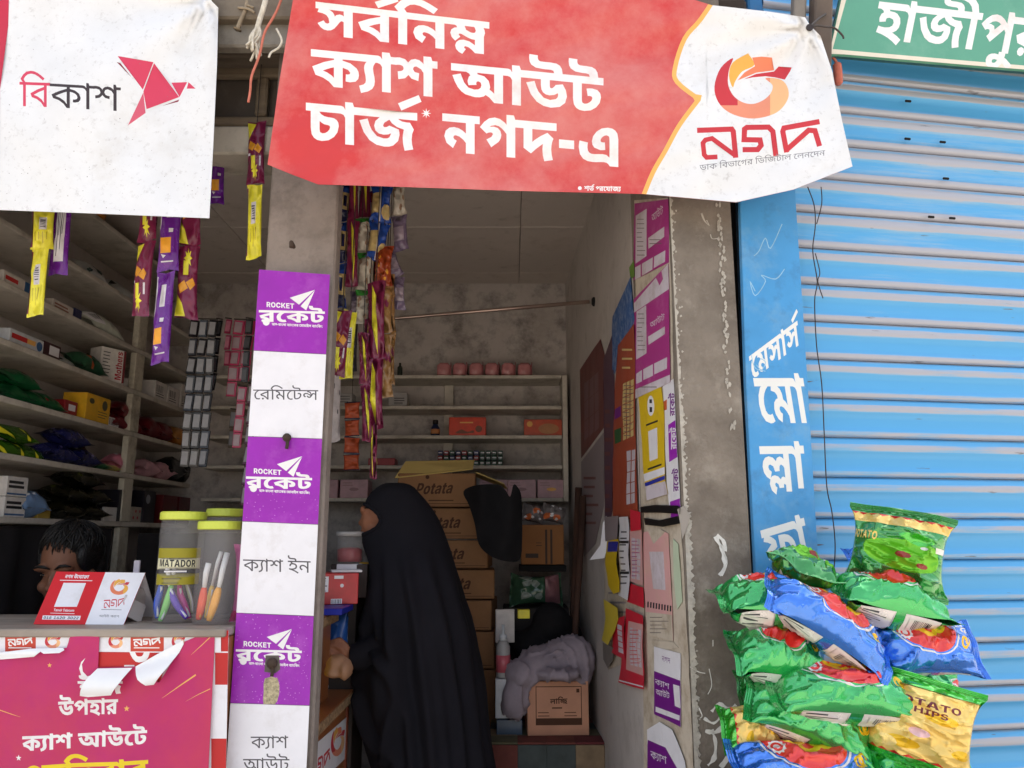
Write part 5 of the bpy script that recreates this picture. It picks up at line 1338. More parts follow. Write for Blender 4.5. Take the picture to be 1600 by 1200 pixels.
lay_packet('second pale pink pack right of the shelf post', 'pack', 246, 1, .18, .13, .09, soft('pale_pink', (212, 160, 172)), [spots(2, pnk, 9, .2)], 48, tilt=.2)
blk = soft('shiny_black', (24, 24, 28), rough=.2)
for i, u in enumerate((262, 284)):
    lay_packet(('shiny black bag near the shelf corner', 'shiny black bag deepest in the shelf corner')[i], 'bag', u, 1, .22, .14, .13, blk, [], 50 + i, tilt=.1, group='shiny black bags')
for i, dz in enumerate((0, .072)):
    carton(('lower white medicine box at the picture edge', 'upper white medicine box at the picture edge')[i], 'box', onshelf(6, 0) + Vector((0, 0, dz)), (.12, .07, .07), RZ, soft('pale_card2', (218, 212, 206)), [(lines(-.05, -.055, .05, 2, .016, .01), ink_black), ([rect(-.055, -.012, .055, -.006)], soft('sea_blue', (48, 92, 140)))], group='white medicine boxes')
lay_packet('blue and white flowered tissue pack on the lowest left shelf', 'pack', 36, 0, .17, .12, .1, soft('tissue_blue', (120, 150, 190)), [spots(9, p_white, 60, .16)], 53, tilt=.3)
carton('small mustard box beside the flowered tissue pack', 'box', onshelf(58, 0), (.08, .05, .04), RZ, soft('mustard', (176, 146, 60)), None)
dkp = film('dark_olive', (48, 44, 26), rough=.25)
for i, (u, dz) in enumerate(((92, .0), (128, .0), (96, .065), (132, .065), (112, .13))):
    lay_packet(('dark foil pouch bottom left of its heap on the lowest shelf', 'dark foil pouch bottom right of its heap on the lowest shelf', 'dark foil pouch middle left of its heap on the lowest shelf', 'dark foil pouch middle right of its heap on the lowest shelf', 'dark foil pouch on top of its heap on the lowest shelf')[i], 'pouch', u, 0, .22, .15, .07, dkp, [spots(2, film('lime_gleam', (140, 150, 40)), 70 + i, .16)], 55 + i, dz=dz, tilt=.15, group='dark foil pouches on the lowest left shelf')
carton('black box with a pale round mark left of the shelf post', 'box', onshelf(174, 0), (.1, .1, .14), RZ, soft('black_card', (28, 24, 34)), [([disc(0, -.1, .022)], soft('pale_mark', (150, 150, 160)))])
carton('white card lying against the black box by the post', 'card', onshelf(170, 0, -1.765), (.1, .012, .06), RZ - .1, soft('pale_card2', (218, 212, 206)), None)
carton('dark box with a pale round mark right of the shelf post', 'box', onshelf(215, 0), (.12, .1, .15), RZ, soft('black_card', (28, 24, 34)), [([disc(-.02, -.11, .022)], soft('pale_mark', (150, 150, 160)))])
carton('patterned cream box right of the shelf post on the lowest shelf', 'box', onshelf(212, 0, -1.77), (.13, .02, .07), RZ, soft('cream_card', (176, 164, 150)), [([disc(-.05 + .02 * i, -.02 - .03 * (i % 2), .008, 6) for i in range(6)], mo_red)])
for i, u in enumerate((245, 270)):
    carton(('dark red carton on the lowest shelf near the corner', 'dark red carton deepest on the lowest shelf')[i], 'carton', onshelf(u, 0), (.17, .12, .14), RZ, soft('oxblood', (96, 24, 28)), None, group='dark red cartons')
# ---- shelf unit on the back wall -----------------------------------------------------------------
YF = 4.03
bz = [P(800, v, YF).z for v in (586, 634, 680, 727, 778)]
bu = tag(empty('shelf_unit', (-.5, 4.14, 0)), 'white shelf unit with five boards on the back wall', 'shelves')
XE = P(887, 680, YF).x
for z in bz:
    g = MB(); g.add(cbox(XE + 1.6 - .03, YB - YF - .004, .018, .002), 0, T((XE - 1.6) / 2 + .5 - .015, (YF + YB) / 2 - 4.14, z - .009)); g.build('shelf_board', m_shelf, bu)
g = MB(); g.add(cbox(.026, YB - YF - .002, bz[0] - bz[4] + .018, .002, 'b'), 0, T(XE + .5 - .012, (YF + YB) / 2 - 4.14, bz[4] - .018)); g.build('end_panel', m_shelf, bu)
for i in range(4):
    for u in (700, 470):
        g = MB(); g.add(cbox(.05, .03, bz[i] - bz[i + 1] - .02, .002, 'b'), 0, T(P(u, 680, 4.2).x + .5, YB - .02 - 4.14, bz[i + 1] + .001)); g.build('batten', m_shelf, bu)
def bshelf(u, k, Y=4.12):
    z = bz[k]
    d = ray(u, 700)
    p = P(u, 680, Y)
    return Vector((p.x, Y, z + .0008))
# pink wrapped rolls on the very top, bundled
for i in range(6):
    p = bshelf(692 + i * 25.5, 0)
    g = MB(); g.add(cbox(.072, .1, .078, .016)); g.add(cbox(.004, .101, .079, .001), 1, T(.038, 0, 0))
    o = g.build('packet', [soft('wrapped_pink', (196, 130, 132), rough=.2, crumple=.5), soft('wrap_seam', (150, 92, 96))], None, True)
    o.location = p + Vector((0, 0, .0396)); o.rotation_euler = (0, random.uniform(-.04, .04), random.uniform(-.1, .1))
    tag(o, ('leftmost', 'second', 'third', 'fourth', 'fifth', 'rightmost')[i] + ' of the six pink wrapped packs on top of the back shelves', 'pack', 'pink wrapped packs on the back shelf')
g = MB(); g.add(lathe([(.012, 0), (.014, .003), (.014, .06), (.006, .07), (.006, .085)], 10)); o = tag(g.build('bottle', mat('dark_glass', (50, 56, 50), rough=.2), None, True), 'thin dark bottle alone on top of the back shelves', 'bottle'); o.location = bshelf(622, 0)
carton('grey white carton with faint print, left on the back shelf', 'carton', bshelf(540, 1), (.08, .09, .075), 0, soft('grey_card', (160, 156, 154)), [(lines(-.03, -.06, .03, 3, .015, .004), bar_ink)])
carton('grey white carton with black dashes beside the hanging packets', 'carton', bshelf(622, 1), (.1, .09, .08), 0, soft('grey_card', (160, 156, 154)), [(lines(-.02, -.05, .04, 3, .013, .005), ink_black)])
g = MB(); g.add(lathe([(.022, 0), (.024, .004), (.024, .05), (.014, .065), (.013, .07)], 14), 0); g.add(lathe([(.0246, .016), (.0246, .042)], 14), 2); g.add(lathe([(.015, .07), (.015, .09), (.013, .092)], 12), 1)
o = tag(g.build('bottle', [mat('blue_bottle', (36, 48, 80), rough=.3), mat('dark_cap', (40, 36, 34), rough=.4), mat('orange_label', (196, 132, 84))], None, True), 'small blue bottle with an orange label on the back shelf', 'bottle'); o.location = bshelf(680, 2)
obx = soft('bright_orange_red', (214, 62, 28))
carton('orange red biscuit box on the middle back shelf', 'box', bshelf(731, 2), (.195, .1, .1), 0, obx, [([sp2([(-.06, -.02), (-.03, -.035), (0, -.022), (.03, -.03), (.03, -.016), (-.05, -.014)], 3)], soft('biscuit_brown', (120, 62, 30))), ([disc(.06, -.038, .018, 12)], soft('biscuit_brown', (120, 62, 30))), ([rect(-.04, -.075, .03, -.068)], gold)])
carton('orange packet with a round biscuit picture at the end of the middle back shelf', 'box', bshelf(848, 2), (.2, .08, .09), 0, soft('burnt_orange', (190, 72, 32)), [([disc(.03, -.04, .055, 16, .028)], soft('biscuit_pale', (176, 116, 66))), ([disc(-.07, -.065, .016, 8)], gold)])
lab_col = [soft('deep_green_stick', (30, 64, 44)), soft('red_stick', (140, 40, 36)), soft('navy', (34, 40, 86))]
ORD = ('first', 'second', 'third', 'fourth', 'fifth', 'sixth', 'seventh', 'eighth', 'ninth', 'tenth', 'last')
for i in range(11):
    for j in range(3):
        if i < 8 or True:
            p = bshelf(690 + i * 9.2, 3, 4.1) + Vector((0, 0, .0265 * j))
            g = MB(); g.add(cbox(.026, .12, .024, .002, 'b'), 0); g.add(cbox(.018, .001, .005, .0002, 'b'), 1, T(0, -.0606, .010))
            o = tag(g.build('box', [lab_col[(i * 2 + j) % 3 if i < 7 else 0], p_white], None, False, p), 'small dark box, %s in the %s row on the fourth back shelf' % (ORD[i], ('bottom', 'middle', 'top')[j]), 'box', 'small boxes stacked on the fourth back shelf')
for i, u in enumerate((514, 560, 772, 815, 860)):
    carton(('purple pink flat carton at the far left of the lowest back shelf', 'pinkish carton behind the woman\'s head on the lowest back shelf', 'pale pink carton half behind the open carton flap', 'pale pink carton in the middle of the lowest back shelf', 'pale pink carton with a gold oval at the end of the lowest back shelf')[i], 'carton', bshelf(u, 4), (.145, .12, .095), 0, soft('dusty_pink', (176, 132, 140)),
           [([disc(.0, -.045, .025, 12, .009)], gold if i == 4 else soft('dull_rose', (140, 96, 104))), (lines(-.06, -.08, .0, 2, .012, .004), soft('dull_rose', (140, 96, 104)))], group='pink cartons on the lowest back shelf')
carton('red box lying flat at the left of the fourth back shelf', 'box', bshelf(600, 3), (.14, .1, .04), 0, soft('deep_red', (150, 30, 38)), None)
# ---- stack of cardboard cartons, Potata -----------------------------------------------------------
YS = 3.48
def pcarton(u, v0, v1, wd, label, rz=0., dy=0, group='brown biscuit cartons stacked behind the woman', lid=False, u2=None):
    a, b_ = P(u, v1, YS + dy), P(u, v0, YS + dy)
    h = b_.z - a.z
    t = tag(empty('carton', (a.x, a.y + .15, a.z), (0, 0, rz)), label, 'carton', group)
    g = MB(); g.add(cbox(wd, .3, h - .004, .004, 'b')); g.build('box_body', card, t)
    k = min(1, h / .2)
    lh = min(h * .4, .05)
    art = [(xf(latin('Potata', (-wd * .24, -h * .68), (wd * .24, -h * .72), lh, -.3), lambda x, y: (x, y)), card_d), ([rect(-wd * .1, -h * .2, wd * .22, -h * .17)], card_d), ([disc(-wd * .12, -h * .86, h * .06, 8)], card_d),
           ([rect(-wd * .47, -h * .1, wd * .47, -h * .085)], card_d)]
    sheet('printed_front', [(-wd / 2 + .004, -h + .01), (wd / 2 - .004, -h + .01), (wd / 2 - .004, -.006), (-wd / 2 + .004, -.006)], art, lambda x, y: Vector((x, -.1507, -y)), card, None, t, False, True)
    return t, a, h
c_, a_, h_ = pcarton(680, 738, 792, .345, 'topmost open Potata carton with raised pale flap', .03)
lidm = mat('carton_flap_inside', (206, 178, 106), rough=.85, var=.1, scale=9)
for nm, pts in (('lid_flap', [(-.185, -.155, h_ - .028), (.16, -.155, h_ + .012), (.165, -.05, h_ + .062), (-.15, -.05, h_ + .055)]), ('lid_flap', [(.172, -.14, h_), (.30, -.12, h_ - .05), (.32, .1, h_ - .06), (.172, .14, h_)])):
    n_ = (Vector(pts[1]) - Vector(pts[0])).cross(Vector(pts[2]) - Vector(pts[0])).normalized() * .004
    V = [Vector(q) for q in pts] + [Vector(q) + n_ for q in pts]
    build(nm, V, [[3, 2, 1, 0], [4, 5, 6, 7], [0, 1, 5, 4], [1, 2, 6, 5], [2, 3, 7, 6], [3, 0, 4, 7]], lidm, None, c_)
pcarton(690, 793, 842, .35, 'second Potata carton from the top of the stack', 0.05)
pcarton(700, 843, 888, .36, 'third Potata carton from the top of the stack', -0.04)
pcarton(706, 889, 936, .36, 'fourth Potata carton from the top, beside the woman', 0.03)
pcarton(706, 937, 985, .36, 'fifth Potata carton from the top of the stack', -0.06)
pcarton(706, 986, 1045, .36, 'lowest visible Potata carton behind the woman')
pcarton(706, 1046, 1180, .36, 'large carton at the foot of the stack')
pcarton(706, 1181, 1330, .36, 'bottom carton of the stack standing on the floor')
# right hand stack: carton with tape, bags
tp = mat('dark_tape_print', (52, 34, 24), rough=.6)
p0, p1 = P(848, 882, 3.72), P(848, 820, 3.72)
carton('brown carton with dark printed tape under the plastic bags at the right', 'carton', p0 + Vector((0, .1, 0)), (.2, .2, p1.z - p0.z), 0, mat('cardboard_orange', (146, 98, 58), rough=.85, var=.12, scale=9),
       [([rect(.012, -.16, .022, -.002)], tp), ([rect(.036, -.16, .046, -.002)], tp), ([rect(-.08, -.05, -.02, -.03)], tp), (lines(-.03, -.1, .0, 2, .012, .003), tp)])
carton('black box under the brown taped carton at the right', 'box', P(848, 893, 3.72) + Vector((0, .1, 0)), (.22, .2, .028), 0, m_black, None)
clearbag = mat('clear_plastic', (214, 214, 214), rough=.2, clear=.38, var=0, spec=.6, crumple=.5)
for i, u in enumerate((834, 866)):
    o = packet('bag', .11, .1, .08, [spots(2, soft('orange_fruit', (214, 110, 60)), 90 + i, .45), spots(5, p_white, 95 + i, .2)], [], soft('plastic_grey', (116, 110, 110), rough=.15), None, 70 + i, (.2, .3), .006)
    o.location = P(u, 802, 3.74) + Vector((0, .05, 0)); o.rotation_euler = (1.3, .2, 0)
    tag(o, ('clear bag with orange contents on the taped carton, next to the black cloth', 'clear bag with orange contents on the taped carton, nearer the wall')[i], 'bag', 'clear bags with orange contents')
p0 = P(838, 948, 3.66)
wr = soft('plastic_green', (60, 92, 70), rough=.15)
o = packet('bag', .24, .16, .1, [spots(6, soft('glare', (140, 150, 140), rough=.15), 101, .3), ([rect(.35, -.8, .9, .9)], soft('pink_print', (140, 96, 100)))], [], wr, None, 80, (.16, .3), .008)
o.location = p0 + Vector((0, .05, .07)); o.rotation_euler = (1.35, 0, 0)
tag(o, 'shiny green plastic pack below the black box at the right', 'pack')
carton('dark crate beneath the shiny green plastic pack', 'crate', P(838, 1062, 3.66) + Vector((0, .12, 0)), (.3, .26, P(838, 950, 3.66).z - P(838, 1062, 3.66).z), 0, mat('dark_crate', (44, 38, 38), rough=.7, var=.3, scale=10), None, name='crate')
carton('tall dark carton stack base at the right rear', 'carton', P(838, 1064, 3.66) * 1 + Vector((0, .14, 0)) - Vector((0, 0, P(838, 1064, 3.66).z - .152)), (.34, .24, P(838, 1064, 3.66).z - .155), 0, mat('dark_carton', (70, 54, 44), rough=.85, var=.2), None)
# black cloth hung over the stack
def cloth_sheet(name, outline, Y, amp, m, label, cat, seed=0, res=9, vf=.09):
    def sf_(u, v):
        return P(u, v, Y + amp * (math.sin(u * vf + seed + .01 * v) * .6 + noise.noise(Vector((u * .03, v * .012, seed))) * .9))
    return tag(sheet(name, sp2(outline, 4), [], sf_, m, res, None, True, True, back=Vector((0, .02, 0))), label, cat)
bcloth = mat('black_cloth', (30, 29, 31), rough=.95, var=.2, scale=20, spec=.15)
cloth_sheet('black_cloth', [(724, 768), (745, 758), (778, 757), (790, 766), (797, 776), (802, 758), (808, 760), (815, 778), (816, 840), (812, 874), (790, 877), (765, 868), (748, 850), (742, 820), (733, 790)], 3.24, .05, bcloth, 'black cloth draped over the stacked cartons', 'cloth', 1)
# things on the floor level at the right: chest with patchwork cover, carton, grey bundle, black bag
ch_z = P(860, 1150, 3.2).z
pw = [mat('patch_' + n, c, rough=.9, var=.25, scale=20) for n, c in (('rust', (108, 58, 50)), ('olive', (92, 88, 66)), ('sand', (128, 108, 84)), ('slate', (70, 76, 74)), ('wine', (98, 44, 46)))]
chest = tag(empty('chest', (P(850, 1150, 3.35).x, 3.42, 0)), 'low chest covered with a worn patchwork cloth near the right wall', 'chest')
g = MB(); g.add(cbox(.42, .62, ch_z - .16, .004, 'b'), 0, T(0, 0, .152)); g.build('chest_body', m_dark, chest)
random.seed(8)
g = MB()
for i in range(4):
    for j in range(6):
        g.add(cbox(.108, .106, .008, .002, 'b'), random.randrange(5), T(-.162 + .108 * i, -.265 + .106 * j, ch_z - .0075))
for i in range(4):
    for j in range(5):
        g.add(cbox(.108, .008, .106, .002, 'b'), random.randrange(5), T(-.162 + .108 * i, -.315, ch_z - .115 - .106 * j))
g.build('patchwork_cover', pw, chest)
a, b_ = P(871, 1147, 3.2), P(871, 1062, 3.2)
wd = P(918, 1100, 3.2).x - P(822, 1100, 3.2).x
h = b_.z - a.z
cm = mat('cardboard_pinkish', (192, 140, 112), rough=.85, var=.12, scale=9)
fr = [stroke([(-wd * .36, -h * .9), (wd * .38, -h * .9), (wd * .38, -h * .2), (-wd * .36, -h * .2), (-wd * .36, -h * .91)], .003)]
carton('brown carton with black Bengali print in a frame standing on the chest', 'carton', (a.x, a.y + .1, ch_z + .001), (wd, .2, h), .04, cm,
       [(fr, card_d), ([rect(-wd * .36, -h * .32, wd * .38, -h * .2)], card_d), (text('lachchi', (-wd * .13, -h * .68), (wd * .15, -h * .69), h * .1), card_d), (lines(-wd * .33, -h * .43, -wd * .12, 2, .012, .003), card_d), (lines(wd * .1, -h * .43, wd * .33, 2, .012, .003), card_d), ([rect(wd * .3, -h * .86, wd * .35, -h * .79)], card_d), (lines(-wd * .1, -h * .52, wd * .15, 1, .01, .005), card_d)])
# grey bundle of cloth: folded lump
def lump(name, blobs, m, label, cat, vox=.012, disp=.0, seed=0, smooth_it=6, fold=0.):
    import bmesh
    bm = bmesh.new()
    for c, r in blobs:
        bmesh.ops.create_icosphere(bm, subdivisions=3, radius=1, matrix=Matrix.Translation(c) @ Matrix.Diagonal((r[0], r[1], r[2], 1)))
    me = bpy.data.meshes.new(name); bm.to_mesh(me); bm.free()
    o = bpy.data.objects.new(name, me); COL.objects.link(o)
    r_ = o.modifiers.new('r', 'REMESH'); r_.mode = 'VOXEL'; r_.voxel_size = vox
    s_ = o.modifiers.new('s', 'SMOOTH'); s_.iterations = smooth_it; s_.factor = .5
    dg = bpy.context.evaluated_depsgraph_get()
    me2 = bpy.data.meshes.new_from_object(o.evaluated_get(dg))
    bpy.data.objects.remove(o)
    if disp or fold:
        for v_ in me2.vertices:
            c = Vector(v_.co)
            d = disp * noise.noise(c * 9 + Vector((seed, 0, 0)))
            if fold:
                r = noise.noise(Vector((c.x * 9 + seed, c.y * 9, c.z * 5)))
                d += fold * (1 - abs(math.sin(r * 9 + c.x * 14))) ** 3
            v_.co = c + v_.normal * d
    me2.materials.clear(); me2.materials.append(m)
    me2.polygons.foreach_set('use_smooth', [True] * len(me2.polygons))
    me2.name = name
    o = bpy.data.objects.new(name, me2); COL.objects.link(o)
    if label:
        tag(o, label, cat)
    return o
mm = lambda u, v, Y, du, dv, dy: (P(u, v, Y), (du * Y / F, dy, dv * Y / F))
gcl = mat('grey_mauve_cloth', (150, 138, 146), rough=.95, var=.12, scale=18, spec=.15)
lump('cloth_bundle', [mm(888, 1030, 3.3, 38, 34, .1), mm(850, 1040, 3.28, 42, 26, .1), mm(818, 1055, 3.24, 30, 22, .08), mm(806, 1085, 3.22, 20, 30, .06), mm(870, 1050, 3.22, 36, 10, .1), mm(905, 1050, 3.3, 18, 24, .1)], gcl, 'crumpled grey mauve cloth bundle lying on the carton', 'cloth bundle', .008, .02, 3, 4, .015)
lump('black_bag', [mm(862, 975, 3.5, 30, 28, .1), mm(838, 1010, 3.52, 32, 30, .1), mm(880, 1000, 3.55, 26, 34, .1), mm(812, 1000, 3.55, 18, 16, .08)], bcloth, 'black bag heaped behind the grey cloth bundle', 'bag', .014, .02, 6, 4)
# bright bits low between the woman and the black bag
carton('pale card propped up low behind the woman', 'card', P(789, 1004, 3.4), (.08, .012, P(785, 952, 3.4).z - P(785, 1004, 3.4).z), .2, soft('pale_card3', (206, 200, 196)), None)
carton('yellow packet standing low in front of the black bag', 'packet', P(818, 966, 3.38), (.05, .03, .036), .1, soft('lemon', (226, 214, 40)), None)
g = MB(); g.add(lathe([(.026, 0), (.028, .004), (.028, .115), (.02, .135), (.014, .14)], 16), 0); g.add(lathe([(.0286, .02), (.0286, .085)], 16), 1); g.add(lathe([(.016, .14), (.016, .16), (.006, .165), (.006, .2)], 10), 2)
o = tag(g.build('spray_bottle', [mat('white_plastic', (160, 158, 158), rough=.35), soft('pink_label', (190, 92, 104)), mat('clear_nozzle', (196, 200, 204), rough=.3)], None, True), 'white spray bottle with pink label standing low behind the woman', 'bottle')
o.location = P(786, 1058, 3.25)
carton('narrow pale panel standing under the spray bottle', 'panel', P(784, 1120, 3.25), (.05, .06, P(784, 1059, 3.25).z - P(784, 1120, 3.25).z), 0, soft('pale_grey_card', (176, 180, 186)), None)
carton('blue box low beside the grey cloth bundle', 'box', P(796, 1190, 3.25) + Vector((0, .02, 0)), (.1, .1, P(784, 1122, 3.25).z - P(784, 1190, 3.25).z), 0, soft('dim_blue', (58, 78, 100)), None)
carton('red brown box standing on the floor under the pale panel', 'box', (P(790, 1190, 3.25).x, 3.27, .152), (.12, .12, P(784, 1191, 3.25).z - .154), 0, soft('oxblood', (96, 24, 28)), None)
# broom handles and folded stick against the right wall
brn = mat('broom_brown', (74, 50, 40), rough=.8, var=.3, scale=12)
for i, (u0, v0, u1, v1) in enumerate(((904, 762, 893, 1010), (912, 775, 888, 980))):
    g = MB(); a, b_ = P(u0, v0, 3.62 - .12 * i), P(u1, v1, 3.5 - .12 * i); b_.z = .155
    b_.x -= .05
    g.add(tube([a, a.lerp(b_, .5), b_], [.016, .013, .013], 8))
    tag(g.build('broom', brn, None, True), ('brown broom stick leaning by the right wall, further back', 'brown broom stick leaning by the right wall, in front')[i], 'broom', 'broom sticks')
# metal rod across the shop
rod = MB()
a, b_ = P(921, 471.5, 3.12), P(612, 498, 3.4)
c = b_ + (b_ - a) * .75
rod.add(tube([a, b_, c], .0085, 10))
tag(rod.build('hanging_rod', mat('steel_rod', (170, 150, 140), rough=.3, metal=.8), None, True), 'thin shiny metal rod running across the shop under the ceiling', 'rod')
g = MB(); g.add(lathe([(.02, 0), (.02, .006), (.012, .012)], 10)); o = tag(g.build('rod_flange', m_black), 'small dark flange holding the metal rod on the right wall', 'bracket'); o.location = (RW(3.12) - .001, 3.12, a.z); o.rotation_euler = (0, -PI / 2, 0)
# ceiling fan-less light: brown strip light on the ceiling
st = tag(empty('strip_lamp', tuple(P(640, 327, 2.72))), 'unlit brownish tube lamp fixture on the ceiling above the hanging packets', 'lamp')
g = MB(); g.add(cbox(.34, .05, .04, .012)); g.build('lamp_body', mat('yellowed_plastic', (140, 112, 88), rough=.6, var=.1), st)
g = MB(); g.add(tube([(-.15, 0, -.03), (.15, 0, -.03)], .013, 10)); g.build('tube', mat('dead_tube', (150, 132, 116), rough=.3), st, True)
st.location = (P(655, 327, 2.72).x - .06, 2.72, ZC - .022)
# ---- inner counter seen past the post -------------------------------------------------------------
ic = tag(empty('inner_counter', (-.62, 2.42, 0)), 'two tier brown laminate counter inside the doorway with chipboard edges', 'counter')
def ipart(name, x0, x1, y0, y1, z0, z1, m, b=.002):
    g = MB(); g.add(cbox(x1 - x0, y1 - y0, z1 - z0, b), 0, T((x0 + x1) / 2 + .62, (y0 + y1) / 2 - 2.42, (z0 + z1) / 2))
    return g.build(name, m, ic)
X1, X2 = -.578, -.535
zu, zl = 1.262, .995
ipart('top_board', -.68, X1, 2.13, 2.69, zu - .004, zu, lam)
ipart('chipboard_edge', X1 - .02, X1 + .0015, 2.13, 2.692, zu - .034, zu - .0045, chip)
ipart('upright_panel', X1 - .04, X1 - .012, 2.132, 2.64, zl + .001, zu - .036, lam)
ipart('ledge_board', -.68, X2, 2.13, 2.79, zl - .004, zl, lam)
ipart('chipboard_edge', X2 - .02, X2 + .0015, 2.13, 2.792, zl - .034, zl - .0045, chip)
ipart('lower_panel', X2 - .05, X2 - .02, 2.132, 2.76, .153, zl - .036, lam)
ipart('end_post', X2 - .06, X2 - .015, 2.765, 2.79, .153, zl - .036, mat('red_brown_wood', (132, 66, 44), rough=.5, var=.15))
sx = lambda X: (lambda u, v: PXp(u, v, X))
tag(sheet('sticker', [(476, 1000), (503, 983), (502, 1050), (499, 1090), (484, 1118), (470, 1130)], [([pen([(495, 1022), (498, 1014), (496, 1030), (500, 1026)], 2)], ink_black), ([[(474, 1082), (489, 1068), (488, 1098), (472, 1106)]], mag), ([[(472, 1122), (486, 1110), (484, 1130), (470, 1140)]], mag)],
          sx(X1 - .0105), ink_yellow, None, None, False, True, back=Vector((-.0008, 0, 0))), 'bright yellow and pink sticker on the inner counter upright', 'sticker')
f1 = lambda s, t: (516 + s * 26, 1137 + t * 52 - s * 12)
lay_ = swirl(lambda s, t: (517 + s * 22, 1140 + t * 46 - s * 10)) + [(text('nagadT', (541, 1143), (556, 1132), 20), n_red), (wordmark(lambda s, t: (486 + s * 30, 1188 + t * 26 - s * 20), 40), n_red), ([disc(478, 1203, 9)], n_salmon)]
tag(sheet('sticker', [(460, 1192), (557, 1107), (558, 1168), (460, 1260)], lay_, sx(X2 - .0185), p_white, None, None, False, True, back=Vector((-.0008, 0, 0))), 'white logo sticker on the lower side of the inner counter', 'sticker')
tag(sheet('sticker', [(476, 1146), (488, 1138), (488, 1153), (476, 1162)], [], sx(X2 + .0028), ink_yellow, None, None, False, True, back=Vector((-.0008, 0, 0))), 'small yellow tape scrap on the ledge edge of the inner counter', 'tape')
# goods on top of the inner counter
def on_top(u, Y, z=zu):
    d = ray(u, 700)
    p = PZ(u, 900, z)
    zc = Y * CP + (z - CAM.z) * SP
    return Vector(((u - 800) / F * zc, Y, z + .0008))
carton('red carton with white labels on top of the inner counter', 'carton', on_top(522, 2.72, zu + .021), (.14, .14, .1), .32, soft('carton_red', (190, 26, 40), rough=.3),
       [([rect(-.058, -.09, -.028, -.04)], p_white), (lines(-.055, -.085, -.031, 6, .008, .003), bar_ink), ([rect(-.01, -.092, .02, -.082)], p_white), ([disc(.016, -.06, .006)], p_white), ([rect(-.018, -.018, .018, -.001)], p_white), (bars(-.016, -.016, .016, -.003), bar_ink)])
carton('flat blue box under the red carton on the inner counter', 'box', on_top(514, 2.6), (.12, .18, .02), 0, soft('ultramarine', (40, 50, 160)), None)
o = packet('packet', .22, .1, .05, [spots(9, p_white, 110, .2), spots(6, soft('deep_red', (150, 30, 38)), 111, .2)], [], soft('bright_blue_print', (36, 80, 150), rough=.3), None, 91, (.15, .3), .004)
o.location = P(521, 1000, 2.66) + Vector((-.0, .06, 0)); o.rotation_euler = (0, PI / 2, .9); tag(o, 'blue patterned packet hanging beside the inner counter upright', 'packet')
for i, (u, Y, zz, r_, hh, m_, cap, lb_) in enumerate(((487, 2.75, zu + .15, .022, .09, 'dark_glass', (40, 36, 34), 'dark bottle with black cap on the upper goods of the inner counter'), (499, 2.84, zu + .12, .02, .1, 'dark_glass', (60, 60, 60), 'grey topped bottle behind the red carton'), (493, 2.78, zu + .06, .022, .07, 'dark_glass', (206, 206, 206), 'small bottle with pale label left of the red carton'))):
    g = MB(); g.add(lathe([(r_ * .9, 0), (r_, .004), (r_, hh * .7), (r_ * .5, hh * .85), (r_ * .5, hh * .9)], 14), 0); g.add(lathe([(r_ * .6, hh * .9), (r_ * .6, hh * 1.1), (r_ * .5, hh * 1.12)], 12), 1); g.add(lathe([(r_ * 1.03, hh * .15), (r_ * 1.03, hh * .55)], 14), 2)
    o = tag(g.build('bottle', [mat('dark_glass', (50, 56, 50), rough=.2), mat('cap_%d' % i, cap, rough=.4), soft('grey_label', (150, 146, 146)) if i else soft('red_label2', (170, 40, 34))], None, True), lb_, 'bottle'); o.location = on_top(u, Y, zz)
carton('dark display box standing behind the red carton', 'box', on_top(500, 2.82), (.12, .1, .115), 0, mat('dark_display', (64, 52, 50), rough=.5, var=.2), None)
carton('white paper pad lying on the red carton', 'paper pad', on_top(541, 2.72, zu + .122), (.1, .07, .008), .3, p_white, None)
carton('white folded paper standing behind the red carton', 'paper', on_top(546, 2.82, zu + .116), (.09, .02, .03), .2, p_white, None)
carton('tall dark box stack behind the woman\'s face at the counter', 'box', on_top(510, 3.0, .9), (.3, .14, .36), 0, mat('dark_display', (64, 52, 50), rough=.5, var=.2), None)
jar_m = mat('jar_plastic', (214, 210, 210), rough=.1, clear=.13, var=0, spec=.7)
t = tag(empty('jar', tuple(on_top(546, 2.84, zu + .15))), 'clear plastic jar half filled with red sweets behind the red carton', 'jar')
g = MB(); g.add(lathe([(.044, 0), (.048, .006), (.048, .085), (.044, .092)], 20)); g.build('jar_wall', jar_m, t, True)
g = MB(); g.add(lathe([(.04, .003), (.044, .008), (.044, .045), (.03, .052), (.001, .054)], 16)); g.build('sweets', soft('sweet_red', (150, 34, 44)), t, True)
g = MB(); g.add(lathe([(.05, .092), (.05, .106), (.047, .108)], 20)); g.build('lid', mat('clear_lid', (170, 166, 164), rough=.3), t, True)
carton('yellow carton behind the jar at the inner counter', 'carton', on_top(571, 2.88, zu + .03), (.05, .06, .12), .1, soft('box_yellow', (226, 172, 36)), None)
carton('dark crate under the jar at the end of the inner counter', 'crate', on_top(548, 2.86, zu + .03), (.13, .09, .115), 0, mat('dark_display', (64, 52, 50), rough=.5, var=.2), None)
carton('dark cabinet behind the end of the inner counter', 'cabinet', (-.66, 2.9, .152), (.24, .2, zu - .125), 0, mat('dark_cabinet', (58, 48, 44), rough=.6, var=.2), None, name='cabinet')
# beige pouch and papers on the ledge
lump('pouch', [mm(528, 1040, 2.46, 17, 15, .045), mm(540, 1046, 2.45, 9, 14, .045), mm(522, 1050, 2.45, 14, 9, .045)], mat('beige_leather', (158, 118, 90), rough=.6, var=.12, scale=20), 'beige pouch lying on the ledge of the inner counter', 'pouch', .006, .006, 4, 3, .004)
carton('small stack of papers under the beige pouch', 'papers', PZ(524, 1072, zl) + Vector((0, 0, .001)), (.06, .09, .012), .1, p_white, None)
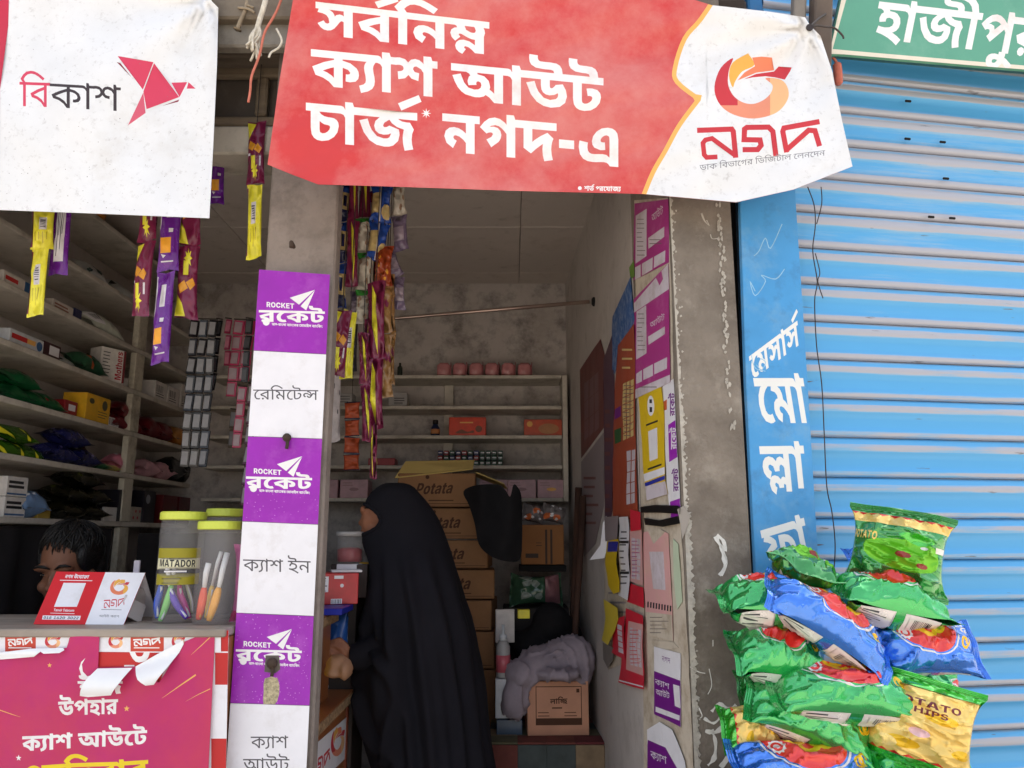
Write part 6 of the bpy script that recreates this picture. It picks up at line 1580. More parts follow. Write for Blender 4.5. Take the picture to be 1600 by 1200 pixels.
# ================================================================== POSTERS ON THE DOORWAY SIDE
FP, FD = Vector((.422, 1.95, 0)), Vector((RW(2.298) - .422, .348, 0)).normalized()
FNn = Vector((FD.y, -FD.x, 0))
WP, WD = Vector((RW(2.3), 2.3, 0)), Vector((-.036, 1, 0)).normalized()
WN = Vector((WD.y, -WD.x, 0))
def onface(off):
    return lambda u, v: hit(u, v, FP - FNn * off, FNn) - FNn * .002 * noise.noise(Vector((u * .05, v * .03, off * 900)))
def onwall(off, curl=0.):
    return lambda u, v: hit(u, v, WP - WN * off, WN) - WN * (.003 * noise.noise(Vector((u * .07, v * .03, off * 900))) + curl * math.sin(v * .045 + off * 300) ** 2)
p_dim = pr('ink_dim', (110, 100, 96))
p_lilac = pr('paper_lilac', (206, 196, 204), dirt=((160, 140, 130), .5, 12))
p_old = pr('paper_old', (196, 184, 166), rough=.8, dirt=[((140, 120, 96), .6, 14)])
p_mag = pr('poster_faded_magenta', (166, 52, 126), dirt=((190, 120, 160), .4, 14))
p_ochre = pr('poster_ochre_yellow', (214, 180, 26), dirt=((180, 146, 40), .4, 14))
p_pink = pr('poster_dusty_pink', (212, 160, 158), dirt=((196, 170, 140), .5, 14))
p_pur = pr('poster_violet', (112, 26, 128))
p_org = pr('poster_orange', (160, 72, 46), dirt=((150, 50, 40), .5, 12))
p_dred = pr('poster_crimson', (206, 34, 56))
p_blue = pr('poster_blue', (48, 92, 150), dirt=((160, 170, 190), .6, 40))
def post_(oc, layers, sf_, base, label, cat='poster', res=14, name='poster'):
    return tag(sheet(name, oc, layers, sf_, base, res, None, True, True, back=Vector((.001, 0, 0))), label, cat)
def vtext(nm, u0, v0, u1, v1, h):     # lettering turned to read upwards
    return text(nm, (u0, v0), (u1, v1), h)
random.seed(17)
post_([(991, 313), (1043, 309), (1048, 420), (1052, 590), (1062, 790), (1074, 1000), (1084, 1215), (1007, 1215), (1004, 1010), (1003, 830), (996, 620)] , [], onface(.0012), p_old, 'layer of old dirty white paper pasted over the inner side of the pillar', 'paper', 25)
post_([(991, 318), (1044, 311), (1045, 410), (990, 438)], [([[(993, 337), (1010, 326), (1010, 400), (993, 412)], [(1013, 372), (1038, 354), (1038, 370), (1013, 389)], [(992, 418), (1001, 413), (1001, 433), (992, 438)], [(1003, 412), (1020, 402), (1020, 421), (1003, 431)], [(1022, 401), (1039, 391), (1039, 409), (1022, 419)]], p_lilac), (text('outT', (1018, 335), (1036, 322), 12), p_lilac), (lines(995, 342, 1009, 9, 7, 1.1) + lines(1015, 374, 1036, 2, 6, 1.1), p_dim)],
      onface(.003), p_mag, 'upper magenta payment poster with white boxes on the pillar side')
post_([(990, 468), (1044, 412), (1047, 597), (1030, 606), (992, 623)], [([[(985, 480), (1050, 405), (1050, 448), (985, 492)]], p_lilac), ([[(1024, 432), (1034, 424), (1036, 436), (1030, 446)]], p_mag), ([[(994, 487), (1010, 477), (1010, 552), (994, 562)], [(1013, 526), (1039, 510), (1039, 522), (1013, 539)], [(994, 584), (1003, 578), (1003, 596), (994, 600)], [(1005, 577), (1020, 569), (1020, 587), (1005, 594)], [(1022, 568), (1042, 558), (1042, 576), (1022, 585)], [(985, 612), (1050, 584), (1050, 610), (985, 630)]], p_lilac), (text('outT', (1016, 504), (1038, 490), 9), p_lilac), (lines(996, 490, 1009, 9, 7, 1.1) + lines(1000, 604, 1040, 1, 6, 1.4), p_dim)],
      onface(.0045), p_mag, 'lower magenta payment poster with a bird mark on the pillar side')
post_([(1036, 602), (1052, 592), (1063, 790), (1064, 815), (1048, 812), (1042, 760)], [([[(1044, 664), (1056, 656), (1059, 714), (1046, 722)], [(1047, 784), (1064, 778), (1066, 830), (1048, 830)]], purple),
      (xf(text('rocket', (0, 0), (34, 0), 9), lambda x, y: (1048 + y, 702 - x)), p_white), (xf(text('rocket', (0, 0), (36, 0), 8), lambda x, y: (1046 + y, 650 - x)), p_pur), (xf(text('rocket', (0, 0), (36, 0), 8), lambda x, y: (1052 + y, 768 - x)), p_pur), ([[(1036, 628), (1042, 624), (1042, 640), (1036, 642)]], soft('orange_print', (206, 96, 52)))],
      onface(.003), p_white, 'narrow white and purple sticker strip running up the pillar side', 'sticker')
post_([(998, 621), (1032, 604), (1037, 640), (1039, 748), (1043, 772), (1010, 782), (1006, 748)], [([disc(1017, 634, 5.5, 16, 16)], p_white), ([rect(1015, 624, 1019, 630), rect(1015, 636, 1019, 644)], ink_black), ([[(1013, 674), (1027, 668), (1028, 716), (1015, 721)]], p_white), ([[(1005, 741), (1040, 729), (1041, 740), (1006, 753)]], p_white), ([[(1006, 755), (1041, 742), (1042, 748), (1006, 761)]], soft('ultramarine', (40, 50, 160))), ([[(1000, 762), (1050, 749), (1050, 800), (1000, 800)]], p_lilac), ([[(1010, 663), (1028, 656), (1028, 659), (1010, 666)], [(1012, 732), (1034, 724), (1034, 727), (1012, 735)]], ink_black)],
      onface(.006), p_ochre, 'ochre yellow payment poster with a white oval on the pillar side')
post_([(1004, 832), (1030, 826), (1044, 834), (1050, 955), (1051, 1002), (1036, 998), (1011, 992), (1007, 930)], [([[(1015, 862), (1037, 862), (1040, 922), (1020, 920)]], p_lilac), ([[(1000, 955), (1060, 962), (1060, 1010), (1000, 1000)]], p_old), ([rect(1011 + 4.4 * i, 940 + .8 * i, 1013.4 + 4.4 * i, 949 + .8 * i) for i in range(9)], ink_black), ([[(1012, 830), (1022, 850), (1042, 828), (1038, 824)]], p_old), (lines(1015, 964, 1045, 5, 6, 1.2), p_dim)],
      onface(.005), p_pink, 'faded pink payment poster with a blank white square on the pillar side')
strap = mat('black_tape', (24, 22, 22), rough=.35, var=.1)
post_([(1000, 792), (1022, 789), (1058, 790), (1062, 793), (1062, 803), (1030, 801), (1001, 801)], [], onface(.009), strap, 'upper black tape strap across the posters', 'tape', 9, 'tape')
post_([(1006, 809), (1030, 813), (1060, 806), (1062, 818), (1036, 823), (1008, 820)], [], onface(.009), strap, 'lower black tape strap across the posters', 'tape', 9, 'tape')
post_([(1058, 796), (1068, 790), (1078, 806), (1074, 822), (1066, 842), (1063, 818)], [], lambda u, v: hitF(u, v, -.006 - .004 * math.sin(u * .2)), pr('torn_grey_paper', (150, 142, 134), rough=.8), 'torn grey paper tab at the corner beside the tape straps', 'paper', 6, 'paper_tab')
post_([(1021, 1010), (1063, 1021), (1064, 1136), (1022, 1116)], [([[(1015, 1046), (1070, 1066), (1070, 1150), (1015, 1130)]], p_pur), ([[(1052, 1069), (1062, 1072), (1063, 1107), (1054, 1103)]], p_white), (text('cashoutT', (1023, 1060), (1046, 1068), 9) + text('outT', (1024, 1076), (1046, 1083), 9), p_white), ([[(1024, 1104), (1062, 1118), (1062, 1126), (1024, 1112)]], p_white), (text('nagadT', (1034, 1024), (1047, 1028), 9), p_pur)],
      onface(.004), p_white, 'white and violet payment poster low on the pillar side')
post_([(1011, 1140), (1030, 1128), (1050, 1140), (1070, 1190), (1074, 1230), (1012, 1225)], [([[(1012, 1156), (1040, 1168), (1058, 1200), (1060, 1240), (1005, 1240)]], p_pur), (text('cashoutT', (1016, 1172), (1042, 1182), 12), p_white)], onface(.007), p_white, 'curled white and violet poster at the bottom of the pillar side')
# further back on the wall of the shop
post_([(946, 800), (1004, 800), (1007, 960), (1006, 1030), (990, 1050), (972, 1038), (950, 1046), (944, 930)], [(lines(950, 820, 1000, 14, 15, 3), pr('paper_dim', (140, 128, 130)))], onwall(.002), p_old, 'old yellowed sheets pasted under the hanging calendars on the right wall', 'paper', 10)
post_([(1012, 1000), (1052, 1003), (1060, 1012), (1040, 1016), (1020, 1008)], [], onface(.003), p_old, 'torn buff paper remnant above the violet poster', 'paper', 8)
post_([(1052, 842), (1060, 850), (1066, 940), (1058, 952), (1052, 900)], [], onface(.004), pr('pale_green_paper', (190, 204, 176)), 'pale green paper strip beside the pink poster', 'paper', 8)
post_([(957, 495), (985, 432), (991, 497), (990, 512), (970, 560), (957, 590)], [], onwall(.004), p_blue, 'blue speckled poster high on the right wall inside')
post_([(982, 418), (990, 406), (991, 432), (985, 436)], [], onwall(.003), pr('poster_leaf_green', (110, 150, 60)), 'small green scrap of poster above the blue one', 'paper')
grid_ = lambda x0, y0, x1, y1, nx, ny, sk_: [[(x0 + (x1 - x0) * i / nx + .8, y0 + (y1 - y0) * j / ny + sk_ * i / nx), (x0 + (x1 - x0) * (i + 1) / nx - .8, y0 + (y1 - y0) * j / ny + sk_ * (i + 1) / nx), (x0 + (x1 - x0) * (i + 1) / nx - .8, y0 + (y1 - y0) * (j + 1) / ny - 1.4 + sk_ * (i + 1) / nx), (x0 + (x1 - x0) * i / nx + .8, y0 + (y1 - y0) * (j + 1) / ny - 1.4 + sk_ * i / nx)] for i in range(nx) for j in range(ny)]
post_([(966, 540), (991, 506), (993, 700), (997, 810), (975, 812), (958, 806), (957, 720), (961, 600)], [(grid_(972, 600, 991, 690, 3, 8, -8), pr('calendar_cream', (206, 182, 120))), (lines(974, 602, 990, 14, 6, 1.2), p_dim), (lines(972, 545, 989, 3, 14, 3), pr('calendar_cream', (206, 182, 120))), (grid_(978, 705, 993, 790, 2, 5, -3), p_lilac), ([[(960, 640), (970, 634), (970, 650), (960, 656)]], p_pur), ([[(960, 672), (970, 668), (970, 690), (960, 694)]], pr('poster_dark_green', (40, 90, 50)))], onwall(.006), p_org, 'long orange calendar poster on the right wall inside')
dk1 = pr('poster_dull_red', (112, 62, 60), dirt=((80, 50, 50), .5, 12))
post_([(906, 578), (938, 530), (946, 560), (943, 668), (908, 716)], [(grid_(912, 600, 936, 690, 3, 3, -20), pr('poster_dull_mauve', (120, 88, 92)))], onwall(.003), dk1, 'dull red poster deepest on the right wall inside')
post_([(908, 722), (942, 676), (943, 790), (930, 850), (912, 870)], [(lines(912, 745, 936, 6, 14, 4), dk1)], onwall(.003), pr('paper_dim', (140, 128, 130)), 'dim white notice under the dull red poster')
post_([(943, 560), (958, 520), (960, 640), (956, 800), (945, 860)], [(lines(945, 640, 956, 8, 22, 6), dk1)], onwall(.0045), pr('poster_plum', (88, 60, 76)), 'plum coloured poster between the dull red and orange ones')
post_([(968, 808), (982, 807), (984, 912), (982, 938), (968, 930)], [(lines(970, 830, 981, 9, 10, 2.4), g_ink), ([rect(969, 845, 983, 849), rect(969, 893, 983, 897)], ink_black)], onwall(.012, .004), p_white, 'white printed list hanging on the right wall inside')
post_([(984, 828), (1002, 826), (1004, 915), (985, 908)], [(grid_(986, 840, 1001, 905, 2, 6, 3), p_lilac), (lines(987, 845, 1000, 10, 6, 1.3), p_mag)], onwall(.008), p_pink, 'pink calendar sheet beside the white list')
post_([(984, 796), (1000, 800), (1001, 828), (985, 830)], [], onwall(.01), p_dred, 'small red tab above the pink calendar', 'paper')
post_([(985, 912), (1004, 918), (1006, 950), (980, 940)], [], onwall(.007), p_dred, 'red strip under the pink calendar', 'paper')
post_([(979, 950), (1004, 962), (1007, 1077), (992, 1074), (967, 1066), (974, 1010)], [([[(982, 970), (1005, 976), (1005, 1056), (978, 1046)]], p_pink), (grid_(984, 980, 1003, 1040, 3, 6, 5), p_lilac), (lines(985, 984, 1002, 9, 6.4, 1.2), p_dred), ([[(968, 1062), (1006, 1072), (1006, 1074), (968, 1064)]], p_white)], onwall(.011, .003), p_dred, 'red framed pink calendar hanging low on the right wall')
post_([(949, 846), (966, 842), (968, 925), (960, 928), (950, 915)], [([rect(951, 846, 968, 862)], soft('ultramarine', (40, 50, 160)))], onwall(.02, .01), p_ochre, 'curling ochre calendar leaf on the right wall', 'calendar leaf')
post_([(921, 875), (938, 852), (942, 818), (947, 806), (950, 850), (944, 872)], [], lambda u, v: hit(u, v, WP - WN * (.01 + .05 * (947 - u) / 26), WN), p_white, 'white paper corner flapping out from the right wall', 'paper flap', 6, 'paper_flap')
post_([(945, 808), (966, 806), (966, 842), (948, 846)], [], onwall(.015, .005), pr('paper_dim', (140, 128, 130)), 'grey notice above the curling ochre leaf')
post_([(947, 936), (968, 950), (962, 985), (954, 1008), (944, 1000), (946, 965)], [], onwall(.022, .01), pr('leaf_yellow', (214, 190, 60)), 'yellow paper leaf curling low on the right wall', 'paper')
post_([(962, 968), (977, 962), (976, 1031), (956, 1020), (958, 990)], [(grid_(966, 975, 975, 1020, 1, 5, 3), p_lilac)], onwall(.015, .004), p_dred, 'small red and pink calendar low on the right wall')
post_([(944, 1004), (960, 1012), (958, 1030), (950, 1044), (943, 1030)], [], onwall(.012, .006), pr('paper_grey_brown', (120, 112, 104)), 'crumpled dark paper end below the yellow leaf', 'paper')  # plain grey brown paper colour
# ================================================================== HANGING PACKET STRIPS
mar = soft('maroon_film', (112, 28, 62), rough=.28)
ylf = soft('yellow_film', (226, 216, 54), rough=.35)
pvf = soft('violet_film', (98, 30, 130), rough=.25)
orf = soft('wafer_orange', (222, 152, 36), rough=.4)
wlab = soft('label_white', (206, 200, 204), rough=.4)
blf = soft('royal_blue_film', (36, 74, 160), rough=.22)
gdf = soft('pale_gold_film', (196, 172, 116), rough=.3)
dkf = soft('dark_navy_film', (30, 32, 70), rough=.22)
mgf = soft('mauve_grey_film', (112, 98, 122), rough=.25)
tnf = soft('clear_white_film', (190, 182, 168), rough=.2)
rsf = soft('rust_film', (150, 62, 30), rough=.25)
brf = soft('brown_gold_film', (140, 104, 62), rough=.25)
nav_str = mat('packing_string', (60, 54, 50), rough=.8, var=.2)
ARTS = {
    'maroon': (mar, [([[(-.95, -1), (-.35, -1), (-.6, -.35), (-.95, -.1)]], ylf), ([[(-.35, -.5), (-.12, -.75), (.0, -.2), (-.2, .05)], [(-.25, .2), (-.05, -.1), (.08, .35), (-.1, .6)]], orf), ([star(.62, .0, .3, 8, .5)], ylf), ([rect(.15, -.3, .55, .05)], ylf), ([rect(.15, .35, .45, .5)], wlab), ([rect(.06, -.7, .14, -.4)], wlab)]),
    'maroonr': (mar, [([[(.95, -1), (.35, -1), (.6, -.35), (.95, -.1)]], ylf), ([[(.35, -.5), (.12, -.75), (.0, -.2), (.2, .05)], [(.25, .2), (.05, -.1), (-.08, .35), (.1, .6)]], orf), ([star(-.62, .0, .3, 8, .5)], ylf), ([rect(-.55, -.3, -.15, .05)], ylf)]),
    'yellow': (ylf, [([rect(-.9, -1, .9, -.8)], mar), ([rect(-.5, -.2, .1, .3)], wlab), (bars(-.4, -.12, .0, .2, 6), bar_ink), (lines(.2, -.5, .8, 4, .26, .05), soft('dull_yellow_print', (170, 150, 50)))]),
    'violet': (pvf, [([sp2([(-.9, -.95), (-.3, -.95), (.1, -.75), (-.2, -.5), (-.7, -.55)], 3)], wlab), ([rect(.25, -.55, .6, .25)], orf), ([rect(-.7, -.1, -.2, .35)], wlab), ([rect(.05, .1, .14, .4), rect(.78, -.5, .81, .5)], wlab), ([[(.62, -.5), (.72, -.3), (.66, -.1)]], wlab)]),
    'violetback': (pvf, [([rect(-.85, -.35, .7, .5)], wlab), (lines(-.7, -.2, .6, 5, .13, .05), bar_ink)]),
    'blue': (blf, [([rect(-.5, .1, .6, .95)], gdf), ([rect(-.95, .0, .95, .12)], wlab), ([rect(.45, -1, .95, .9)], dkf), ([rect(-.3, .3, .3, .6)], dkf)]),
    'bluer': (blf, [([rect(-.5, -.95, .6, -.1)], gdf), ([rect(-.95, -.12, .95, 0)], wlab), ([disc(.5, .5, .4, 10, .5)], gdf)]),
    'mauve': (mgf, [([rect(-.3, -.6, .5, .6)], soft('mauve_pale', (150, 136, 150), rough=.25))]),
    'white': (tnf, [([rect(-.95, -1, -.6, 1)], soft('bright_green_film', (60, 150, 60), rough=.2)), (spots(8, soft('brown_dots', (150, 120, 96)), 120, .2)[0], soft('brown_dots', (150, 120, 96)))]),
    'rust': (rsf, [(spots(5, orf, 130, .15)[0], orf)]), 'brown': (brf, [(spots(4, mar, 131, .25)[0], mar)]),
    'shred': (mar, [([[(-.9, -.3), (.2, -.1), (.9, .2), (.2, .25), (-.6, .1)]], ylf)]),
    'pinkorange': (soft('salmon_wrap', (196, 88, 52), rough=.4), [([rect(.86, -1, 1, 1)], dkf), ([rect(-1, -1, -.9, 1)], dkf)]),
    'dots': (soft('black_dotted', (34, 32, 38), rough=.4), [([disc(-.8 + .4 * i, y, .06, 6, .12) for i in range(5) for y in (-.4, .4)], mgf)]),
    'greypat': (soft('grey_speckled', (176, 168, 170), rough=.5), [(spots(7, g_ink, 140, .12)[0], g_ink)]),
}
def strip(label, segs, Y, group=None, thick=.55, cat='snack strip', name='snack_strip', pl=.0035):
    """chain of packets: segments (u0,v0, u1,v1, width px, kind)"""
    top = P(segs[0][0], segs[0][1], Y)
    t = tag(empty(name, tuple(top)), label, cat, group)
    mb = MB(); mb.add(tube([(0, 0, 0), (0, .002, .35)], .0015, 5)); mb.build('string', nav_str, t)
    for k, (u0, v0, u1, v1, wp, kind) in enumerate(segs):
        yo = .004 * math.sin(k * 2.1 + u0)
        a, b_ = P(u0, v0, Y + yo), P(u1, v1, Y + yo)
        L = (a - b_).length
        W = wp * (1.3 if Y > 2.3 else 1.12) * (Y * 1.03) / F
        base, art = ARTS[kind]
        o = packet('packet', L, W, W * thick, list(art), list(art), base, t, u0 * .37 + v0 * .11 + k, (.18, .34), pl, None, None, None, .06)
        xa = (b_ - a).normalized()
        za = Vector((.38 * math.sin(u0 + k * 2.3), -1, 0)); za = (za - xa * za.dot(xa)).normalized()
        ya = za.cross(xa)
        o.matrix_local = Matrix.Translation((a + b_) / 2 - top) @ Matrix((xa, ya, za)).transposed().to_4x4()
    return t
strip('strip of yellow backed wafer packets hanging furthest left under the white banner', [(70, 262, 69, 324, 34, 'yellow'), (68, 325, 66, 390, 30, 'yellow'), (64, 388, 55, 494, 27, 'yellow')], 2.14, thick=.3)
strip('violet packet with a long white label hanging beside the yellow strip', [(100, 300, 90, 430, 32, 'violetback')], 2.16, thick=.3)
strip('maroon wafer strip, left one of three hanging near the banner corner', [(238, 270, 230, 377, 32, 'maroon'), (229, 378, 218, 494, 31, 'maroon')], 2.12, thick=.4)
strip('violet wafer strip hanging lowest between the two maroon strips', [(270, 290, 262, 424, 33, 'violet'), (260, 425, 250, 568, 33, 'violet')], 2.1, thick=.4)
strip('maroon wafer strip, right one of three hanging near the banner corner', [(302, 270, 296, 383, 31, 'maroonr'), (295, 384, 291, 498, 31, 'maroonr')], 2.13, thick=.4)
strip('dark violet wafer packet half hidden by the right edge of the white banner', [(342, 222, 338, 319, 22, 'violet')], 2.24, thick=.4)
strip('maroon and yellow wafer strip hanging against the left side of the post', [(402, 190, 399, 288, 28, 'maroon'), (399, 289, 397, 404, 25, 'yellow')], 2.14, thick=.4)
DY = 2.36
strip('blue and gold pouch strip hanging nearest the post in the doorway', [(536, 240, 535, 288, 24, 'blue'), (535, 289, 533, 346, 25, 'blue'), (533, 347, 531, 411, 24, 'blue'), (531, 412, 528, 482, 23, 'blue')], DY, thick=.6, pl=.006)
strip('blue and gold pouch strip hanging in the middle of the doorway cluster', [(598, 240, 597, 290, 28, 'bluer'), (597, 291, 594, 347, 28, 'bluer'), (594, 348, 586, 408, 27, 'bluer')], DY, thick=.6, pl=.006)
strip('long shiny maroon strip between the two blue pouch strips', [(554, 230, 552, 342, 13, 'shred'), (552, 343, 549, 448, 16, 'shred')], DY - .02, thick=.5)
strip('second maroon strip hanging behind the blue pouches', [(572, 230, 570, 340, 15, 'shred')], DY + .03, thick=.5)
strip('mauve grey pouch strip hanging rightmost in the doorway', [(622, 280, 624, 336, 20, 'white'), (624, 337, 627, 392, 22, 'mauve')], DY + .05, thick=.6)
strip('short mauve pouch strip under the grey one at the right of the cluster', [(606, 392, 620, 432, 20, 'mauve'), (622, 433, 624, 484, 17, 'mauve')], DY + .08, thick=.6)
strip('clear white and green pouch strip in the doorway cluster', [(566, 340, 570, 392, 24, 'white'), (573, 394, 571, 452, 24, 'white'), (570, 453, 566, 506, 23, 'white')], DY + .01, thick=.7, pl=.007)
strip('rust brown glossy strip in the doorway cluster', [(600, 385, 598, 448, 25, 'rust'), (600, 449, 598, 520, 26, 'brown'), (600, 521, 602, 622, 20, 'brown')], DY, thick=.6, pl=.008)
strip('long tattered maroon and yellow strip reaching lowest in the doorway', [(588, 440, 588, 560, 24, 'shred'), (586, 561, 586, 670, 22, 'shred'), (585, 660, 583, 748, 9, 'shred')], DY - .03, thick=.5, pl=.009)
strip('thin maroon strip with yellow edge beside the tattered one', [(577, 500, 574, 640, 12, 'shred')], DY - .01, thick=.4, pl=.006)
strip('maroon packet hanging beside the post below the blue pouches', [(536, 484, 524, 588, 26, 'maroon')], DY - .06, thick=.3)
strip('yellow backed packet hanging behind the maroon one beside the post', [(548, 486, 540, 592, 16, 'yellow')], DY - .04, thick=.3)
strip('second rust strip hanging behind the brown one', [(590, 300, 592, 400, 20, 'rust'), (592, 401, 594, 500, 20, 'brown')], DY + .05, thick=.6, pl=.008)
strip('narrow violet strip behind the clear pouches', [(582, 300, 580, 420, 14, 'violet'), (580, 421, 578, 520, 14, 'violet')], DY + .06, thick=.5)
strip('brown gold ribbon of packets ending at the cluster right edge', [(608, 430, 610, 520, 15, 'brown'), (610, 521, 608, 600, 14, 'brown')], DY + .03, thick=.6, pl=.008)
strip('tattered maroon ribbon left of the longest strip', [(568, 520, 570, 600, 14, 'shred'), (571, 601, 574, 690, 13, 'shred')], DY - .05, thick=.5, pl=.009)
strip('black dotted strip hanging by the metal rod', [(551, 505, 549, 580, 14, 'dots')], 3.3, thick=.2)
strip('small mauve white packet between the cluster and the post', [(556, 456, 553, 500, 14, 'mauve')], DY + .04, thick=.5)
strip('grey speckled strip hanging at the inner edge of the post', [(522, 560, 519, 690, 18, 'greypat')], 2.9, thick=.15)
strip('salmon orange packets chained with dark bands in front of the back shelves', [(550, 628, 550, 655, 19, 'pinkorange'), (550, 656, 550, 682, 19, 'pinkorange'), (550, 683, 549, 709, 19, 'pinkorange'), (549, 710, 549, 735, 19, 'pinkorange')], 3.5, thick=.3)
# sachet curtains: columns of sachets joined on black or pink film
blab = soft('sachet_grey', (128, 126, 128), rough=.35)
def curtain(label, u0, v0, u1, v1, nc, nr, cw, Y, m_bg, m_lab, missing=()):
    """grid of sachets; u0..u1 is the lean of the left edge"""
    t = tag(empty('sachet_strip', tuple(P(u0, v0, Y))), label, 'sachet strip', None)
    rh = (v1 - v0) / nr
    mb = MB(); mb.add(tube([(0, 0, .004), P(u0 + nc * cw, v0, Y) - Vector(t.location)], .003, 5)); mb.build('string', nav_str, t)
    for r in range(nr):
        for c in range(nc):
            if (c, r) in missing:
                continue
            x = u0 + (u1 - u0) * (r + .5) / nr + c * cw + cw / 2
            y = v0 + rh * (r + .5)
            p = P(x, y, Y + random.uniform(-.006, .006))
            s = Y * 1.02 / F
            W, H = cw * .94 * s, rh * .97 * s
            g = MB()
            g.add(cbox(W, .006, H, .002), 0)
            g.add(cbox(W * .72, .002, H * .74, .0006), 1, T(-W * .05, -.0042, 0))
            o = g.build('sachet', [m_bg, m_lab], t)
            o.location = p - Vector(t.location)
            o.rotation_euler = (random.uniform(-.12, .12), random.uniform(-.03, .03) + .06, random.uniform(-.25, .25))
random.seed(41)
sbk = soft('sachet_black', (22, 20, 24), rough=.25)
spk_ = soft('sachet_pink', (168, 44, 84), rough=.3)
curtain('curtain of black shampoo sachets with grey labels hanging in the left opening', 297, 499, 281, 730, 3, 8, 14.5, 2.86, sbk, blab)
curtain('single column of black dotted sachets beside the black curtain', 338, 499, 326, 610, 1, 4, 10, 2.9, sbk, soft('sachet_dots', (64, 62, 66)))
curtain('short pink sachet column behind the black curtain, next to the pink curtain', 352, 498, 350, 572, 1, 3, 10, 3.0, spk_, soft('rose_pink', (214, 128, 150)))
curtain('curtain of pink shampoo sachets hanging left of the post', 366, 500, 352, 620, 2, 5, 17, 2.95, spk_, soft('sachet_pale', (150, 128, 134)), ((1, 4),))
curtain('black dotted sachet column in front of the pink curtain', 384, 498, 376, 598, 1, 4, 12, 2.88, sbk, soft('sachet_dots', (64, 62, 66)))
curtain('lower pink and black sachet column next to the post', 372, 604, 362, 700, 1, 4, 15, 2.92, spk_, soft('sachet_pale', (150, 128, 134)))
curtain('dark sachet column hanging lowest beside the post', 388, 600, 376, 790, 1, 6, 15, 2.9, soft('sachet_plum', (70, 26, 50)), blab)
curtain('grey sachet pair under the pink column', 360, 640, 356, 700, 1, 2, 12, 3.0, soft('olive_brown', (84, 74, 60)), blab)
# ================================================================== THINGS ON THE FRONT COUNTER
# tent card
pl_, prr = P(52, 973, 2.08), P(193, 974, 2.08)
za, zb_ = CT + .001, 1.405
tent = tag(empty('tent_card', (0, 2.08, 0)), 'red and white folded payment card standing like a tent on the counter', 'card stand')
n_ = Vector((0, -(zb_ - za), .1)).normalized()
sfc = lambda u, v: hit(u, v, Vector((0, 2.08, za)), n_) - Vector((0, 2.08, 0))
t2 = lambda x, y: (40 + x / 8, 870 + y / 8)
qr = [t2(475, 325), t2(755, 328), t2(640, 625), t2(355, 625)]
lt = [([[t2(1003, 180), t2(1600, 180), t2(1300, 900), t2(735, 870)]], p_white), ([qr], p_white), (text('uddo', t2(505, 222), t2(800, 228), 5.5, shear=-.4), p_white),
      ([[t2(430, 288), t2(835, 295), t2(832, 304), t2(428, 297)]], p_white), (latin('Tanvir Telecom', t2(355, 648), t2(615, 655), 4, -.3), p_white), ([[t2(310, 700), t2(612, 708), t2(610, 715), t2(308, 706)]], p_white),
      ([[t2(215, 733), t2(690, 738), t2(678, 790), t2(205, 783)]], p_white), (latin('018', t2(228, 744), t2(330, 745), 4, -.3) + latin('1420', t2(352, 745), t2(500, 747), 4, -.3) + latin('3022', t2(525, 747), t2(670, 749), 4, -.3), g_ink),
      ] + swirl(lambda s, t: t2(1055 + s * 235 + (1 - t) * 25 - 10, 275 + t * 200), (n_orange, n_orange, n_yellow, n_yellow, n_yellow, n_red)) + [(wordmark(lambda s, t: t2(965 + s * 265 + (1 - t) * 20, 510 + t * 125), 30), n_red), ([[t2(945, 655), t2(1200, 660), t2(1200, 666), t2(945, 661)]], g_ink), (text('outT', t2(920, 725), t2(1045, 728), 3.5) + text('cashoutT', t2(1060, 728), t2(1170, 731), 3.5), g_ink)]
sheet('printed_face', [(52, 975.5), (88, 893), (227, 895), (193, 976)], lt, sfc, pr('card_red', (206, 30, 40)), None, tent, False, True, back=Vector((0, .003, 0)))
g = MB()
xa_, xb_ = pl_.x + .003, prr.x
g.add(([(xa_, .1, zb_ - .002), (xb_ - .004, .1, zb_ - .002), (xb_ - .004, .2, za), (xa_, .2, za), (xa_, .103, zb_ - .002), (xb_ - .004, .103, zb_ - .002), (xb_ - .004, .203, za), (xa_, .203, za)], [[0, 1, 2, 3], [7, 6, 5, 4], [0, 4, 5, 1], [2, 6, 7, 3], [1, 5, 6, 2], [3, 7, 4, 0]]))
g.build('back_face', p_white, tent)
g = MB()
for k, (y, z) in enumerate(((.07, .02), (.11, .045), (.13, .015), (.09, .03))):
    g.add(cbox(.004, .075, .05, .001), 0, T(xb_ - .012 - .01 * k, y, za + z + .012) @ Matrix.Rotation(.5 * k - .5, 4, 'X') @ Matrix.Rotation(.3 * k - .4, 4, 'Z'))
g.build('stuffed_paper', pr('paper_crumple', (200, 194, 190)), tent)
carton('small pale paper slip sticking up behind the tent card', 'paper slip', (P(213, 895, 2.3).x, 2.3, CT + .0005), (.018, .006, .155), 0, p_lilac, None, name='paper_slip')
# jars
lime = mat('lime_lid', (204, 214, 78), rough=.35, var=.05, spec=.5)
def jar(label, u, Y, r, h, lidh=.022, labelled=False, square=True):
    p = PZ(u, 970, CT); zc = Y * CP + (CT - CAM.z) * SP
    t = tag(empty('jar', ((u - 800) / F * zc, Y, CT + .0006)), label, 'jar')
    g = MB(); g.add(lathe([(r * .96, 0), (r, .006), (r, h * .84), (r * .97, h * .87), (r * .97, h - lidh)], 28)); o = g.build('jar_wall', jar_m, t, True)
    g = MB(); g.add(lathe([(r * 1.0, h - lidh), (r * 1.05, h - lidh + .002), (r * 1.05, h - .003), (r * 1.0, h)], 28)); g.build('lid', lime, t, False)
    return t
j1 = jar('tall clear jar with lime lid and olive label holding toothbrushes', 274, 2.15, .057, .288)
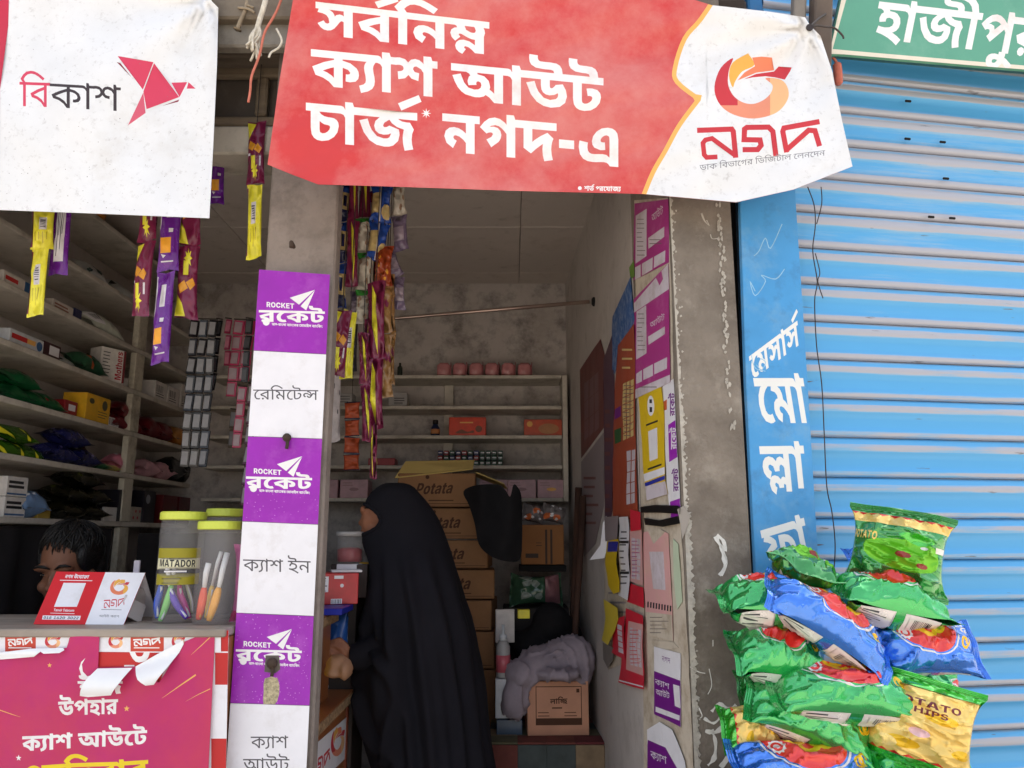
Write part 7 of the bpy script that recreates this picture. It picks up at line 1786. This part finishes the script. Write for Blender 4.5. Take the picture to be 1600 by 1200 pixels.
# olive label bent round the jar
fl = lambda x, y: Vector((.0583 * math.sin(x), -.0583 * math.cos(x), y))
lay_j = [([[(-.8, -.138), (1.4, -.138), (1.4, -.128), (-.8, -.128)]], ink_black), ([[(-.8, -.166), (1.4, -.166), (1.4, -.127), (-.8, -.127)]], pr('label_cream', (214, 210, 176))), ([[(-.8, -.137), (1.4, -.137), (1.4, -.126), (-.8, -.126)]], ink_black),
         (latin('MATADOR', (-.62, -.163), (1.1, -.161), .018), ink_black), ([rect(-.3, -.134, .7, -.130)], p_white), (lines(-.4, -.115, .9, 4, .011, .003), pr('label_dark_olive', (90, 84, 20)))]
sheet('label', [(-.8, -.192), (1.4, -.192), (1.4, -.098), (-.8, -.098)], lay_j, lambda x, y: fl(x, -y), pr('label_olive', (150, 140, 30)), (.12, .05), j1, True, True)
jar('clear jar with lime lid holding long handled brushes, standing in front', 334, 2.11, .055, .262)
jar('clear jar with lime lid half hidden behind the two front jars', 344, 2.27, .055, .3)
def brush(label, pts, r, m, m2, Y, group, head=None):
    q = [P(u, v, Y + dy) for u, v, dy in pts]
    t = tag(empty('toothbrush', tuple(q[0])), label, 'toothbrush', group)
    o_ = Vector(q[0])
    sp_ = spline([p - o_ for p in q], 5)
    n = len(sp_)
    g = MB(); g.add(tube(sp_, [r * (.7 + .5 * math.sin(PI * min(1, i / n * 1.1))) for i in range(n)], 8)); g.build('handle', m, t, True)
    g = MB(); g.add(tube([p + Vector((.0035, -.004, 0)) for p in sp_[1:-2]], r * .42, 6)); g.build('grip_stripe', m2, t, True)
    if head:
        h = [P(u, v, Y + dy) - o_ for u, v, dy in head]
        g = MB(); g.add(tube([sp_[-1]] + h, [r * .6, r * .8, r * .8][:len(h) + 1], 8)); g.build('brush_head', mat('brush_head_white', (226, 226, 226), rough=.4), t, True)
pl = lambda n, c: mat('brush_' + n, c, rough=.25, var=.05, spec=.6)
bw = pl('white', (220, 222, 226))
brush('blue toothbrush standing in the labelled jar', [(246, 966, -.02), (245, 945, -.02), (250, 925, -.02), (252, 912, -.02)], .008, pl('blue', (30, 80, 190)), bw, 2.14, 'toothbrushes in the jars', [(254, 890, -.02), (256, 862, -.02)])
brush('green toothbrush leaning in the labelled jar', [(250, 970, -.03), (258, 950, -.03), (264, 930, -.03), (268, 914, -.03)], .008, pl('green', (130, 210, 110)), bw, 2.14, 'toothbrushes in the jars', [(272, 890, -.02), (276, 868, -.02)])
brush('violet toothbrush leaning left in the labelled jar', [(292, 966, -.02), (278, 948, -.02), (270, 932, -.02), (266, 918, -.02)], .008, pl('violet', (96, 60, 180)), bw, 2.13, 'toothbrushes in the jars', [(262, 890, -.02), (260, 862, -.02)])
brush('magenta toothbrush leaning in the labelled jar', [(296, 966, -.015), (288, 945, -.015), (282, 930, -.015), (280, 914, -.015)], .008, pl('magenta', (206, 50, 150)), bw, 2.15, 'toothbrushes in the jars', [(278, 890, -.01), (276, 858, -.01)])
brush('pale green edged toothbrush at the right wall of the labelled jar', [(300, 958, .0), (299, 938, .0), (294, 920, .0), (290, 908, .0)], .005, pl('pale', (190, 200, 170)), bw, 2.15, 'toothbrushes in the jars')
brush('orange red long brush in the front jar', [(310, 968, -.02), (316, 940, -.02), (319, 918, -.02)], .0095, pl('orange_red', (232, 84, 50)), pl('amber', (240, 170, 60)), 2.11, 'toothbrushes in the jars', [(322, 895, -.02), (326, 880, -.02)])
brush('amber long brush leaning right in the front jar', [(326, 970, -.03), (336, 940, -.03), (342, 918, -.03)], .0095, pl('amber', (240, 170, 60)), pl('yellow', (240, 200, 90)), 2.11, 'toothbrushes in the jars', [(348, 890, -.02), (355, 864, -.01)])
brush('yellow brush standing behind the two in the front jar', [(322, 966, .02), (328, 935, .02), (332, 915, .02)], .007, pl('yellow', (240, 200, 90)), bw, 2.11, 'toothbrushes in the jars', [(340, 880, .01), (346, 862, .01)])
# pink bag and clear bottle next to the post
o = packet('packet', .2, .12, .07, [([rect(-.6, -.2, .5, .5)], wlab), (bars(-.5, -.1, .4, .4, 8), bar_ink), ([rect(-.98, -1, -.7, 1)], soft('cerise', (190, 50, 110)))], [], soft('candy_pink', (206, 110, 168), rough=.3), None, 95, (.15, .3), .005)
o.location = (P(385, 925, 2.1).x, 2.15, CT + .1); o.rotation_euler = (PI / 2, -PI / 2, 0)
tag(o, 'pink packet with white labels standing on the counter against the post', 'packet')
t = tag(empty('bottle', (P(383, 900, 2.2).x, 2.26, CT + .0006)), 'clear plastic bottle with grey cap behind the pink packet by the post', 'bottle')
g = MB(); g.add(lathe([(.045, 0), (.048, .008), (.048, .23), (.03, .275), (.024, .285), (.024, .29)], 22)); g.build('bottle_wall', jar_m, t, True)
g = MB(); g.add(lathe([(.027, .29), (.027, .318), (.024, .321)], 18)); g.build('cap', mat('grey_cap', (168, 168, 170), rough=.4), t)
g = MB(); g.add(lathe([(.04, .003), (.044, .01), (.044, .19), (.02, .2)], 18)); g.build('contents', soft('candy_pink', (206, 110, 168)), t, True)
# ================================================================== PEOPLE
skin = mat('skin_brown', (150, 98, 72), rough=.55, var=.06, scale=30, spec=.35)
skin2 = mat('skin_warm_brown', (118, 78, 58), rough=.55, var=.06, scale=30, spec=.35)
hairm = mat('black_hair', (20, 17, 16), rough=.5, var=.3, scale=90, bump=.5, bscale=160)
eyem = mat('eye_white', (150, 140, 132), rough=.2, var=0)
irism = mat('dark_iris', (28, 18, 14), rough=.15, var=0)
def limb(a, b_, r0, r1, n=7):
    return [(a.lerp(b_, i / n), (r0 + (r1 - r0) * i / n,) * 3) for i in range(n + 1)]
# ---- woman in black, seen from the side, facing the counter
WY = 2.86
kx = WY * 1.025 / F
W3 = lambda u, v, dy=0.: P(u, v, WY) + Vector((0, dy, 0))
her = tag(empty('person', (W3(640, 900).x, WY, .152)), 'woman in a long black veil and robe standing sideways at the inner counter', 'person')
E3 = lambda u, v, rx, ry, rz, dy=0.: (W3(u, v, dy), (rx, ry, rz))
bl_ = [E3(611, 803, .098, .074, .102), E3(592, 826, .058, .056, .07), E3(576, 815, .026, .05, .045), E3(570, 806, .012, .012, .026), E3(564.5, 817, .0115, .0125, .011), E3(567, 811, .009, .009, .016), E3(569.5, 829, .014, .022, .008), E3(570, 834, .014, .02, .008), E3(576, 846, .022, .024, .018),
       E3(571, 797, .018, .05, .02), E3(580, 812, .02, .018, .02, -.036)]
neck, chest, hips = W3(624, 860), W3(640, 930), W3(655, 1120)
bl_ += limb(W3(618, 830), neck, .05, .055, 4) + [(W3(640, 905), (.1, .15, .09)), (chest, (.12, .16, .13)), (W3(645, 1010), (.11, .14, .14)), (hips, (.14, .17, .15))]
foot = lambda dy: Vector((W3(660, 1100).x, WY + dy, .2))
for dy in (-.09, .09):
    bl_ += limb(hips + Vector((0, dy, -.05)), foot(dy) + Vector((0, 0, .42)), .085, .06, 9) + limb(foot(dy) + Vector((0, 0, .42)), foot(dy), .06, .04, 8) + limb(foot(dy) + Vector((0, 0, -.01)), foot(dy) + Vector((-.14, 0, -.02)), .035, .025, 5)
# near arm: bent, hand resting at the counter; far arm hangs under the robe
HY = -.16
el, wr_ = W3(604, 1010, -.12), W3(560, 1014, HY)
bl_ += limb(W3(636, 905, -.1), el, .05, .042, 9) + limb(el, wr_, .04, .026, 7)
bl_ += limb(W3(636, 905, .1), W3(640, 1030, .13), .05, .042, 9) + limb(W3(640, 1030, .13), W3(640, 1120, .12), .04, .028, 7)
bl_ += limb(wr_, W3(536, 1008, HY), .026, .027, 5) + [(W3(540, 1005, HY), (.026, .03, .03))]
fing = [((534, 994), (548, 989), (558, 997), (561, 1004), -.02), ((529, 1000), (541, 996), (552, 1002), (556, 1010), -.03), ((528, 1008), (538, 1008), (547, 1013), (549, 1019), -.034), ((530, 1015), (538, 1018), (544, 1022), (545, 1026), -.03), ((545, 1000), (553, 1008), (559, 1013), (562, 1016), .012)]
for a_, b_, c_, d_, dy in fing:
    q = [W3(*p_, HY + dy) for p_ in (a_, b_, c_, d_)]
    for i in range(3):
        bl_ += limb(q[i], q[i + 1], .0095 - .0008 * i, .0092 - .0009 * i, 4)
o = lump('body', bl_, skin, None, None, .0052, 0, 0, 3)
o.parent = her; o.matrix_parent_inverse = Matrix.Translation(-her.location)
g = MB(); g.add(lathe([(.001, -.009), (.006, -.006), (.009, 0), (.006, .006), (.001, .009)], 12)); g.add(lathe([(.001, -.005), (.004, -.003), (.005, 0), (.001, .004)], 10), 1, T(-.0055, -.004, 0))
o = g.build('eye', [eyem, irism], her, True); o.location = W3(577, 803, -.031) - her.location
g = MB(); g.add(tube([(-.012, 0, 0), (0, -.004, .003), (.016, -.004, -.002)], [.0015, .003, .0015], 6))
o = g.build('eyebrow', hairm, her, True); o.location = W3(577, 795, -.042) - her.location
robe = mat('black_robe', (28, 27, 33), rough=.92, var=.2, scale=8, spec=.18)
rings = [(755, 603, 632, .03), (757.5, 596, 641, .055), (762, 589, 648, .075), (770, 580, 655, .088), (780, 573, 664, .096), (790, 570, 672, .1), (800, 571, 679, .103), (812, 573, 686, .106), (824, 572, 691, .11), (834, 567, 695, .115), (848, 567, 700, .13), (862, 571, 705, .15), (885, 578, 712, .185), (910, 578, 719, .21), (940, 574, 727, .225), (970, 566, 737, .235),
         (1000, 560, 742, .235), (1030, 553, 746, .235), (1060, 552, 750, .23), (1100, 556, 755, .23), (1150, 566, 761, .225), (1200, 584, 767, .225), (1260, 596, 772, .225), (1330, 600, 776, .225), (1400, 602, 779, .225)]
NT = 132
FOLDS = [([(545, 1000), (575, 1000), (605, 1014), (627, 1036), (634, 1072), (624, 1120), (610, 1170)], .022), ([(600, 880), (597, 940), (602, 990)], .014), ([(612, 866), (617, 950), (634, 1020), (650, 1110), (656, 1200)], .018), ([(640, 856), (660, 960), (676, 1080), (688, 1200)], .02), ([(668, 850), (698, 960), (720, 1080), (732, 1200)], .018), ([(570, 1080), (583, 1130), (606, 1180)], .016), ([(588, 868), (584, 930), (578, 985)], .012)]
FOLDS = [(np.array(sp2(p_, 40, False)), a_) for p_, a_ in FOLDS]
def fold_at(u, v):
    s_ = 0.
    for p_, a_ in FOLDS:
        d_ = float(((p_ - (u, v)) ** 2).sum(1).min())
        s_ += a_ * math.exp(-d_ / 40) - a_ * .6 * math.exp(-((math.sqrt(d_) - 14) / 7) ** 2)
    return s_
V, Fc = [], []
dense = []
for i in range(len(rings) - 1):
    st = max(1, int((rings[i + 1][0] - rings[i][0]) / 5))
    for j in range(st):
        t_ = j / st
        dense.append([rings[i][q] + (rings[i + 1][q] - rings[i][q]) * t_ for q in range(4)])
dense.append(list(rings[-1]))
for v_, u0, u1, ry in dense:
    a_, b_ = W3(u0, v_), W3(u1, v_)
    c_ = (a_ + b_) / 2
    rx = (b_.x - a_.x) / 2
    if v_ > 1399:
        c_.z = .158
    low = max(0, min(1, (v_ - 830) / 190)); low = low * low * (3 - 2 * low)
    for k in range(NT):
        th = 2 * PI * k / NT
        f_ = 1 + low * (.06 * math.sin(th * 9 + v_ * .006 + 2 * noise.noise(Vector((th, v_ * .004, 1)))) + .08 * noise.noise(Vector((math.cos(th) * 2, math.sin(th) * 2, v_ * .008)))) + .012 * noise.noise(Vector((math.cos(th) * 3, math.sin(th) * 3, v_ * .03)))
        # the big fold of the veil over the bent arm
        f_ += .10 * low * math.exp(-((th - 4.25) / .35) ** 2) * math.exp(-((v_ - 1040 - (th - 4.25) * 60) / 70) ** 2)
        if math.sin(th) < .1 and v_ > 850:
            f_ += fold_at((u0 + u1) / 2 + (u1 - u0) / 2 * math.cos(th), v_) / max(.1, ry) * min(1, (v_ - 850) / 70)
        V.append(c_ + Vector((rx * math.cos(th) * f_, ry * math.sin(th) * f_, .006 * math.sin(th * 5) * low)))
n_ = len(dense)
for i in range(n_ - 1):
    vm = (dense[i][0] + dense[i + 1][0]) / 2
    for k in range(NT):
        th = 2 * PI * (k + .5) / NT
        d_ = (th - PI * 1.08)
        face = abs(d_) < .80 * math.sqrt(max(0, 1 - ((vm - 812) / 23.5) ** 2))
        if not face:
            Fc.append([i * NT + k, i * NT + (k + 1) % NT, (i + 1) * NT + (k + 1) % NT, (i + 1) * NT + k][::-1])
Fc.append(list(range(NT)))
o = build('robe_and_veil', [q - her.location for q in V], Fc, robe, None, her, True)
md = o.modifiers.new('thick', 'SOLIDIFY'); md.thickness = .004; md.offset = -1
hem = []
for i in range(40):
    a_ = 2 * PI * i / 39
    vv, th = 812 + 23.5 * math.sin(a_), PI * 1.08 + .8 * math.cos(a_)
    i0 = min(range(n_ - 1), key=lambda q: abs(dense[q][0] - vv))
    u0, u1, ry = dense[i0][1:]
    p_, q_ = W3(u0, vv), W3(u1, vv)
    hem.append((p_ + q_) / 2 + Vector(((q_.x - p_.x) / 2 * math.cos(th), ry * math.sin(th), 0)) - her.location)
g = MB(); g.add(tube(hem, .0075, 8)); g.build('veil_hem', robe, her, True)
# sleeve round the forearm
g = MB(); q = [W3(612, 1000, -.14), W3(594, 1010, -.15), W3(578, 1014, HY), W3(564, 1015, HY)]
g.add(tube([p_ - her.location for p_ in spline(q, 5)], [.06 - .0014 * i for i in range(16)], 14)); g.build('sleeve', robe, her, True)
# ---- man behind the front counter, mostly hidden by the tent card
MY = 2.6
M3 = lambda u, v, dy=0.: P(u, v, MY) + Vector((0, dy, 0))
him = tag(empty('person', (M3(108, 900).x, MY, .152)), 'dark haired man in a blue shirt sitting behind the counter, half hidden by the card', 'person')
N3 = lambda u, v, rx, ry, rz, dy=0.: (M3(u, v, dy), (rx, ry, rz))
bm_ = [N3(108, 872, .075, .095, .1), N3(106, 908, .062, .075, .085, -.015), N3(103, 942, .03, .03, .022, -.06), N3(104, 917, .013, .016, .014, -.097), N3(104, 905, .009, .012, .026, -.088), N3(104, 930, .024, .012, .006, -.078), N3(104, 935, .022, .012, .006, -.077), N3(87, 887, .026, .02, .012, -.078), N3(122, 887, .026, .02, .012, -.078),
       N3(73, 902, .01, .018, .028, .0), N3(144, 902, .01, .018, .028, .0), N3(86, 915, .02, .02, .02, -.062), N3(123, 915, .02, .02, .02, -.062)]
bm_ += limb(M3(110, 930), M3(112, 985, .02), .055, .06, 5) + [(M3(112, 1010, .03), (.19, .1, .06)), (M3(112, 1080, .03), (.17, .12, .16)), (M3(112, 1200, .03), (.16, .13, .18))]
for sgn_ in (-1, 1):
    sh_ = M3(112 + sgn_ * 82, 1010, .03)
    e_ = sh_ + Vector((sgn_ * .05, -.1, -.26))
    w_ = e_ + Vector((-sgn_ * .1, -.2, .02))
    bm_ += limb(sh_, e_, .055, .044, 8) + limb(e_, w_, .04, .027, 7) + [(w_ + Vector((0, -.05, 0)), (.035, .045, .018))]
    for i in range(4):
        bm_ += limb(w_ + Vector((-.026 + .017 * i, -.09, 0)), w_ + Vector((-.028 + .018 * i, -.15 - .012 * (i in (1, 2)), -.012)), .009, .0078, 5)
    bm_ += limb(w_ + Vector((-sgn_ * .03, -.03, 0)), w_ + Vector((-sgn_ * .062, -.085, -.006)), .011, .0085, 5)
    hp, kn = M3(112 + sgn_ * 38, 1250, .03), M3(112 + sgn_ * 50, 1240, -.36)
    hp.z = kn.z = .66
    bm_ += limb(M3(112, 1200, .03), hp, .13, .09, 5) + limb(hp, kn, .085, .06, 9) + limb(kn, Vector((kn.x, kn.y, .21)), .055, .038, 9) + limb(Vector((kn.x, kn.y, .19)), Vector((kn.x, kn.y - .15, .18)), .034, .026, 5)
o = lump('body', bm_, skin2, None, None, .0065, 0, 0, 3)
o.parent = him; o.matrix_parent_inverse = Matrix.Translation(-him.location)
random.seed(2)
hb = [N3(112, 855, .088, .1, .078, .02), N3(78, 872, .02, .05, .05, -.01), N3(142, 870, .022, .06, .05, -.01), N3(112, 880, .08, .05, .1, .06)]
o = lump('hair', hb, hairm, None, None, .006, .008, 3, 4)
o.parent = him; o.matrix_parent_inverse = Matrix.Translation(-him.location)
g = MB()
hc = M3(111, 862, .01)
for i in range(420):
    a_ = random.uniform(-PI, PI); e0 = random.uniform(.5, 1.5)
    ln = random.uniform(.5, .95); tw = random.uniform(-.5, .5)
    pts = []
    for k in range(5):
        e_ = e0 - ln * k / 4; az = a_ + tw * k / 4
        r_ = 1 + .05 * math.sin(i) + .03 * k * (i % 3) / 3
        pts.append(hc + Vector((.088 * r_ * math.cos(e_) * math.sin(az), -.098 * r_ * math.cos(e_) * math.cos(az), .012 + .088 * r_ * math.sin(e_))))
    g.add(tube([p_ - him.location for p_ in pts], [.0035, .0035, .003, .0025, .001], 4))
o = g.build('hair_strands', hairm, him, True); o['kind'] = 'stuff'
for u, v, tl_ in ((92, 886, .08), (124, 885, -.14)):
    g = MB(); g.add(tube([(-.026, .004, -.003), (-.008, -.003, .004), (.01, -.003, .004), (.026, .004, -.002)], [.002, .005, .005, .002], 6))
    o = g.build('eyebrow', hairm, him, True); o.location = M3(u, v, -.098) - him.location; o.rotation_euler = (0, tl_, 0)
for u in (88, 123):
    g = MB(); g.add(lathe([(.001, -.005), (.009, -.003), (.011, 0), (.009, .003), (.001, .005)], 12)); g.add(lathe([(.001, -.004), (.005, -.003), (.005, .003), (.001, .004)], 10), 1, T(0, -.0075, 0))
    o = g.build('eye', [eyem, irism], him, True); o.location = M3(u, 897, -.066) - him.location
shirt = mat('blue_shirt', (30, 92, 176), rough=.85, var=.12, scale=14, bump=.2, bscale=40)
sb = [(M3(112, 1008, .03), (.2, .112, .066)), (M3(112, 1080, .03), (.185, .135, .17)), (M3(112, 1200, .03), (.175, .145, .19)), (M3(40, 985, .03), (.07, .08, .045)), (M3(184, 990, .03), (.07, .08, .04))]
for sgn_ in (-1, 1):
    sh_ = M3(112 + sgn_ * 82, 1010, .03)
    sb += limb(sh_, sh_ + Vector((sgn_ * .04, -.075, -.2)), .07, .066, 8)
o = lump('shirt', sb, shirt, None, None, .009, .008, 6, 5, .004)
o.parent = him; o.matrix_parent_inverse = Matrix.Translation(-him.location)
g = MB(); g.add(cbox(.4, .36, .03, .006, 'b'), 0, T(0, 0, .40))
for x in (-.17, .17):
    for y in (-.15, .15):
        g.add(cbox(.035, .035, .4, .004, 'b'), 0, T(x, y, 0))
o = tag(g.build('stool', lam, None, False, (M3(112, 1200).x, MY + .03, .152)), 'plain wooden stool the man behind the counter sits on', 'stool')

dkc = mat('darkening_cloth', (40, 36, 38), rough=.95, var=.3, scale=9)  # dark cloth added so the space behind the man goes nearly black
def drape(label, a, b_, z0, z1, amp, seed):
    a, b_ = Vector(a), Vector(b_)
    d = (b_ - a); n_ = Vector((-d.y, d.x, 0)).normalized()
    nx, nz = int(d.length / .03), 8
    f_ = lambda i, j: a + d * (i / nx) + n_ * (amp * math.sin(i * 1.1 + seed + .5 * noise.noise(Vector((i * .2, j * .3, seed))))) + Vector((0, 0, z0 + (z1 - z0) * j / nz))
    V = [f_(i, j) for j in range(nz + 1) for i in range(nx + 1)] + [f_(i, j) + n_ * .004 for j in range(nz + 1) for i in range(nx + 1)]
    m_ = (nx + 1) * (nz + 1)
    q = [[j * (nx + 1) + i, j * (nx + 1) + i + 1, (j + 1) * (nx + 1) + i + 1, (j + 1) * (nx + 1) + i] for j in range(nz) for i in range(nx)]
    tag(build('curtain', V, q + [[k + m_ for k in r[::-1]] for r in q], dkc, None, None, True), label, 'curtain')
drape('dark curtain added under the left shelves to darken the space behind the counter man', (-1.78, 2.2, 0), (-1.78, 3.5, 0), .16, 1.54, .012, 1)
drape('dark curtain added across the back of the left opening to deepen its shade', (-1.72, 3.66, 0), (-.95, 3.66, 0), .16, 1.52, .014, 5)
# ================================================================== PILE OF SNACK BAGS IN FRONT OF THE SHUTTER
foil = lambda n, c, **k: film(n, c, rough=.25, metal=.66, crumple=.16, var=.03, coat=1., **k)
f_green = foil('crisp_green', (40, 178, 86))
f_dgreen = foil('crisp_deep_green', (40, 146, 60))
f_blue = foil('crisp_blue', (40, 122, 226))
f_lblue = foil('crisp_sky', (40, 150, 214))
f_red = film('crisp_red', (224, 38, 30), rough=.22, metal=.15, crumple=.25, coat=.5)
f_yellow = film('crisp_yellow', (240, 190, 30), rough=.25, metal=.3, crumple=.3)
f_white = film('crisp_white', (228, 222, 218), rough=.25, metal=.2, crumple=.5)
f_logo = film('crisp_logo', (232, 190, 196), rough=.3, metal=.1)
f_gold = film('crisp_gold', (236, 200, 110), rough=.24, metal=.3, crumple=.3)
f_lgold = film('crisp_chip', (244, 216, 130), rough=.26, metal=.25)
f_bgreen = foil('crisp_bright_green', (60, 190, 50))
f_leaf = film('crisp_leaf', (110, 190, 40), rough=.24, metal=.4, crumple=.3)
ann = lambda x, y, r, ry: [disc(x, y, r, 16, ry), disc(x, y, r * .55, 12, ry * .55)[::-1]]
scal = lambda x, y, r, ry: [star(0, 0, 1, 9, .8)] and [[(x + r * px, y + ry * py) for px, py in star(0, 0, 1, 11, .82)]]
def ring_art(base2):
    return [([sp2([(-.62, 1.2), (-.62, .45), (-.42, -.05), (-.1, -.28), (.2, -.28), (.46, -.02), (.56, .5), (.56, 1.2)], 4)], f_red),
            ([stroke(sp2([(-.66, 1.1), (-.66, .42), (-.45, -.1), (-.1, -.34), (.22, -.34), (.5, -.06), (.62, .5), (.62, 1.1)], 4, False), .035)], f_white),
            (ann(-.02, .42, .2, .34) + ann(.2, .55, .18, .32) + ann(-.18, .62, .17, .3), f_yellow), (scal(-.46, .34, .13, .26), f_white), (ann(-.46, .34, .085, .17), f_red),
            (ann(.68, -.02, .085, .16) + ann(.75, .06, .085, .16), f_yellow), (xf(latin('RING', (-.2, 0), (.2, 0), .2), lambda x, y: (.74 + y, .62 - x * 1.3)), f_white)]
def back_art(m_):
    return [([rect(-.74, -1, -.08, .5), rect(.2, -1, .74, .5)], f_white), ([rect(-.74, -1, .74, -.55)], f_white), (bars(.3, -.92, .62, -.62, 12), ink_black), (lines(-.68, -.96, -.2, 5, .1, .035), bar_ink), (lines(-.66, -.4, -.15, 6, .1, .03), bar_ink), ([disc(.05, -.8, .07, 10, .1)], f_logo), ([rect(-.06, -1, .12, -.3)], m_)]
zig = lambda a0, s_: [[(a0, -1 + .2 * i), (a0 + s_ * .07, -.9 + .2 * i), (a0, -.8 + .2 * i)] for i in range(10)]
def herb_art():
    return [([rect(.62, -1, .88, 1)], f_gold), (zig(.88, -1), f_red), ([sp2([(-.5, -.2), (-.3, -.7), (.2, -.6), (.3, -.1), (.1, .5), (-.3, .4)], 3)], f_leaf), ([sp2([(.2, -.3), (.35, -.6), (.5, -.3), (.42, .0)], 3)], f_bgreen), ([rect(.1, -.92, .24, -.62)], f_white), ([disc(.16, -.4, .04, 10, .07)], f_white), ([disc(-.1, -.1, .08, 8, .12), disc(-.3, -.4, .07, 8, .1)], soft('pepper_red', (140, 44, 34), rough=.25)), (xf(latin('POTATO', (0, 0), (.9, 0), .22), lambda x, y: (.38 - y, .84 - x * .6)), f_gold)]
def potato_art():
    random.seed(77)
    ch = [disc(random.uniform(-.6, .5), random.uniform(-.8, .8), random.uniform(.1, .16), 12, random.uniform(.16, .26)) for _ in range(14)]
    return [([c], f_lgold if i % 2 else f_yellow) for i, c in enumerate(ch[:9])] + [([rect(-1, -1, -.76, 1)], f_bgreen), (zig(-.76, 1), f_red), ([rect(.84, -1, 1, 1)], f_bgreen),
            (xf(latin('POTATO', (-.5, 0), (.5, 0), .15) + latin('CHIPS', (-.3, .19), (.3, .19), .13), lambda x, y: (.62 - y, -.05 - x)), soft('dark_maroon_print', (110, 24, 40), rough=.3)), ([disc(-.12, .0, .1, 14, .14)], f_logo)]
KIND = {'ring': (f_green, ring_art, f_green), 'blue': (f_blue, ring_art, f_blue), 'herb': (f_dgreen, herb_art, f_dgreen), 'potato': (f_gold, potato_art, f_bgreen)}
pile = 'snack bags piled in front of the shutter'
def bag(label, u, v, Y, Lp, Wp, Tp, kind, tilt, roll, yaw=0., seed=1, flip=False):
    k = Y * 1.0 / F
    sq = .82 if kind in ('ring', 'blue') else 1.
    L, W, Tk = Lp * k * .92, Wp * k * sq, Tp * k * (.86 if sq < 1 else 1)
    base, fa, bb = KIND[kind]
    front = fa(base) if fa is ring_art else fa()
    p = P(u, v, Y)
    t = tag(empty('snack_bag', tuple(p)), label, 'snack bag', pile)
    R = Matrix.Rotation(math.radians(roll), 4, 'Y') @ Matrix.Rotation(math.radians(yaw), 4, 'Z') @ Matrix.Rotation(math.radians(tilt), 4, 'X')
    if flip:
        R = R @ Matrix.Rotation(PI, 4, 'Z')
    t.matrix_world = Matrix.Translation(p) @ R
    packet('film', L, W, Tk, front, back_art(base), base, t, seed, (.045, .075), .012 * W / .2, None, None, bb, .05)
    # crimped end seals
    f = pillow_geo(L, W, Tk, seed=seed, pleat=.011 * W / .2, crimp=.05)
    for s_ in (-1, 1):
        V, Fc = [], []
        NB, NA = 15, 7
        for i in range(NA):
            for j in range(NB):
                b_ = -1 + 2 * j / (NB - 1)
                q = f(s_ * 1.0, b_, 1)
                q.x += s_ * (i / (NA - 1)) * L * .055
                q.y *= 1.0
                q.z += .0012 * (i % 2) + W * .012 * math.sin(b_ * 4 + i * .3 + seed)* i / NA
                V.append(q)
        for i in range(NA - 1):
            for j in range(NB - 1):
                c = [i * NB + j, i * NB + j + 1, (i + 1) * NB + j + 1, (i + 1) * NB + j]
                Fc.append(c if s_ < 0 else c[::-1])
        build('end_seal', V, Fc, bb if kind == 'potato' else base, None, t, False)
    return t
bag('deep green herb crisp bag standing upright at the very top of the pile', 1402, 862, 1.80, 126, 150, 64, 'herb', 62, -77, 0, 3)
bag('small deep green bag with red zigzag lying second from the top, beside the blue board', 1254, 890, 1.83, 110, 112, 50, 'herb', 20, 4, 74, 5)
bag('green ring bag sticking out furthest left with its white underside showing', 1204, 940, 1.80, 165, 130, 84, 'ring', 14, 2, 0, 7)
bag('blue ring bag lying diagonally across the upper left of the pile', 1292, 974, 1.73, 205, 120, 84, 'blue', 40, 33, 0, 9)
bag('green ring bag with white barcode panel directly below the upright bag', 1390, 938, 1.78, 172, 128, 86, 'ring', 22, 12, 0, 11)
bag('blue ring bag at the right edge of the pile pointing at the shutter', 1446, 1016, 1.77, 156, 112, 78, 'blue', 58, -2, 0, 13)
bag('green ring bag at the left of the middle layer with a yellow ring mark', 1216, 1028, 1.78, 142, 128, 92, 'ring', 30, 10, 0, 15)
bag('largest green ring bag lying across the centre of the pile', 1322, 1083, 1.72, 226, 128, 86, 'ring', 34, 4, 0, 17)
bag('green ring bag slanting down below the central one', 1268, 1126, 1.75, 206, 118, 76, 'ring', 40, 22, 0, 19)
bag('golden potato crisp bag with green zigzag seal at the lower right', 1438, 1132, 1.70, 132, 158, 70, 'potato', 62, -76, 0, 21)
bag('green bag standing on edge behind the golden potato bag', 1468, 1100, 1.86, 110, 104, 44, 'ring', 70, 88, 0, 23)
bag('small golden potato bag poking out at the lower left', 1182, 1144, 1.80, 104, 84, 66, 'potato', 40, 4, 0, 25)
bag('blue ring bag cut off by the bottom edge of the picture', 1262, 1204, 1.72, 216, 120, 84, 'blue', 44, 2, 0, 27)
bag('green ring bag at the bottom right corner of the pile', 1442, 1212, 1.74, 160, 120, 80, 'ring', 46, 6, 0, 29)
bag('dark green bag tucked behind the left side of the pile', 1196, 1084, 1.86, 84, 80, 60, 'herb', 30, 10, 0, 31)
bag('blue bag half hidden behind the upright green bag', 1392, 890, 1.88, 120, 110, 60, 'blue', 40, 6, 0, 33)
zt_ = P(1320, 1262, 1.76).z
tb = tag(empty('display_stand', (P(1325, 1200, 1.78).x, 1.80, 0), (0, 0, FA)), 'wooden crate stand under the pile of snack bags', 'stand')
g = MB(); g.add(cbox(.56, .34, .02, .003), 0, T(0, 0, zt_ - .01)); g.build('top_board', m_ply, tb)
for x in (-.25, .25):
    for y in (-.14, .14):
        g = MB(); g.add(cbox(.04, .04, zt_ - .022, .004, 'b'), 0, T(x, y, .001)); g.build('leg', m_ply, tb)
for z in (.3, .6):
    g = MB(); g.add(cbox(.46, .02, .06, .003), 0, T(0, -.14, z)); g.build('rail', m_ply, tb)
